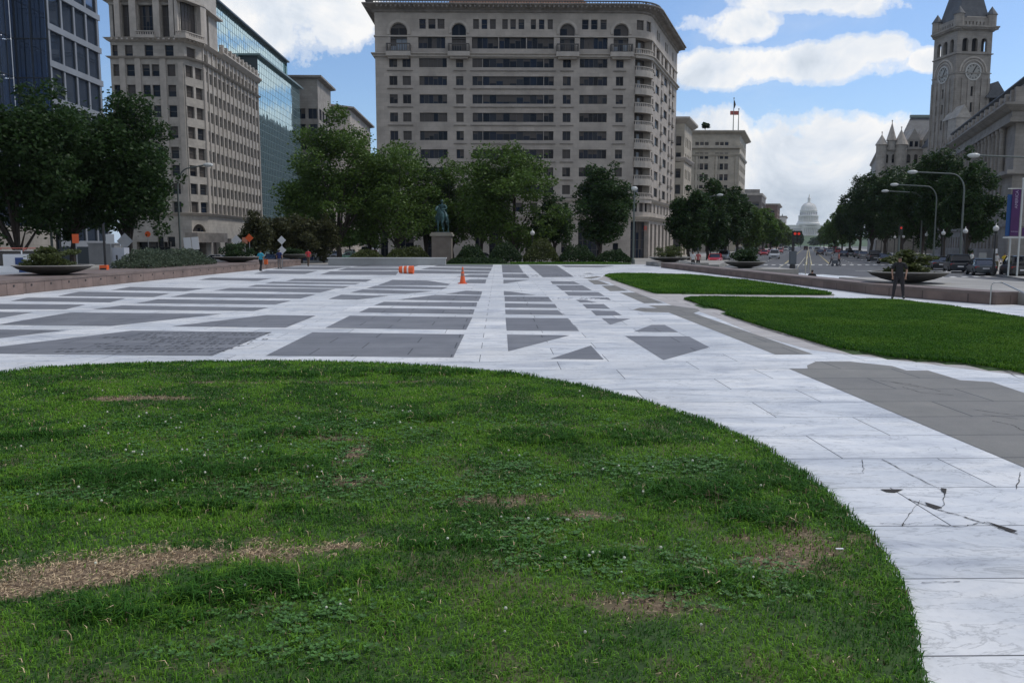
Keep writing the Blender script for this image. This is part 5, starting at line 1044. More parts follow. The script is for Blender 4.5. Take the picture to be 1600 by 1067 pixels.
# left street
ptree('huge dark tree cut by the left edge, above the white van', 20, 112, 66, 108, 111, M_leaf[1], zb=ROAD, n=26000, cb=.10, leaf=.36, lumps=80, name='street_tree')
ptree('big dark tree in front of the ornate stone building', 196, 142, 74, 80, 112, M_leaf[1], zb=ROAD, n=22000, cb=.14, leaf=.36, lumps=75, name='street_tree')
ptree('dark tree filling the gap between the two big left trees', 108, 172, 80, 55, 113, M_leaf[1], zb=ROAD, n=12000, cb=.18, leaf=.4, name='street_tree')
for i, (px, top, Y, hw, lab) in enumerate(((398, 328, 92, 26, 'low reddish tree right of the arched entrance'), (430, 336, 96, 26, 'low reddish bushy tree behind the stacked diamond signs'), (468, 332, 98, 30, 'low rusty green tree behind the person in red'), (505, 340, 100, 22, 'small rusty tree just left of the marble bench'))):
    ptree(lab, px, top, Y, hw, 120+i, M_leaf[4], zb=ROAD, n=5000, cb=.15, leaf=.32, name='small_tree', lob=.36)
for i, (px, top, Y, hw, lab) in enumerate(((585, 345, 190, 30, 'bright distant street tree glimpsed under the barrel tree'), (545, 350, 230, 24, 'small distant tree at the far end of the left street'))):
    ptree(lab, px, top, Y, hw, 130+i, M_leaf[2], zb=ROAD, n=3500, cb=.2, leaf=.6, name='street_tree')
# north side of the avenue
NL = ['dense dark tree closest to the rounded balcony corner', 'second dark tree right of the balcony corner, over the black bowl planter', 'dark tree below the sandstone building', 'tree in front of the corner hotel, right of its middle', 'rounded tree just below the hotel roof flag side', 'tree under the dark distant office block', 'lighter tree right of the dark office block', 'light green tree below the brown distant block', 'yellowish tree beneath the small white block', 'far tree beside the thin spire', 'very far tree left of the red signal', 'last small tree of the left row before the dome']
for i, (px, top, Y, hw, li) in enumerate(((1078, 290, 118, 30, 1), (1108, 280, 130, 33, 1), (1135, 288, 146, 28, 1), (1153, 302, 166, 24, 1), (1168, 318, 190, 22, 0), (1182, 318, 220, 20, 0), (1193, 326, 255, 18, 2), (1205, 334, 300, 16, 2), (1214, 343, 370, 14, 3), (1224, 350, 460, 12, 3), (1233, 357, 600, 10, 3), (1240, 362, 800, 8, 3))):
    ptree(NL[i], px, top, Y, hw, 140+i, M_leaf[li], zb=ROAD+.1, n=int(9500-600*i), cb=.14, leaf=.42+.002*(Y-118), group=G_N, name='street_tree')
SLb = ['large dark tree nearest the banners on the right', 'tall dark tree behind the tallest street lamp', 'high dark crown just left of the tallest lamp', 'broad dark tree behind the two middle street lamps', 'dark tree above the red signal on the right', 'dark tree left of the curved lamp heads', 'tree where the right row starts stepping down', 'uneven tree with ragged top right of the dome', 'lighter tree just right of the dome', 'pale green far tree beside the dome steps', 'very far tree of the right row, close to the dome', 'last little tree of the right row']
for i, (px, top, Y, hw, li) in enumerate(((1516, 248, 100, 42, 1), (1478, 226, 110, 46, 1), (1444, 236, 124, 40, 1), (1412, 247, 142, 38, 1), (1386, 262, 160, 32, 1), (1364, 270, 178, 28, 1), (1346, 276, 198, 24, 1), (1330, 292, 225, 20, 1), (1317, 316, 270, 17, 0), (1305, 332, 340, 14, 2), (1296, 346, 430, 12, 2), (1288, 352, 580, 10, 0))):
    ptree(SLb[i], px, top, Y, hw, 160+i, M_leaf[li], zb=ROAD+.1, n=int(16000 if i < 3 else 12000-800*i), cb=.15, leaf=.40+.002*(Y-110), group=G_S, name='street_tree')
for i, (px, top, Y, hw) in enumerate(((1282, 366, 1100, 11), (1248, 366, 1150, 6), (1272, 372, 1300, 8), (1251, 362, 900, 4))):
    ptree(['far dark tree at the foot of the dome, right side', 'far dark conical tree left of the dome steps', 'far low tree before the dome steps', 'dark pointed tree just right of the red signal'][i], px, top, Y, hw, 180+i, M_leaf[1], zb=ROAD, n=1500, cb=.1, leaf=2.2, name='distant_tree')
ptree('small round tree growing on the hotel roof terrace', 1098, 192, 322, 6, 190, M_leaf[1], zb=ZZ(1098, 205, 322), n=900, cb=.3, leaf=.8, name='roof_tree')
# ------------------------------------------------------------------ hedges, planting beds, low walls
def bush_np(seed, x0, y0, x1, y1, z0, h, n, leaf, amp=.35):
    g_ = np.random.default_rng(seed); u = g_.random(n); v = g_.random(n); x = x0+(x1-x0)*u; y = y0+(y1-y0)*v; top = h*(1-amp+amp*2*fbm(x, y, 1.1, seed % 30)); edge_ = np.minimum(1, 3.5*np.minimum(np.minimum(u, 1-u)*max(1, (x1-x0)/(y1-y0)), np.minimum(v, 1-v)))
    z = z0+top*(.3+.7*edge_)*g_.uniform(0, 1, n)**.45; p = np.stack([x, y, z], 1); a = g_.uniform(0, 2*PI, n); t_ = g_.normal(.3, .6, n); L = leaf*g_.uniform(.5, 1.4, n)
    u_v = np.stack([np.cos(a)*np.cos(t_), np.sin(a)*np.cos(t_), np.sin(t_)], 1); vv = np.cross(u_v, g_.normal(size=(n, 3))); vv /= np.linalg.norm(vv, axis=1)[:, None]; hl, hw = (L*.5)[:, None], (L*.26)[:, None]
    return np.stack([p-u_v*hl, p+vv*hw, p+u_v*hl, p-vv*hw], 1).reshape(-1, 3)
def bush(name, label, x0, y0, x1, y1, z0, h, n, leaf, lm, cat='shrub', seed=1, amp=.35, group=None):
    V = bush_np(seed, x0, y0, x1, y1, z0, h, n, leaf, amp); V -= np.array([x0, y0, z0]); o = np_mesh(name, V, np.arange(len(V)).reshape(-1, 4), 4, [lm] if not isinstance(lm, list) else lm); o.location = (x0, y0, z0); return tag(o, label, cat, group)
M_sage = leafm('sage_leaves', (.085, .115, .075)); M_hedge = leafm('hedge_leaves', (.03, .06, .02)); M_wild = leafm('mixed_planting', (.075, .095, .03))
TZ = .62
def yl(px, z=TZ, X=-22.6): return -X/((VPX-px)/F)
bush('sage_shrub', 'tall grey green shrub bed along the left wall, left half', -24.5, yl(225), -21.9, yl(275), TZ-.1, 1.35, 5500, .16, M_sage, seed=3)
bush('sage_shrub', 'grey green shrub bed along the left wall, right half beside the blank twin signs', -24.5, yl(277), -21.9, yl(330), TZ-.1, 1.25, 5500, .16, M_sage, seed=4)
yE = PYE
bush('clipped_hedge', 'low dark hedge right of the marble bench along the plaza edge', XX(698, yE+4), yE+3, XX(792, yE+4), yE+5.5, -.02, .65, 5000, .2, M_hedge, seed=5, amp=.1, cat='hedge')
for i, (a, b, h, lm, lab) in enumerate(((545, 600, 1.0, M_wild, 'weedy planting behind the left part of the marble bench'), (602, 672, 1.2, M_wild, 'loose grasses behind the right part of the marble bench'), (712, 760, 1.3, M_hedge, 'mixed bushes right of the statue pedestal'), (764, 815, 1.6, M_hedge, 'taller bushes below the wide middle tree'), (818, 872, 1.7, M_wild, 'shaggy bushes left of the lone dark tree'), (874, 930, 1.3, M_hedge, 'low bushes under the lone dark tree'), (932, 985, 1.0, M_hedge, 'dark low bushes left of the plain lamp post'))):
    bush('planting_bed', lab, XX(a, yE+9), yE+7, XX(b, yE+9), yE+11, -.02, h*1.5, 5000, .24, lm, seed=10+i, cat='plants')
soil_sheet('lawn_ground', [(XX(700, yE+2), yE+.9), (XX(985, yE+2), yE+.9), (XX(975, yE+2), yE+7), (XX(700, yE+2), yE+7)], .6, lambda x, y: 0*x+.03, lambda x, y: 0*x)
L3 = [(XX(798, yE+2), yE+.9), (XX(985, yE+2), yE+.9), (XX(970, yE+2), yE+7), (XX(798, yE+2), yE+7)]
V, T, MI = blades(26000, L3, lambda x, y: 0*x+.03, lambda x, y: 1+0*x, lambda x, y: .16+0*x, lambda x, y: .035+0*x, lambda x, y, n: RNG.integers(0, 3, n)); tag(np_mesh('lawn_grass', V, T, 3, M_short, MI), 'thin strip of lawn beyond the far edge of the paving', 'grass', kind='stuff')
M_red = mat('reddish_granite', (.20, .145, .125), .75, .25, .8, .15, 30, brick=(5.0, 1.5, .45)); M_redt = mat('reddish_granite_top', (.17, .13, .115), .7, .2, 1.2)
def lowwall(label, pts, h, depth, side):
    """front line pts along Y at the paving; body stands behind it"""
    T_ = thing('terrace_wall', label, 'wall', (pts[0][0], pts[0][1], 0)); m = MB(); P_ = Path(pts); s0, s1 = (0, -depth)
    P_.band(m, 0, P_.L, -.5, h-.12, -depth, 0); m.build('wall', M_red, T_, world=True); m = MB(); P_.band(m, 0, P_.L, h-.118, h, -depth-.02, .03); m.build('coping', M_redt, T_, world=True)
    m = MB(); s = .8
    while s < P_.L: P_.band(m, s-.05, s+.05, h-.30, h-.22, .001, .02); s += 1.6
    m.build('metal_studs', M_iron, T_, world=True); return T_
lowwall('long low reddish granite wall with broad top along the left side of the plaza', [(PX0, 36.0), (PX0, PYE-3)], TZ, 4.2, 1)
lowwall('darker near end block of the reddish left wall at the left edge', [(PX0+.15, 20), (PX0+.15, 35.9)], TZ+.03, 4.4, 1)
a = [G(1320, 455), G(1100, 424.5), G(1050, 417.5)]; xw = 16.9
near = [G(1640, 479), G(1590, 475.5), G(1480, 467), G(1403, 460)]
RW = [(16.3, PYE-12), (16.8, 56), (17.0, near[3][1]), near[2], near[1]]; RW = RW[::-1]
def rwall():
    T_ = thing('terrace_wall', 'low reddish granite retaining wall curving along the right side of the plaza', 'wall', (17, 40, 0)); P_ = Path(RW)
    m = MB(); P_.band(m, 0, P_.L, -.5, .33, -1.0, 0); m.build('wall', M_red, T_, world=True); m = MB(); P_.band(m, 0, P_.L, .332, .45, -1.02, .03); m.build('coping', M_redt, T_, world=True)
rwall()
mt = MB(); mt.prism([(19.5, 22), (24, 22), (24, 43), (17.8, 43), (18.0, 33)], -.5, .43); mt.prism([(17.6, 59), (21.5, 59), (21.5, 65), (17.5, 65)], -.5, .38); mt.prism([(15.6, 80.5), (20.5, 80.5), (20.5, 87.5), (15.6, 87.5)], -.5, .38)
mt.prism([(18, 43.01), (24, 43.01), (24, PYE-6), (17.2, PYE-6), (17.7, 56)], -.54, -.25); tag(mt.build('upper_terrace', M_walk), kind='structure')
# striped steps / ledges going down towards the avenue
st = MB()
for k in range(6):
    st.prism([(24+k*1.1, 22), (25.08+k*1.1, 22), (25.08+k*1.1, 78-k*2), (24+k*1.1, 78-k*2)], ROAD-.1, -.25-(k+1)*.05)
tag(st.build('terrace_steps', M_marble), kind='structure')
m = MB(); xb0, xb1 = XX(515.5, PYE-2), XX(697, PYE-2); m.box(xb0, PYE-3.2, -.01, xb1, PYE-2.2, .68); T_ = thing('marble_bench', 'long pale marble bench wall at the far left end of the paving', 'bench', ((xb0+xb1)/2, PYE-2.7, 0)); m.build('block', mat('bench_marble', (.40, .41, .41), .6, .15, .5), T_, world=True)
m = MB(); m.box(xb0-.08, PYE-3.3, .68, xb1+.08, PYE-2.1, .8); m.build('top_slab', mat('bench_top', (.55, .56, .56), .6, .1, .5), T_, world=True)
# bowl planters
M_bowl = mat('dark_bronze_bowl', (.07, .068, .062), .6, .25, 1.5); M_rim = mat('bowl_rim', (.30, .29, .27), .7, .1)
def bowl(label, x, y, z, dia, pl_label, hp=1.1, lm=None, seed=1, n=3500):
    T_ = thing('bowl_planter', label, 'planter', (x, y, z), 0, 'shallow bowl planters on the low walls'); r = dia/2
    m = MB(); m.lathe((0, 0, 0), [(r*.28, 0), (r*.36, .04), (r*.64, .16), (r*.87, .31), (r*.97, .44), (r*.90, .44), (r*.84, .38), (.01, .38)], 40); m.build('bowl', M_bowl, T_, smooth=False)
    m = MB(); m.lathe((0, 0, 0), [(r*.965, .435), (r, .45), (r, .49), (r*.88, .49), (r*.88, .44)], 40); m.build('rim', M_rim, T_)
    if hp:
        V, C_ = crown_np(seed, r*.80, hp*.66, hp*.30, n, .17, 34, r*.80, lob=.34); V = V[np.repeat(V.reshape(-1, 4, 3)[:, :, 2].min(1) > -.05, 4)]
        o = np_mesh('planter_plants', V, np.arange(len(V)).reshape(-1, 4), 4, [lm or M_wild]); o.location = (x, y, z+.42); tag(o, pl_label, 'plants')
bowl('wide dark bowl planter on the left wall above the white van', -22.35, 42, TZ, 3.7, 'rusty and green bushy planting in the nearest left bowl', 1.25, M_wild, 7, 6000)
bowl('middle dark bowl planter on the left wall beside the diamond signs', -22.7, yl(376), TZ, 4.0, 'green bush in the middle left bowl planter', 1.5, M_hedge, 8)
bowl('farthest dark bowl planter on the left wall behind the three walkers', -22.7, yl(462), TZ, 4.0, 'low leafy planting in the farthest left bowl', .9, M_hedge, 9)
bowl('largest dark bowl planter on the right wall behind the man in black', XX(1421, 36.5), 36.5, .45, 3.4, 'brown and green bush in the large right bowl', 1.0, M_wild, 10, 5000)
bowl('black bowl planter in the middle of the right wall', XX(1165, 62), 62, .40, 3.1, 'dark bushy planting in the middle right bowl', 1.5, M_hedge, 11)
bowl('far bowl planter at the corner of the right wall near the rounded building', XX(1046, 84), 84, .40, 4.2, 'reddish green planting in the far right bowl', 1.6, M_wild, 12)
m = MB(); xq, yq = XX(1424, 40.3), 38.4; m.lathe((0, 0, 0), [(.05, 0), (.4, 0), (.4, 1.35), (.01, 1.35)], 20); o = m.build('utility_cabinet', mat('dark_grey_box', (.07, .075, .08), .6)); o.location = (xq, yq+1.9, .2); tag(o, 'dark grey round cabinet behind the large right bowl planter', 'cabinet')
# ------------------------------------------------------------------ figures grown from a skeleton
def skin_mesh(joints, edges, sub=2, root=0):
    """joints: list of (x,y,z,rx[,ry]); returns an evaluated mesh"""
    me = bpy.data.meshes.new('tmp'); me.from_pydata([j[:3] for j in joints], edges, []); o = bpy.data.objects.new('tmp', me); COL.objects.link(o)
    o.modifiers.new('s', 'SKIN'); sv_ = me.skin_vertices[0].data
    for i, j in enumerate(joints): sv_[i].radius = (j[3], j[4] if len(j) > 4 else j[3]); sv_[i].use_root = (i == root)
    o.modifiers['s'].use_smooth_shade = True; sb = o.modifiers.new('b', 'SUBSURF'); sb.levels = sub; sb.render_levels = sub
    dg = bpy.context.evaluated_depsgraph_get(); dg.update(); em = bpy.data.meshes.new_from_object(o.evaluated_get(dg)); bpy.data.objects.remove(o); bpy.data.meshes.remove(me); return em
def sub_mesh(me, name, test, push, m, parent):
    bm = bmesh.new(); bm.from_mesh(me); bm.normal_update(); bmesh.ops.delete(bm, geom=[f for f in bm.faces if not test(f.calc_center_median())], context='FACES')
    for v in bm.verts: v.co += v.normal*push
    r = bpy.data.meshes.new(name); bm.to_mesh(r); bm.free(); r.materials.clear(); r.materials.append(m)
    for p in r.polygons: p.use_smooth = True
    o = bpy.data.objects.new(name, r); COL.objects.link(o); o.parent = parent; return o
M_skin = mat('skin', (.33, .19, .13), .6); M_skin2 = mat('dark_skin', (.12, .07, .05), .6); M_hair = mat('dark_hair', (.03, .022, .018), .8); M_black = mat('black_cloth', (.014, .014, .017), .9); M_shoe = mat('shoe', (.02, .02, .022), .6)
CM = {}
def cloth(c):
    if c not in CM: CM[c] = mat('cloth_%s' % len(CM), c, .85)
    return CM[c]
def person(label, x, y, z, rz, shirt, trousers, pose='stand', group=None, s=1.0, skin=None, hands=False, hair=True, sit=0):
    T_ = thing('person', label, 'person', (x, y, z), rz, group); J = []; E = []
    def j(*a): J.append(a); return len(J)-1
    def e(*a):
        for p, q in zip(a, a[1:]): E.append((p, q))
    pel = j(0, 0, .95, .125, .10); sp = j(0, 0, 1.12, .125, .09); ch = j(0, .01, 1.33, .145, .10); nk = j(0, .015, 1.49, .052); hb = j(0, -.005, 1.58, .068, .075); ht = j(0, 0, 1.68, .075, .085); e(pel, sp, ch, nk, hb, ht)
    if hands: ns = j(0, -.10, 1.60, .014); e(hb, ns)
    for sx in (-1, 1):
        if pose == 'lean': el_ = (sx*.27, .05, 1.16); wr = (sx*.245, -.12, .94); pm = (sx*.235, -.15, .875)
        elif pose == 'walk': el_ = (sx*.25, .05*sx, 1.16); wr = (sx*.25, -.10-.08*sx, .95); pm = (sx*.25, -.13-.08*sx, .89)
        else: el_ = (sx*.25, .03, 1.16); wr = (sx*.27, -.04, .92); pm = (sx*.27, -.06, .86)
        sh = j(sx*.17, .01, 1.42, .062); el = j(*el_, .043); w_ = j(*wr, .028); p_ = j(*pm, .036, .022); e(ch, sh, el, w_, p_)
        if hands:
            for k in range(4): f1 = j(pm[0]+(k-1.5)*.019, pm[1]-.025, pm[2]-.045-.004*(1.5-abs(k-1.5)), .0095); f2 = j(pm[0]+(k-1.5)*.018, pm[1]-.022+.012, pm[2]-.085-.006*(1.5-abs(k-1.5)), .0085); e(p_, f1, f2)
            f1 = j(pm[0]-sx*.04, pm[1]-.03, pm[2]-.005, .011); f2 = j(pm[0]-sx*.052, pm[1]-.045, pm[2]-.035, .0095); e(p_, f1, f2)
        if pose == 'sit': kn = (sx*.12, -.46, .98); an = (sx*.12, -.50, .56); to = (sx*.12, -.62, .50)
        elif pose == 'walk': kn = (sx*.10, -.02-.14*sx, .50); an = (sx*.10, .10-.22*sx, .10); to = (sx*.10, -.03-.24*sx, .04)
        elif pose == 'lean': kn = (sx*.15, -.03, .50); an = (sx*.19, .02, .09); to = (sx*.22, -.12, .035)
        else: kn = (sx*.11, -.02, .50); an = (sx*.12, .02, .09); to = (sx*.13, -.12, .035)
        hp = j(sx*.095, 0, .90, .092); k_ = j(*kn, .062); a_ = j(*an, .042); t_ = j(*to, .036, .03); e(pel, hp, k_, a_, t_)
    me = skin_mesh(J, E, 2 if hands else 1); me.materials.clear(); me.materials.append(skin or M_skin); me.name = 'body'
    b_ = bpy.data.objects.new('body', me); COL.objects.link(b_); b_.parent = T_
    arm = lambda c: abs(c.x) > .175 and c.z < 1.20
    handz = lambda c: (abs(c.x) > .195 and c.y < -.05 and .76 < c.z < 1.12) if pose == 'lean' else arm(c)
    sub_mesh(me, 'shirt', lambda c: .93 < c.z < 1.475 and not (pose == 'sit' and c.y < -.14 and c.z < 1.1) and not (arm(c) and c.z < 1.2) and not handz(c), .014, cloth(shirt), T_)
    lowz = .42 if pose == 'sit' else .075
    if pose != 'sit': sub_mesh(me, 'trousers', lambda c: lowz < c.z < (1.10 if pose == 'sit' else .99) and not (pose == 'sit' and c.y > -.1 and c.z > .99) and not (abs(c.x) > .215 and c.z > .70 and pose != 'sit') and not (pose == 'lean' and handz(c)) , .012, cloth(trousers), T_)
    if pose != 'sit': sub_mesh(me, 'shoes', lambda c: c.z < .10, .014, M_shoe, T_)
    if hair: sub_mesh(me, 'hair', lambda c: c.z > 1.63 or (c.z > 1.56 and c.y > .01), .014, M_hair, T_)
    if hands:
        m = MB()
        for sx in (-1, 1): m.ball((sx*.032, -.083, 1.625), .009, 6)
        m.box(-.022, -.086, 1.548, .022, -.078, 1.556); m.build('face', M_hair, T_)
    T_.scale = (s, s, s); return T_
def at(px, py, z=0): x, y = G(px, py, z); return x, y
x, y = at(1403, 467); person('man in black t-shirt and dark trousers standing by the right granite wall, head bowed', x, y, 0, R(-25), (.014, .015, .018), (.02, .018, .022), 'lean', hands=True, s=.97)
x = XX(1271, 48.5); person('dark clothed person sitting behind the right wall with only head and shoulders showing', x, 48.5, -.95, R(150), (.012, .012, .014), (.015, .015, .02), 'sit', s=.95)
G_W = 'people walking along the left granite wall'
x, y = at(408, 424); person('walker in bright teal top beside the left wall', x, y, 0, R(160), (.03, .30, .42), (.012, .012, .016), 'walk', G_W)
x, y = at(437, 420); person('walker in navy top with pale legs beside the left wall', x, y, 0, R(170), (.02, .03, .12), (.22, .20, .19), 'stand', G_W)
x, y = at(482, 416.5); person('walker in red top near the far end of the left wall', x, y, 0, R(175), (.55, .05, .06), (.10, .07, .05), 'walk', G_W)
m = MB(); x, y = at(416, 424); m.box(-.14, -.08, .55, .14, .1, .95); o = m.build('orange_bag', mat('orange_bag', (.6, .12, .03), .8)); o.location = (x, y, .0); tag(o, 'orange bag hanging at the side of the walker in teal', 'bag')
def roadat(px, Y, z=ROAD): return XX(px, Y, 1.0), Y, z
for (px, Y, sh, tr, ps, lab, rz, z) in ((1300, 106, (.25, .27, .3), (.03, .03, .04), 'walk', 'pedestrian in pale grey crossing the avenue, left one of the pair', 60, ROAD), (1311, 104, (.35, .14, .13), (.03, .03, .04), 'walk', 'pedestrian in dull red top crossing the avenue, right one of the pair', 60, ROAD),
        (1083, 80, (.5, .5, .5), (.012, .012, .014), 'stand', 'person in white and black near the far end of the right wall', 0, -.25), (1091, 81, (.35, .10, .10), (.012, .012, .014), 'stand', 'person with dark red top near the far end of the right wall', 180, -.25),
        (1519, 92, (.5, .52, .5), (.03, .03, .04), 'stand', 'person in white shirt on the pavement behind the parked cars', 20, ROAD+.14), (1558, 80, (.45, .45, .45), (.10, .09, .05), 'stand', 'person in pale top standing by the dark signpost', 10, ROAD+.14), (1570, 80, (.55, .40, .03), (.03, .03, .03), 'stand', 'person in yellow top on the right pavement', 0, ROAD+.14), (1578, 79, (.5, .28, .22), (.2, .12, .1), 'stand', 'person in pink beside the banner pole', 0, ROAD+.14),
        (532, 150, (.10, .03, .14), (.02, .02, .03), 'walk', 'distant person in purple behind the marble bench', 90, ROAD), (232, 90, (.5, .08, .05), (.02, .02, .03), 'stand', 'distant person in red under the orange round sign', 0, ROAD), (740, 140, (.4, .4, .4), (.05, .05, .05), 'walk', 'distant person in grey behind the planting right of the statue', 90, ROAD+.15), (806, 140, (.45, .42, .4), (.05, .05, .05), 'walk', 'distant person in pale top behind the middle bushes', 90, ROAD+.15)):
    person(lab, *roadat(px, Y, z), R(rz), sh, tr, ps)
m = MB(); m.box(-.25, -.35, .35, .25, .35, .75); m.tube([(-.22, .3, .7), (-.22, .65, 1.0), (.22, .65, 1.0), (.22, .3, .7)], .02, 5)
for a in (-.24, .24):
    for b_ in (-.3, .3): m.M = Matrix.Translation((a, b_, .14)) @ Matrix.Rotation(PI/2, 4, 'Y'); m.lathe((0, 0, -.02), [(.14, 0), (.14, .04)], 10); m.M = None
o = m.build('stroller', mat('stroller_grey', (.10, .11, .13), .8)); o.location = roadat(1305.5, 104); o.rotation_euler = (0, 0, R(60)); tag(o, 'grey stroller pushed between the two crossing pedestrians', 'stroller')
# ------------------------------------------------------------------ equestrian statue
M_bronze = mat('green_bronze', (.04, .095, .095), .55, .5, 2.5, metal=.35, cs=(.02, .05, .055)); M_ped = mat('pedestal_granite', (.165, .14, .12), .8, .15, 1.2)
YS = 96.; xs = XX(691, YS, 3); T_ = thing('rider_statue', 'green bronze statue of a rider on horseback on a pinkish stone pedestal', 'statue', (xs, YS, -.02)); s_ = YS/F
zt = ZZ(691, 363, YS)+.02; m = MB(); m.box(-1.35, -1.9, 0, 1.35, 1.9, .35); m.box(-1.1, -1.65, .35, 1.1, 1.65, zt-.45); m.build('pedestal', M_ped, T_)
m = MB(); m.box(-1.28, -1.85, zt-.45, 1.28, 1.85, zt-.2); m.box(-1.15, -1.7, zt-.2, 1.15, 1.7, zt-.03); m.build('pedestal_cap', mat('pedestal_cap', (.26, .24, .20), .8, .15, 1), T_)
J = [(0, .35, 1.36, .36, .34), (0, -.4, 1.36, .34, .33), (0, -.72, 1.62, .22, .2), (.0, -1.0, 1.98, .15, .13), (-.05, -1.15, 2.12, .11, .13), (-.1, -1.42, 1.78, .07, .08), (0, .95, 1.42, .34, .34), (0, 1.3, 1.35, .08, .08), (0, 1.45, .85, .10, .08)]
E = [(0, 1), (1, 2), (2, 3), (3, 4), (4, 5), (0, 6), (6, 7), (7, 8)]
for sx in (-1, 1):
    b_ = len(J); J += [(sx*.2, -.48, 1.05, .12, .13), (sx*.2, -.52-(.18 if sx > 0 else 0), .62+(.12 if sx > 0 else 0), .075, .08), (sx*.2, -.5, .16+(.2 if sx > 0 else 0), .05, .05), (sx*.2, -.56, .04+(.18 if sx > 0 else 0), .08, .07)]; E += [(1, b_), (b_, b_+1), (b_+1, b_+2), (b_+2, b_+3)]
    b_ = len(J); J += [(sx*.2, .92, 1.0, .17, .2), (sx*.21, .75, .82, .11, .12), (sx*.21, 1.08, .52, .07, .07), (sx*.21, 1.0, .15, .05, .05), (sx*.21, .95, .04, .08, .07)]; E += [(6, b_), (b_, b_+1), (b_+1, b_+2), (b_+2, b_+3), (b_+3, b_+4)]
me = skin_mesh(J, E, 2); me.materials.clear(); me.materials.append(M_bronze); h_ = bpy.data.objects.new('horse', me); COL.objects.link(h_); h_.parent = T_; h_.location = (0, .1, zt-.02); h_.scale = (1.35,)*3; h_.rotation_euler = (0, 0, R(-14))
m = MB(); m.box(-.65, -1.0, -.02, .65, 1.3, .06); p_ = m.build('plinth', M_bronze, T_); p_.location = (0, .1, zt-.03); p_.scale = (1.2, 1.2, 1)
J = [(0, .1, 1.72, .17, .15), (0, .1, 1.98, .16, .13), (0, .08, 2.22, .19, .13), (0, .06, 2.40, .06, .06), (0, .03, 2.5, .09, .1), (0, .03, 2.62, .085, .09)]; E = [(i, i+1) for i in range(5)]
for sx in (-1, 1):
    b_ = len(J); J += [(sx*.24, .08, 2.30, .09), (sx*.42, .05, 2.02, .06), (sx*(.15 if sx > 0 else .38), -.28, 1.93 if sx > 0 else 1.85, .04), (sx*(.11 if sx > 0 else .38), -.34, 1.93 if sx > 0 else 1.80, .045)]; E += [(2, b_), (b_, b_+1), (b_+1, b_+2), (b_+2, b_+3)]
    b_ = len(J); J += [(sx*.3, 0, 1.62, .13), (sx*.44, -.28, 1.30, .10), (sx*.46, -.12, .92, .07), (sx*.47, -.34, .86, .05)]; E += [(0, b_), (b_, b_+1), (b_+1, b_+2), (b_+2, b_+3)]
me = skin_mesh(J, E, 2); me.materials.clear(); me.materials.append(M_bronze); r2 = bpy.data.objects.new('rider', me); COL.objects.link(r2); r2.parent = T_; r2.location = h_.location; r2.scale = (1.35,)*3; r2.rotation_euler = (0, 0, R(-14))
m = MB(); m.lathe((0, .03, 2.62), [(.17, 0), (.12, .03), (.10, .08), (.02, .14)], 10); m.add([(-.2, .25, 2.3), (.2, .25, 2.3), (.34, .55, 1.5), (-.34, .55, 1.5)], [(0, 1, 2, 3)]); hh = m.build('hat_and_cloak', M_bronze, T_); hh.location = h_.location; hh.scale = (1.35,)*3; hh.rotation_euler = (0, 0, R(-14))
# ------------------------------------------------------------------ orange barrel and cone
M_or = mat('orange_plastic', (.75, .12, .03), .45, .08, 4); M_wr = mat('white_reflective_band', (.68, .66, .64), .4); M_rub = mat('black_rubber', (.025, .025, .025), .8)
x, y = at(635, 428.3); T_ = thing('traffic_barrel', 'orange and white striped traffic barrel lying on its side on the paving', 'traffic barrel', (x, y, 0)); r0 = .29; TR = Matrix.Translation((0, .3, .30)) @ Matrix.Rotation(R(-4), 4, 'Z') @ Matrix.Rotation(PI/2, 4, 'Y')
prof = [(.235, -.56), (.24, -.48), (.265, -.47), (.265, -.34), (.25, -.33), (.25, -.32), (.268, -.31), (.268, -.17), (.255, -.16), (.275, -.15), (.275, -.0), (.26, .01), (.282, .02), (.282, .17), (.268, .18), (.290, .19), (.290, .38)]
m = MB(); m.M = TR; m.lathe((0, 0, 0), prof[:1]+prof, 28, 0); m.build('barrel', M_or, T_, smooth=False)
for a, b, rr_ in ((-.295, -.185, .273), (.035, .155, .288)): m = MB(); m.M = TR; m.lathe((0, 0, 0), [(rr_-.02, a), (rr_, a), (rr_, b), (rr_-.02, b)], 28); m.build('white_stripe', M_wr, T_)
m = MB(); m.M = TR; m.lathe((0, 0, 0), [(.29, .38), (.30, .40), (.30, .50), (.22, .52)], 28); m.build('barrel_foot', M_or, T_)
x, y = at(723, 443.3); T_ = thing('traffic_cone', 'tall orange traffic cone standing upright on the marble paving', 'traffic cone', (x, y, 0)); m = MB(); m.lathe((0, 0, .04), [(.165, 0), (.16, .02), (.035, .86), (.028, .87)], 28); m.build('cone', M_or, T_)
m = MB(); m.box(-.24, -.24, 0, .24, .24, .035); m.build('base', M_or, T_); m = MB(); m.lathe((0, 0, .04), [(.108, .38), (.1045, .405), (.090, .50), (.086, .525)], 28); m.build('grey_band', mat('worn_band', (.35, .16, .12), .6), T_); m = MB(); m.lathe((0, 0, .04), [(.072, .62), (.056, .73)], 28); m.build('grey_band', MATS['worn_band'], T_)
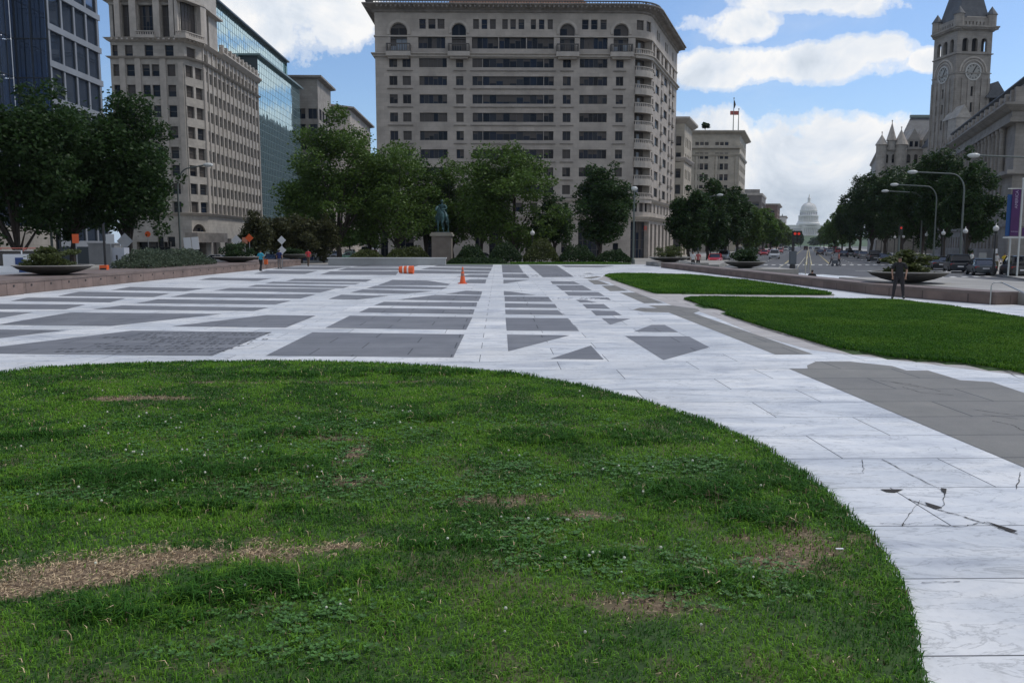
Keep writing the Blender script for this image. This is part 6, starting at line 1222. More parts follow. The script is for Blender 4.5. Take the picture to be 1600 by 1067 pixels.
# ------------------------------------------------------------------ vehicles
M_tyre = mat('tyre', (.02, .02, .02), .85); M_rimm = mat('wheel_rim', (.35, .36, .37), .35, metal=.7); M_cgl = mat('car_glass', (.012, .014, .018), .05, spec=.6); M_hl = mat('headlight', (.6, .6, .62), .2); M_tl = mat('tail_light', (.4, .02, .02), .3); M_trimb = mat('black_trim', (.02, .02, .022), .5)
PAINT = {}
def paint(c):
    if c not in PAINT: PAINT[c] = mat('car_paint_%d' % len(PAINT), c, .28, spec=.6); PAINT[c].node_tree.nodes['Principled BSDF'].inputs['Coat Weight'].default_value = .4
    return PAINT[c]
def loft(st, mi=0):     # st: list of (y, [(x,z)...]) symmetric half sections from bottom to top
    m = MB(); n = len(st[0][1]); vs = []
    for y_, sec in st: vs += [(-x_, y_, z_) for x_, z_ in sec]+[(x_, y_, z_) for x_, z_ in reversed(sec)]
    k = 2*n; fs = []
    for i in range(len(st)-1):
        for a in range(k): b = (a+1) % k; fs.append((i*k+a, i*k+b, (i+1)*k+b, (i+1)*k+a))
    fs.append(tuple(range(k-1, -1, -1))); fs.append(tuple(range((len(st)-1)*k, len(st)*k))); return m.add(vs, fs, mi)
def make_car(kind):     # front towards -Y
    T_ = thing({'sedan': 'car', 'suv': 'suv', 'van': 'van'}[kind], '', 'car'); c0 = paint((.1, .1, .1))
    if kind == 'sedan': L, W_, H, hood, belt, ws, rf, rb, tb = 4.7, 1.82, 1.45, .78, .92, -.95, -.25, 1.05, 1.85
    elif kind == 'suv': L, W_, H, hood, belt, ws, rf, rb, tb = 4.7, 1.9, 1.75, .95, 1.05, -1.15, -.45, 1.95, 2.28
    else: L, W_, H, hood, belt, ws, rf, rb, tb = 5.4, 2.0, 2.25, 1.05, 1.20, -2.0, -1.15, 2.55, 2.66
    h = L/2; w = W_/2
    def sec(top, ww, zb=.22): return [(ww*.86, zb), (ww*.98, zb+.12), (ww, (zb+top)/2), (ww*.97, top-.08), (ww*.86, top)]
    loft([(-h, sec(hood*.72, w*.82, .30)), (-h+.12, sec(hood*.88, w*.93)), (-h+.5, sec(hood*.96, w)), (ws, sec(belt, w)), (rb, sec(belt+.03, w)), (h-.45, sec(belt if kind == 'sedan' else belt+.03, w*.99)), (h-.1, sec(belt*.95, w*.95)), (h, sec(belt*.78, w*.86, .30))]).build('body', c0, T_, smooth=False)
    def gsec(z0, z1, w0, w1): return [(w0, z0), (w0*.99, z0+.03), ((w0+w1)/2+.02, (z0+z1)/2), (w1+.02, z1-.05), (w1-.08, z1)]
    loft([(ws, gsec(belt-.05, belt+.01, w*.9, w*.86)), (rf, gsec(belt-.05, H-.04, w*.93, w*.74)), ((rf+rb)/2, gsec(belt-.05, H-.01, w*.94, w*.76)), (rb, gsec(belt-.05, H-.05, w*.93, w*.73)), (tb, gsec(belt-.05, belt+.03 if kind == 'sedan' else belt+.12, w*.88, w*.82))]).build('windows', M_cgl, T_)
    m = loft([(rf-.06, [(w*.60, H-.05), (w*.74, H-.045), (w*.76, H-.03), (w*.7, H-.012), (w*.5, H-.008)]), (rf+.2, [(w*.6, H-.04), (w*.76, H-.02), (w*.77, H), (w*.7, H+.015), (w*.5, H+.02)]), (rb-.15, [(w*.6, H-.04), (w*.76, H-.02), (w*.77, H), (w*.7, H+.015), (w*.5, H+.02)]), (rb+.06, [(w*.6, H-.06), (w*.74, H-.05), (w*.75, H-.035), (w*.7, H-.02), (w*.5, H-.012)])])
    for sx in (-1, 1):
        pil = [(ws, belt, w*.89, rf, H-.02, w*.76), ((rf+rb)/2-.04, belt, w*.955, (rf+rb)/2-.04, H-.02, w*.78), (tb, belt, w*.88, rb, H-.03, w*.75)]
        for y0, z0, x0, y1, z1, x1 in pil: m.tube([(sx*x0, y0, z0), (sx*(x0+x1)/2*1.03, (y0+y1)/2, (z0+z1)/2), (sx*x1, y1, z1)], .045, 5)
        if kind == 'van': m.box(sx*w*.93-.03, -.5, belt-.05, sx*w*.93+.03, rb-.02, H-.25)
    if kind == 'van': m.box(-w*.85, tb-.12, belt, w*.85, tb+.02, H-.2)
    m.build('roof', c0, T_)
    for sx in (-1, 1):
        for yy in (-h+.88, h-.92):
            TR = Matrix.Translation((sx*(w-.10), yy, .33)) @ Matrix.Rotation(PI/2*sx, 4, 'Y'); m = MB(); m.M = TR; m.lathe((0, 0, -.11), [(.2, 0), (.31, 0), (.335, .04), (.335, .19), (.31, .225), (.2, .225)], 18); wl = m.build('wheel', M_tyre, T_); m = MB(); m.M = TR; m.lathe((0, 0, -.1), [(.2, 0), (.2, .21), (.08, .225), (.01, .225)], 12); m.build('rim', M_rimm, wl)
        m = MB(); m.box(sx*w*.72-.17, -h-.005+.06, hood*.70, sx*w*.72+.17, -h+.24, hood*.70+.14); m.build('headlight', M_hl, T_); m = MB(); m.box(sx*w*.74-.16, h-.22, belt*.70, sx*w*.74+.16, h-.03, belt*.70+.17); m.build('tail_light', M_tl, T_)
        m = MB(); m.ball((sx*(w+.10), ws+.35, belt+.05), .1, 6, sc=(1, .6, .8)); m.build('mirror', M_trimb, T_)
    m = MB(); m.box(-w*.5, -h-.02, .42, w*.5, -h+.06, .60); m.build('grille', M_trimb, T_); m = MB(); m.box(-.26, h-.02, .55, .26, h+.015, .68); m.build('number_plate', M_hl, T_)
    return T_
PROTO = {}
def car(kind, label, x, y, rz, col, z=ROAD, group=None, cat=None, s=1.0):
    if kind not in PROTO: o = PROTO[kind] = make_car(kind); 
    else: o = copy_tree(PROTO[kind])
    o.location = (x, y, z); o.rotation_euler = (0, 0, rz); o['label'] = label; o['category'] = cat or {'sedan': 'car', 'suv': 'suv', 'van': 'van'}[kind]; o.scale = (s, s, s)
    if group: o['group'] = group
    for ch in o.children:
        if ch.name.split('.')[0] in ('body', 'roof'): ch.material_slots[0].link = 'OBJECT'; ch.material_slots[0].material = paint(col)
    return o
AZ = -math.atan(SL)        # rotation that turns +Y along the avenue
AWAY, TOW = AZ+PI, AZ
G_PK = 'cars parked along the right kerb of the avenue'; G_TR = 'traffic on the avenue'
def rcar(kind, label, px, py, h_, col, grp): x, y = G(px, py, ROAD); return car(kind, label, x, y, h_, col, group=grp)
for a in (('suv', 'black suv parked at the right edge behind the handrail', 1588, 432.5, AWAY, (.012, .012, .014)), ('sedan', 'dark blue grey sedan parked right of the large bowl', 1532, 429.5, AWAY, (.04, .05, .06)), ('suv', 'dark suv parked behind the blue grey sedan', 1494, 425.5, AWAY, (.015, .017, .025)), ('sedan', 'black sedan parked just right of the large bowl planting', 1466, 421.5, AWAY, (.02, .02, .022)),
          ('sedan', 'dark charcoal sedan half hidden by the man in black', 1382, 412, AWAY, (.018, .018, .02)), ('suv', 'black suv parked under the right trees left of the man in black', 1366, 408.5, AWAY, (.015, .015, .017)), ('sedan', 'pale grey parked car left of the black suv under the right trees', 1348, 404, AWAY, (.20, .20, .20))): rcar(a[0], a[1], a[2], a[3], a[4], a[5], G_PK)
for a in (('suv', 'white silver suv coming towards the plaza on the left lanes', 1210, 404.5, TOW, (.42, .44, .47)), ('sedan', 'red car left of the silver suv', 1194, 399.5, TOW, (.42, .03, .03)), ('sedan', 'dark red car at the left kerb of the avenue', 1183, 398.3, TOW, (.30, .03, .03)), ('suv', 'pinkish red suv behind the silver suv', 1219, 395.4, TOW, (.5, .12, .12)), ('sedan', 'red sedan between two suvs of the left lanes', 1204, 396.2, TOW, (.4, .03, .03)),
          ('van', 'distant white van right of the pinkish suv', 1228, 392.2, TOW, (.5, .52, .52)), ('suv', 'dark suv left of the signal pole', 1236, 391.6, TOW, (.03, .04, .04)), ('van', 'dark maroon van straight below the dome', 1259, 391.4, AWAY, (.05, .02, .02)), ('suv', 'silver suv right of the maroon van', 1276, 393.2, AWAY, (.40, .42, .44)), ('sedan', 'dark sedan waiting nearest on the right lanes', 1281, 398.8, AWAY, (.03, .018, .018)), ('sedan', 'maroon car in the right lanes behind the silver suv', 1291, 393.6, AWAY, (.16, .03, .03)),
          ('suv', 'black suv right of the maroon car', 1299, 396.0, AWAY, (.02, .02, .025)), ('suv', 'bright red suv in the right lanes', 1309, 395.2, AWAY, (.50, .04, .05)), ('van', 'dark red van far in the right lanes', 1304, 392.6, AWAY, (.22, .02, .02)), ('sedan', 'navy sedan in the rightmost lane', 1318, 401.5, AWAY, (.02, .025, .04)), ('sedan', 'grey car beside the navy sedan', 1328, 400.5, AWAY, (.10, .11, .12)),
          ('suv', 'small black suv far off in the left lanes, right of the white van', 1234, 390.3, TOW, (.03, .03, .03)), ('van', 'small white van far off below the dome', 1254, 390.2, AWAY, (.5, .5, .5)), ('sedan', 'white car far off between the maroon and black cars', 1287, 391.4, AWAY, (.5, .5, .5)), ('sedan', 'dark car at the right kerb beyond the grey car', 1335, 400.0, AWAY, (.03, .03, .035)), ('sedan', 'grey car at the right kerb under the ragged tree', 1341, 402.0, AWAY, (.13, .13, .13)), ('suv', 'dark suv at the right kerb left of the navy sedan', 1326, 397.6, AWAY, (.02, .02, .02)), ('sedan', 'silver sedan crossing beyond the pedestrians', 1296, 399.5, AWAY, (.36, .37, .38)), ('suv', 'maroon suv at the left kerb behind the dark red car', 1190, 395.6, TOW, (.2, .03, .03)), ('sedan', 'tiny red car far away left of the dark suv', 1226, 389.8, TOW, (.35, .03, .03)), ('sedan', 'tiny dark car far away below the dome', 1266, 389.3, AWAY, (.03, .03, .03)), ('sedan', 'tiny grey car far away right of the dome steps', 1279, 389.8, AWAY, (.2, .2, .2)),
          ('sedan', 'red car behind the rail at the left of the middle bowl', 1117, 412.5, TOW, (.45, .02, .03)), ('suv', 'silver car just behind the red car near the middle bowl', 1131, 406.5, TOW, (.36, .38, .42)), ('van', 'white truck like van behind the middle bowl plants', 1155, 400, TOW, (.4, .42, .45))): rcar(a[0], a[1], a[2], a[3], a[4], a[5], G_TR)
GL = 'traffic on the left street'
wv = car('van', 'white work van with ladders on its roof at the left edge', XX(20, 61, 1), 61, R(-66), (.80, .82, .85), cat='van')
M_blue = mat('blue_decal', (.03, .07, .22), .6); m = MB()
for q in ((.25, 1.25, .75, 1.75), (.45, .75, .85, 1.05), (1.0, .7, 1.5, .95), (-.5, .7, -.1, 1.0), (.3, 1.2, .7, 1.22)): m.box(-1.035, q[0], q[1], -1.012, q[2], q[3])
for sx in (1,): m.box(1.012, .25, 1.25, 1.035, .75, 1.75); m.box(1.012, .45, .7, 1.035, 1.5, .95)
o = m.build('decal', M_blue, wv); m = MB()
for a in (-.5, -.2, .3, .6): m.tube([(a, -1.2, 2.42), (a, 2.5, 2.42)], .03, 4)
for b_ in range(10): m.tube([(-.5, -1.1+b_*.38, 2.42), (-.2, -1.1+b_*.38, 2.42)], .02, 4)
for b_ in (-.8, .8, 2.2): m.tube([(-.9, b_, 2.2), (-.85, b_, 2.36), (.85, b_, 2.36), (.9, b_, 2.2)], .03, 4)
m.build('roof_rack', mat('red_ladder', (.35, .10, .08), .6), wv)
for (kind, lab, px, Y, rz, col) in (('sedan', 'white car mostly hidden behind the left wall beside the grey diamond sign', 206, 84, R(70), (.5, .52, .52)), ('sedan', 'grey sedan at the far end of the left street', 524, 168, 0, (.22, .23, .24)), ('suv', 'tall silver suv at the far end of the left street', 546, 172, 0, (.4, .41, .42)), ('sedan', 'pale green car behind the marble bench', 553, 142, R(90), (.15, .32, .24)), ('van', 'white van behind the barrel tree trunk', 572, 190, 0, (.5, .5, .5)), ('suv', 'orange red suv beside the big tree trunk', 582, 165, R(20), (.4, .09, .03)), ('sedan', 'dark sedan beside the blue truck', 425, 118, 0, (.02, .02, .025)), ('sedan', 'small white car right behind the blank twin signs', 345, 104, R(80), (.45, .46, .47)), ('sedan', 'grey car parked behind the bushes right of the statue', 758, 135, R(90), (.25, .25, .25))): car(kind, lab, XX(px, Y, 1), Y, rz, col, group=GL)
def boxtruck(label, x, y, rz, col, L=6.2, H=3.1):
    T_ = thing('box_truck', label, 'truck', (x, y, ROAD), rz); c = paint(col); m = MB(); m.box(-1.2, -L/2+1.9, .9, 1.2, L/2, H); m.build('cargo_box', c, T_); m = MB(); m.box(-1.21, -L/2+2.2, H-.9, 1.21, L/2-2, H-.5); m.build('stripe', M_blue, T_)
    loft([(-L/2, [(.95, .5), (1.05, .7), (1.05, 1.1), (1.0, 1.2), (.9, 1.25)]), (-L/2+.5, [(.95, .4), (1.1, .6), (1.1, 1.2), (1.05, 1.5), (.95, 1.55)]), (-L/2+.9, [(.95, .4), (1.1, .6), (1.1, 1.5), (1.0, 2.2), (.9, 2.3)]), (-L/2+1.85, [(.95, .4), (1.1, .6), (1.1, 1.5), (1.0, 2.25), (.9, 2.35)])]).build('cab', c, T_)
    m = MB(); m.add([(-.92, -L/2+.5, 1.58), (.92, -L/2+.5, 1.58), (.86, -L/2+.86, 2.2), (-.86, -L/2+.86, 2.2)], [(0, 1, 2, 3)]); m.box(-1.12, -L/2+.95, 1.5, 1.12, -L/2+1.6, 2.0); m.build('cab_windows', M_cgl, T_)
    for sx in (-1, 1):
        for yy in (-L/2+.9, L/2-1.3): m = MB(); m.M = Matrix.Translation((sx*1.0, yy, .45)) @ Matrix.Rotation(PI/2, 4, 'Y'); m.lathe((0, 0, -.15), [(.2, 0), (.45, 0), (.45, .3), (.2, .3)], 16); m.build('wheel', M_tyre, T_)
    return T_
boxtruck('blue box truck in the left street right of the stacked diamond signs', XX(459, 119, 1), 119, R(50), (.02, .06, .20)); boxtruck('grey white roofed truck left of the marble bench', XX(497, 135, 1), 135, R(25), (.26, .26, .25), 6.5, 2.9)
# ------------------------------------------------------------------ street lamps, signals, signs
M_lp = mat('lamp_pole', (.13, .15, .14), .5, metal=.4); M_lh = mat('lamp_head', (.55, .57, .56), .4); M_gb = mat('globe_glass', (.62, .62, .60), .3); M_sg = mat('sign_back', (.30, .31, .32), .5, .1, 3, metal=.4); M_sw = mat('sign_white', (.62, .63, .64), .5); M_so = mat('sign_orange', (.80, .13, .03), .5)
def cobra(label, c, Y, z1=9.4, arm=4.4, side=-1, px=None, x=None, grp='tall street lamps on the right side', base=ROAD+.14):
    x = x if x is not None else AV(c, Y)[0]; T_ = thing('street_lamp', label, 'street lamp', (x, Y, base), 0, grp); h = z1-base; dx_, dy_ = (AN[0]*side, AN[1]*side)
    m = MB(); m.tube([(0, 0, 0), (0, 0, .6), (0, 0, h*.8)], [.16, .11, .085], 10); m.lathe((0, 0, 0), [(.24, 0), (.22, .45), (.13, .55)], 10); m.build('pole', M_lp, T_)
    m = MB(); pts = [(0, 0, h*.8)]; 
    for k in range(1, 8): a = PI/2*k/7; r = 1.25; pts.append((dx_*r*(1-math.cos(a)), dy_*r*(1-math.cos(a)), h*.8+(h*.2-.25)*math.sin(a)))
    pts.append((dx_*arm, dy_*arm, h)); m.tube(pts, [.085]*3+[.065]*(len(pts)-3), 8); m.build('arm', M_lp, T_)
    m = MB(); m.M = Matrix.Translation((dx_*(arm+.35), dy_*(arm+.35), h)) @ Matrix.Rotation(math.atan2(dy_, dx_), 4, 'Z'); m.ball((0, 0, .02), .26, 10, 0, (1.9, 1, .75)); m.build('lamp_head', M_lh, T_)
    return T_
for c, Y, lab in ((18.5, 67, 'street lamp whose long arm enters from the right edge above the banners'), (15.4, 82.5, 'tallest curved street lamp in front of the right trees'), (15.4, 100, 'second curved street lamp left of the tallest one'), (15.4, 112, 'third curved street lamp, lowest of the right group')): cobra(lab, c, Y)
for Y, lab in ((124, 'street lamp with pale head poking from the first left avenue trees'), (150, 'street lamp head showing among the middle left avenue trees'), (214, 'small far street lamp head among the lighter left trees')): cobra(lab, -16.5, Y, side=1, arm=2.6, grp='street lamps on the left side of the avenue')
T_ = cobra('tall street lamp in the left street before the ornate building', 0, 80, 9.6, 2.6, 1, x=XX(281, 80, 3), grp='street lamps in the left street', base=ROAD); T_.rotation_euler = (0, 0, -math.atan2(AN[1], AN[0]))
T_ = cobra('street lamp hidden in the far left trees with only its head in view', 0, 70, 11.2, 2.4, 1, x=XX(80, 70, 3), grp='street lamps in the left street', base=ROAD); T_.rotation_euler = (0, 0, -math.atan2(AN[1], AN[0]))
x = XX(990, 93, 3); T_ = thing('post_top_lamp', 'plain tall lamp post with round pale head before the rounded building corner', 'street lamp', (x, 93, -.02)); h = ZZ(990, 296, 93); m = MB(); m.tube([(0, 0, 0), (0, 0, h)], [.12, .08], 10); m.lathe((0, 0, 0), [(.2, 0), (.2, .5), (.12, .6)], 10); m.build('pole', M_lp, T_); m = MB(); m.ball((0, 0, h+.1), .36, 12, 0, (1, 1, .7)); m.build('lamp_head', M_lh, T_)
def globe(label, x, y, grp, base=ROAD+.14, h=3.9, r=.24):
    T_ = thing('globe_lamp', label, 'globe lamp', (x, y, base), 0, grp); m = MB(); m.tube([(0, 0, 0), (0, 0, h-r)], [.09, .06], 8); m.lathe((0, 0, 0), [(.2, 0), (.17, .5), (.08, .8)], 10); m.lathe((0, 0, h-r-.12), [(.06, 0), (.13, .12)], 8); m.build('post', M_iron, T_); m = MB(); m.ball((0, 0, h), r, 14); m.lathe((0, 0, h+r*.9), [(.08, 0), (.03, .12), (.05, .16), (.01, .26)], 8); m.build('globe', M_gb, T_); return T_
ON = ['nearest globe lamp beside the purple banner', 'globe lamp in front of the tallest curved lamp pole', 'globe lamp left of the tallest curved lamp pole', 'globe lamp just left of the second curved lamp', 'globe lamp between the second and third curved lamps', 'globe lamp left of the third curved lamp', 'globe lamp above the man in black, right one', 'globe lamp beside the right red signal', 'far globe lamp under the right trees, ninth from the banner', 'farthest globe lamp under the right trees']
for i, lab in enumerate(ON): x, y = AV(16.0, 70+i*13.6); globe(lab, x, y, 'globe lamps along the right pavement')
for Y, lab in ((120, 'globe lamp under the tree nearest the rounded corner'), (142, 'globe lamp under the second left avenue tree'), (158, 'globe lamp under the third left avenue tree'), (174, 'globe lamp under the fourth left avenue tree'), (226, 'globe lamp above the middle bowl plants'), (262, 'far globe lamp below the lighter left trees')): x, y = AV(-16.8, Y); globe(lab, x, y, 'globe lamps along the left pavement of the avenue', r=.27)
x = XX(832, 104, 3); globe('pale lamp post behind the bushes under the wide middle tree', x-.0, 104, 'lamps at the plaza end', base=-.02, h=3.6, r=.3)
x = XX(88, 78, 3); globe('globe lamp glowing pale under the huge left tree', x, 78, 'lamps in the left street', base=ROAD, h=4.4, r=.3)
M_sig = mat('signal_housing', (.025, .027, .025), .6); M_rl = mat('red_signal_lamp', (.5, .02, .01), .4, emit=((1, .06, .03), .3)); M_off = mat('unlit_signal_lamp', (.03, .05, .04), .4)
def signal(label, x, y, z, h, two=False):
    T_ = thing('traffic_signal', label, 'traffic signal', (x, y, z)); m = MB(); m.tube([(0, 0, 0), (0, 0, h-1.1)], [.15, .12], 10); m.lathe((0, 0, 0), [(.3, 0), (.26, .8), (.15, 1.0)], 10); m.build('pole', M_lp if not two else M_iron, T_)
    for k, (dx_, dy_) in enumerate(((0, -.25), (.42, -.05)) if two else ((0, -.25),)):
        m = MB(); m.box(dx_-.19, dy_-.12, h-1.1, dx_+.19, dy_+.12, h)
        for q in range(3): m.box(dx_-.14, dy_-.3, h-.13-q*.35, dx_+.14, dy_-.12, h-.10-q*.35)
        hs = m.build('housing', M_sig, T_)
        for q in range(3): m = MB(); m.M = Matrix.Translation((dx_, dy_-.125, h-.25-q*.35)) @ Matrix.Rotation(PI/2, 4, 'X'); m.lathe((0, 0, 0), [(.125, 0), (.12, .02), (.01, .035)], 14); m.build('lens', M_rl if q == 0 else M_off, hs)
    if two: m = MB(); m.box(-.28, -.2, .9, .28, .2, 2.1); m.build('control_box', mat('signal_box', (.10, .115, .13), .6), T_)
signal('red double traffic signal on a thick grey post before the avenue', XX(1239, 76, 1.5), 76, ROAD, ZZ(1239, 361, 76)-ROAD, True); signal('red traffic signal glowing under the right trees', XX(1405, 96, 3), 96, ROAD+.14, ZZ(1405, 353, 96)-ROAD-.14)
def diamond(label, px, py, Y, wpx, base=ROAD, m_=None, cat='sign', name='road_sign', plates=((0, 0),), shape='diamond'):
    x = XX(px, Y, 2); zc = ZZ(px, py, Y); r = wpx/2/F*Y; T_ = thing(name, label, cat, (x, Y, base)); m = MB(); m.box(-.03, -.03, 0, .03, .03, zc-base+r*.8); m.build('post', M_sg, T_)
    for dx_, dz_ in plates:
        m = MB(); c = zc-base+dz_
        if shape == 'diamond': P4_ = [(dx_-r, c), (dx_, c-r), (dx_+r, c), (dx_, c+r)]
        elif shape == 'round': P4_ = [(dx_+r*math.cos(2*PI*k/12), c+r*math.sin(2*PI*k/12)) for k in range(12)]
        else: P4_ = [(dx_-r, c-r*shape), (dx_+r, c-r*shape), (dx_+r, c+r*shape), (dx_-r, c+r*shape)]
        n = len(P4_); m.add([(a, -.045, b) for a, b in P4_]+[(a, -.033, b) for a, b in P4_], [tuple(range(n)), tuple(range(2*n-1, n-1, -1))]+[(i, n+i, n+(i+1) % n, (i+1) % n) for i in range(n)]); m.build('plate', m_ or M_sg, T_)
    return T_
diamond('bare metal back of a diamond road sign behind the left wall', 196, 377, 58, 25)
diamond('white rectangular sign panel on a thin post left of the grey diamond', 173, 373.5, 57, 13, m_=M_sw, shape=1.15)
diamond('upright orange construction sign beside the nearest left bowl plants', 119, 373, 60, 10, m_=M_so, shape=1.4)
diamond('round orange construction sign before the ornate building', 232, 366, 90, 9, m_=M_so, shape='round')
diamond('pale diamond sign back above the sage shrubs left of the low reddish trees', 370, 376, 80, 17, m_=M_sw)
diamond('orange diamond construction sign under the low reddish trees', 390, 372, 84, 13, m_=M_so); diamond('smaller orange and pink sign left of the orange diamond', 383, 376, 86, 8, m_=mat('faded_orange', (.6, .25, .16), .6), shape=1.2)
diamond('two pale diamond signs stacked on one post beside the blue truck', 440.5, 375.5, 78, 13.5, m_=M_sw, plates=((0, 0), (0, -.92)))
T_ = diamond('pair of tilted blank white panels on posts above the sage shrubs', 297, 381, 70, 11, m_=M_sw, shape=1.75, plates=((0, 0), (.66, 0))); T_.rotation_euler = (0, R(-4), 0)
T_ = thing('utility_pole', 'dark thin pole beside the white rectangular sign', 'pole', (XX(163, 56, 2), 56, ROAD)); m = MB(); m.tube([(0, 0, 0), (0, 0, ZZ(163, 350, 56)-ROAD)], .08, 8); m.build('pole', M_iron, T_)
m = MB(); m.box(-.95, -.6, 0, .95, .6, 1.25); m.box(-1.0, -.65, 1.2, 1.0, .65, 1.28); o = m.build('grey_container', mat('grey_tarp', (.22, .22, .22), .9, .15, 1)); Y = 58; o.location = (XX(147, Y, 2), Y+1.5, .72); o.scale = (.95, .8, 1.2); tag(o, 'grey covered container on the left wall terrace behind the nearest bowl', 'container')
m = MB(); m.box(-.45, -.4, 0, .45, .4, 1.3); m.box(-.12, -.42, .5, .0, -.4, .8, 1); o = m.build('white_cabinet', [mat('white_cabinet', (.45, .47, .52), .5), M_iron]); o.location = (XX(182, 57, 2), 57.5, TZ); tag(o, 'white utility cabinet beside the dark pole and the grey diamond sign', 'cabinet')
m = MB(); m.box(-.22, -.15, 0, .22, .15, .42); m.box(-.18, -.16, .12, .18, -.15, .25, 1); o = m.build('orange_crate', [M_so, M_rub]); o.location = (XX(161, 50.5, 2), 50.5, TZ-.15); tag(o, 'small orange crate on the left wall right of the nearest bowl', 'crate')
# banners
Y = 66.; T_ = thing('banner_stand', 'metal banner frame with purple and blue hanging banners at the right edge', 'banner', (XX(1592, Y, 2), Y, ROAD+.14)); bz = ROAD+.14; Zr = lambda py: ZZ(1590, py, Y)-bz; sx_ = Y/F
m = MB(); m.tube([(0, 0, 0), (0, 0, Zr(281))], .07, 8); m.ball((0, 0, Zr(280)), .1, 8); m.tube([(-.35, .6, 0), (-.35, .6, Zr(372))], .07, 8); m.tube([(-1.35, 0, Zr(371.5)), (1.2, 0, Zr(371.5))], .06, 8); m.tube([(-1.2, 0, Zr(295)), (1.2, 0, Zr(295))], .04, 6); m.build('frame', M_lh, T_)
M_pur = mat('purple_banner', (.07, .018, .10), .7, .15, 1.5); m = MB(); m.box((1576-1592)*sx_, -.03, Zr(369), (1589.5-1592)*sx_, .0, Zr(296)); bnr = m.build('purple_banner', M_pur, T_); m = MB(); m.box((1569.5-1592)*sx_, .05, Zr(369), (1576.6-1592)*sx_, .08, Zr(304)); m.build('blue_banner', mat('blue_banner', (.012, .07, .22), .7), T_); m = MB(); m.box(.25, -.03, Zr(340), 1.2, 0, Zr(296)); m.build('black_banner', mat('black_banner', (.015, .012, .02), .7), T_); m = MB(); m.box(.15, -.03, Zr(369), 1.2, 0, Zr(356)); m.build('lower_banner', M_pur, T_)
def text(body, size, m_, parent, loc, rot, name='lettering'):
    cu = bpy.data.curves.new(name, 'FONT'); cu.body = body; cu.size = size; cu.extrude = .004; cu.align_x = 'CENTER'; cu.align_y = 'CENTER'; o = bpy.data.objects.new(name, cu); COL.objects.link(o); dg = bpy.context.evaluated_depsgraph_get(); dg.update(); me = bpy.data.meshes.new_from_object(o.evaluated_get(dg)); bpy.data.objects.remove(o)
    me.materials.clear(); me.materials.append(m_); o = bpy.data.objects.new(name, me); COL.objects.link(o); o.parent = parent; o.location = loc; o.rotation_euler = rot; return o
text('AMERICA', .34, mat('banner_letters', (.42, .36, .5), .7), bnr, ((1583-1592)*sx_, -.045, Zr(312)), (PI/2, -PI/2, 0))
text('BUILDING', .13, MATS['banner_letters'], bnr, ((1583-1592)*sx_, -.045, Zr(362)), (PI/2, 0, 0))
T_ = diamond('dark signpost with small pale panel between the parked cars', 1555.5, 392.5, 74, 6.5, m_=M_sw, shape=1.1, base=ROAD+.14)
m = MB(); m.box(-.4, -.05, .5, .4, .05, 1.5); m.box(-.38, -.04, 0, -.3, .04, .5); m.box(.3, -.04, 0, .38, .04, .5); o = m.build('notice_board', mat('board_grey', (.24, .25, .25), .7)); o.location = (XX(1535, 84, 1), 84, ROAD+.14); o.scale = (1.0, 1, 1.15); tag(o, 'grey notice board on the pavement right of the nearest parked suv', 'notice board')
diamond('red brick coloured service sign on the pavement behind the parked sedan', 1512, 398, 88, 4, m_=M_so, shape=.8, base=ROAD+.14) if False else None
# ------------------------------------------------------------------ handrails, road paint
M_hr = mat('steel_handrail', (.42, .43, .42), .35, metal=.6); M_hy = mat('pale_painted_rail', (.36, .34, .26), .5)
def rail(label, pts, m_=M_hr, r=.03, posts=()):
    x0, y0, z0 = pts[0]; T_ = thing('handrail', label, 'handrail', (x0, y0, z0)); m = MB(); m.tube([(a-x0, b-y0, c-z0) for a, b, c in pts], r, 8); m.build('rail', m_, T_)
    for (a, b, c0, c1) in posts: m = MB(); m.tube([(a-x0, b-y0, c0-z0), (a-x0, b-y0, c1-z0)], r, 8); m.build('post', m_, T_)
Y = 29.; X_ = lambda px, Y=29.: XX(px, Y, 1)
rail('bent steel handrail at the right edge in front of the granite wall', [(X_(1550), Y, ZZ(1550, 476, Y)), (X_(1550), Y, ZZ(1550, 447, Y)), (X_(1551), Y, ZZ(1550, 443.5, Y)), (X_(1554), Y, ZZ(1550, 441.5, Y)), (X_(1563), Y, ZZ(1563, 441, Y)), (X_(1568), Y, ZZ(1568, 442.5, Y)), (X_(1600, 27), 27, ZZ(1600, 457, 27)), (X_(1640, 25.5), 25.5, ZZ(1640, 470, 25.5))], r=.022)
Y = 68.
for i, (a, b, lab) in enumerate((((1214, 426), (1243, 403), 'pale yellow stair rail left of the red double signal'), ((1246, 424), (1258, 402), 'pale stair rail just right of the red double signal'), ((1259, 418), (1262, 401), 'short pale stair rail, second right of the signal'), ((1267, 418), (1266, 401), 'short pale stair rail, third right of the signal'))):
    pa, pb = W(a[0], a[1]-6, Y), W(b[0], b[1], Y+22); rail(lab, [pa, pb], M_hy, .03, [(pa[0], pa[1], -.6, pa[2]), (pb[0], pb[1], -.6, pb[2])])
pa, pb = W(1061, 407, 78), W(1095, 414, 70); rail('low grey handrail behind the right wall near the far bowl', [pa, pb], M_hr, .04, [(pa[0], pa[1], -.3, pa[2]), (pb[0], pb[1], -.3, pb[2])])
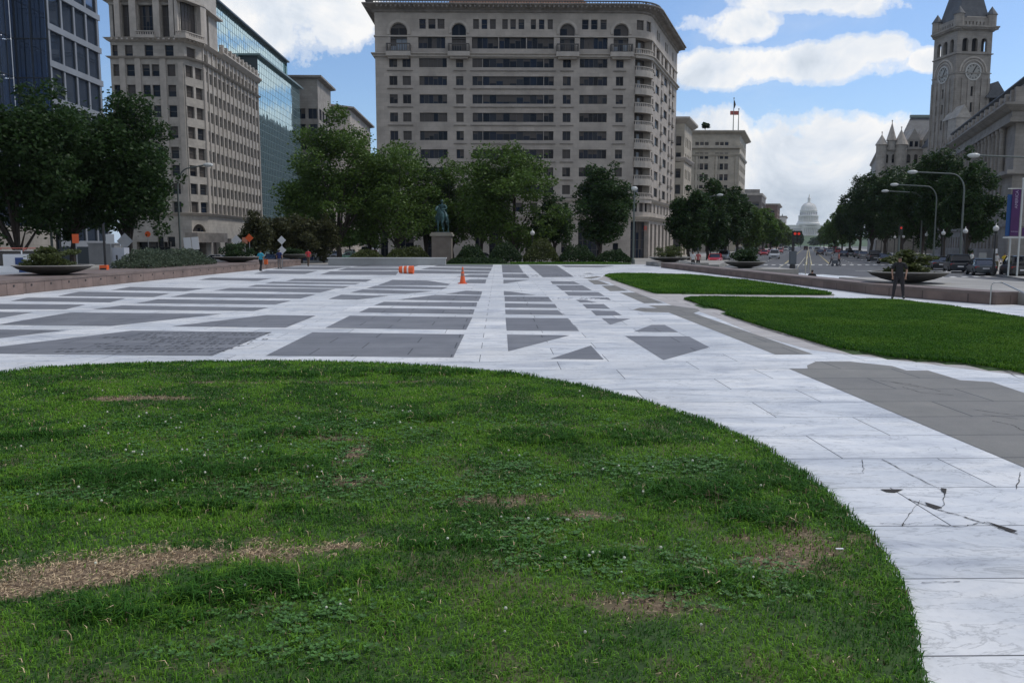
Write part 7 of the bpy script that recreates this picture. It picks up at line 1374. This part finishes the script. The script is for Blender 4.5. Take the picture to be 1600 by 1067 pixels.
pa, pb = W(1190, 425, 60), W(1255, 431, 52); rail('thin horizontal rail behind the middle of the right wall', [pa, pb], M_hr, .025, [(pa[0]*(1-f)+pb[0]*f, pa[1]*(1-f)+pb[1]*f, -.3, pa[2]*(1-f)+pb[2]*f) for f in (0, .33, .66, 1)])
rp = MB(); ry_ = MB()
def lane(mb, c, Y0, Y1, w_=.14, dash=None):
    y = Y0
    while y < Y1: ye = min(Y1, y+(dash[0] if dash else Y1-Y0)); mb.add([(*AV(c-w_/2, y), ROAD+.012), (*AV(c+w_/2, y), ROAD+.012), (*AV(c+w_/2, ye), ROAD+.012), (*AV(c-w_/2, ye), ROAD+.012)], [(0, 1, 2, 3)]); y = ye+(dash[1] if dash else 1)
for c in (-.1, .6): lane(ry_, c, 112, 1400, .16)
for c in (3.2, -3.2): lane(ry_, c, 118, 1400, .13)
for c in (-13, -9.8, -6.5, 6.5, 9.8, 13): lane(rp, c, 118, 1200, .14, (3, 6))
for k in range(30): c = -15+k*1.05; lane(rp, c, 108.5, 111.5, .5)
for k in range(30): c = -15+k*1.05; lane(rp, c, 60+k*.3, 61.5+k*.3, .5) if k > 16 else None
rp.add([(*AV(-16, 113.5), ROAD+.012), (*AV(16, 113.5), ROAD+.012), (*AV(16, 114.1), ROAD+.012), (*AV(-16, 114.1), ROAD+.012)], [(0, 1, 2, 3)])
rp.add([(*AV(5, 84), ROAD+.012), (*AV(16, 84), ROAD+.012), (*AV(16, 84.4), ROAD+.012), (*AV(5, 84.4), ROAD+.012)], [(0, 1, 2, 3)])
tag(rp.build('road_markings', M_line), kind='structure'); tag(ry_.build('yellow_road_markings', M_yline), kind='structure')
# air
hz = MB(); hz.box(-900, -60, -4, 1400, 2650, 170); hm = bpy.data.materials.new('haze'); hm.use_nodes = True; t = NT(hm.node_tree); t.n.remove(t.n['Principled BSDF'])
pv = t.node('ShaderNodeVolumePrincipled'); pv.inputs['Color'].default_value = (.86, .92, 1, 1); pv.inputs['Density'].default_value = .00006; pv.inputs['Anisotropy'].default_value = .3; t.l.new(pv.outputs[0], t.n['Material Output'].inputs['Volume'])
tag(hz.build('haze', hm), 'thin pale summer haze over the avenue', 'haze', kind='stuff')
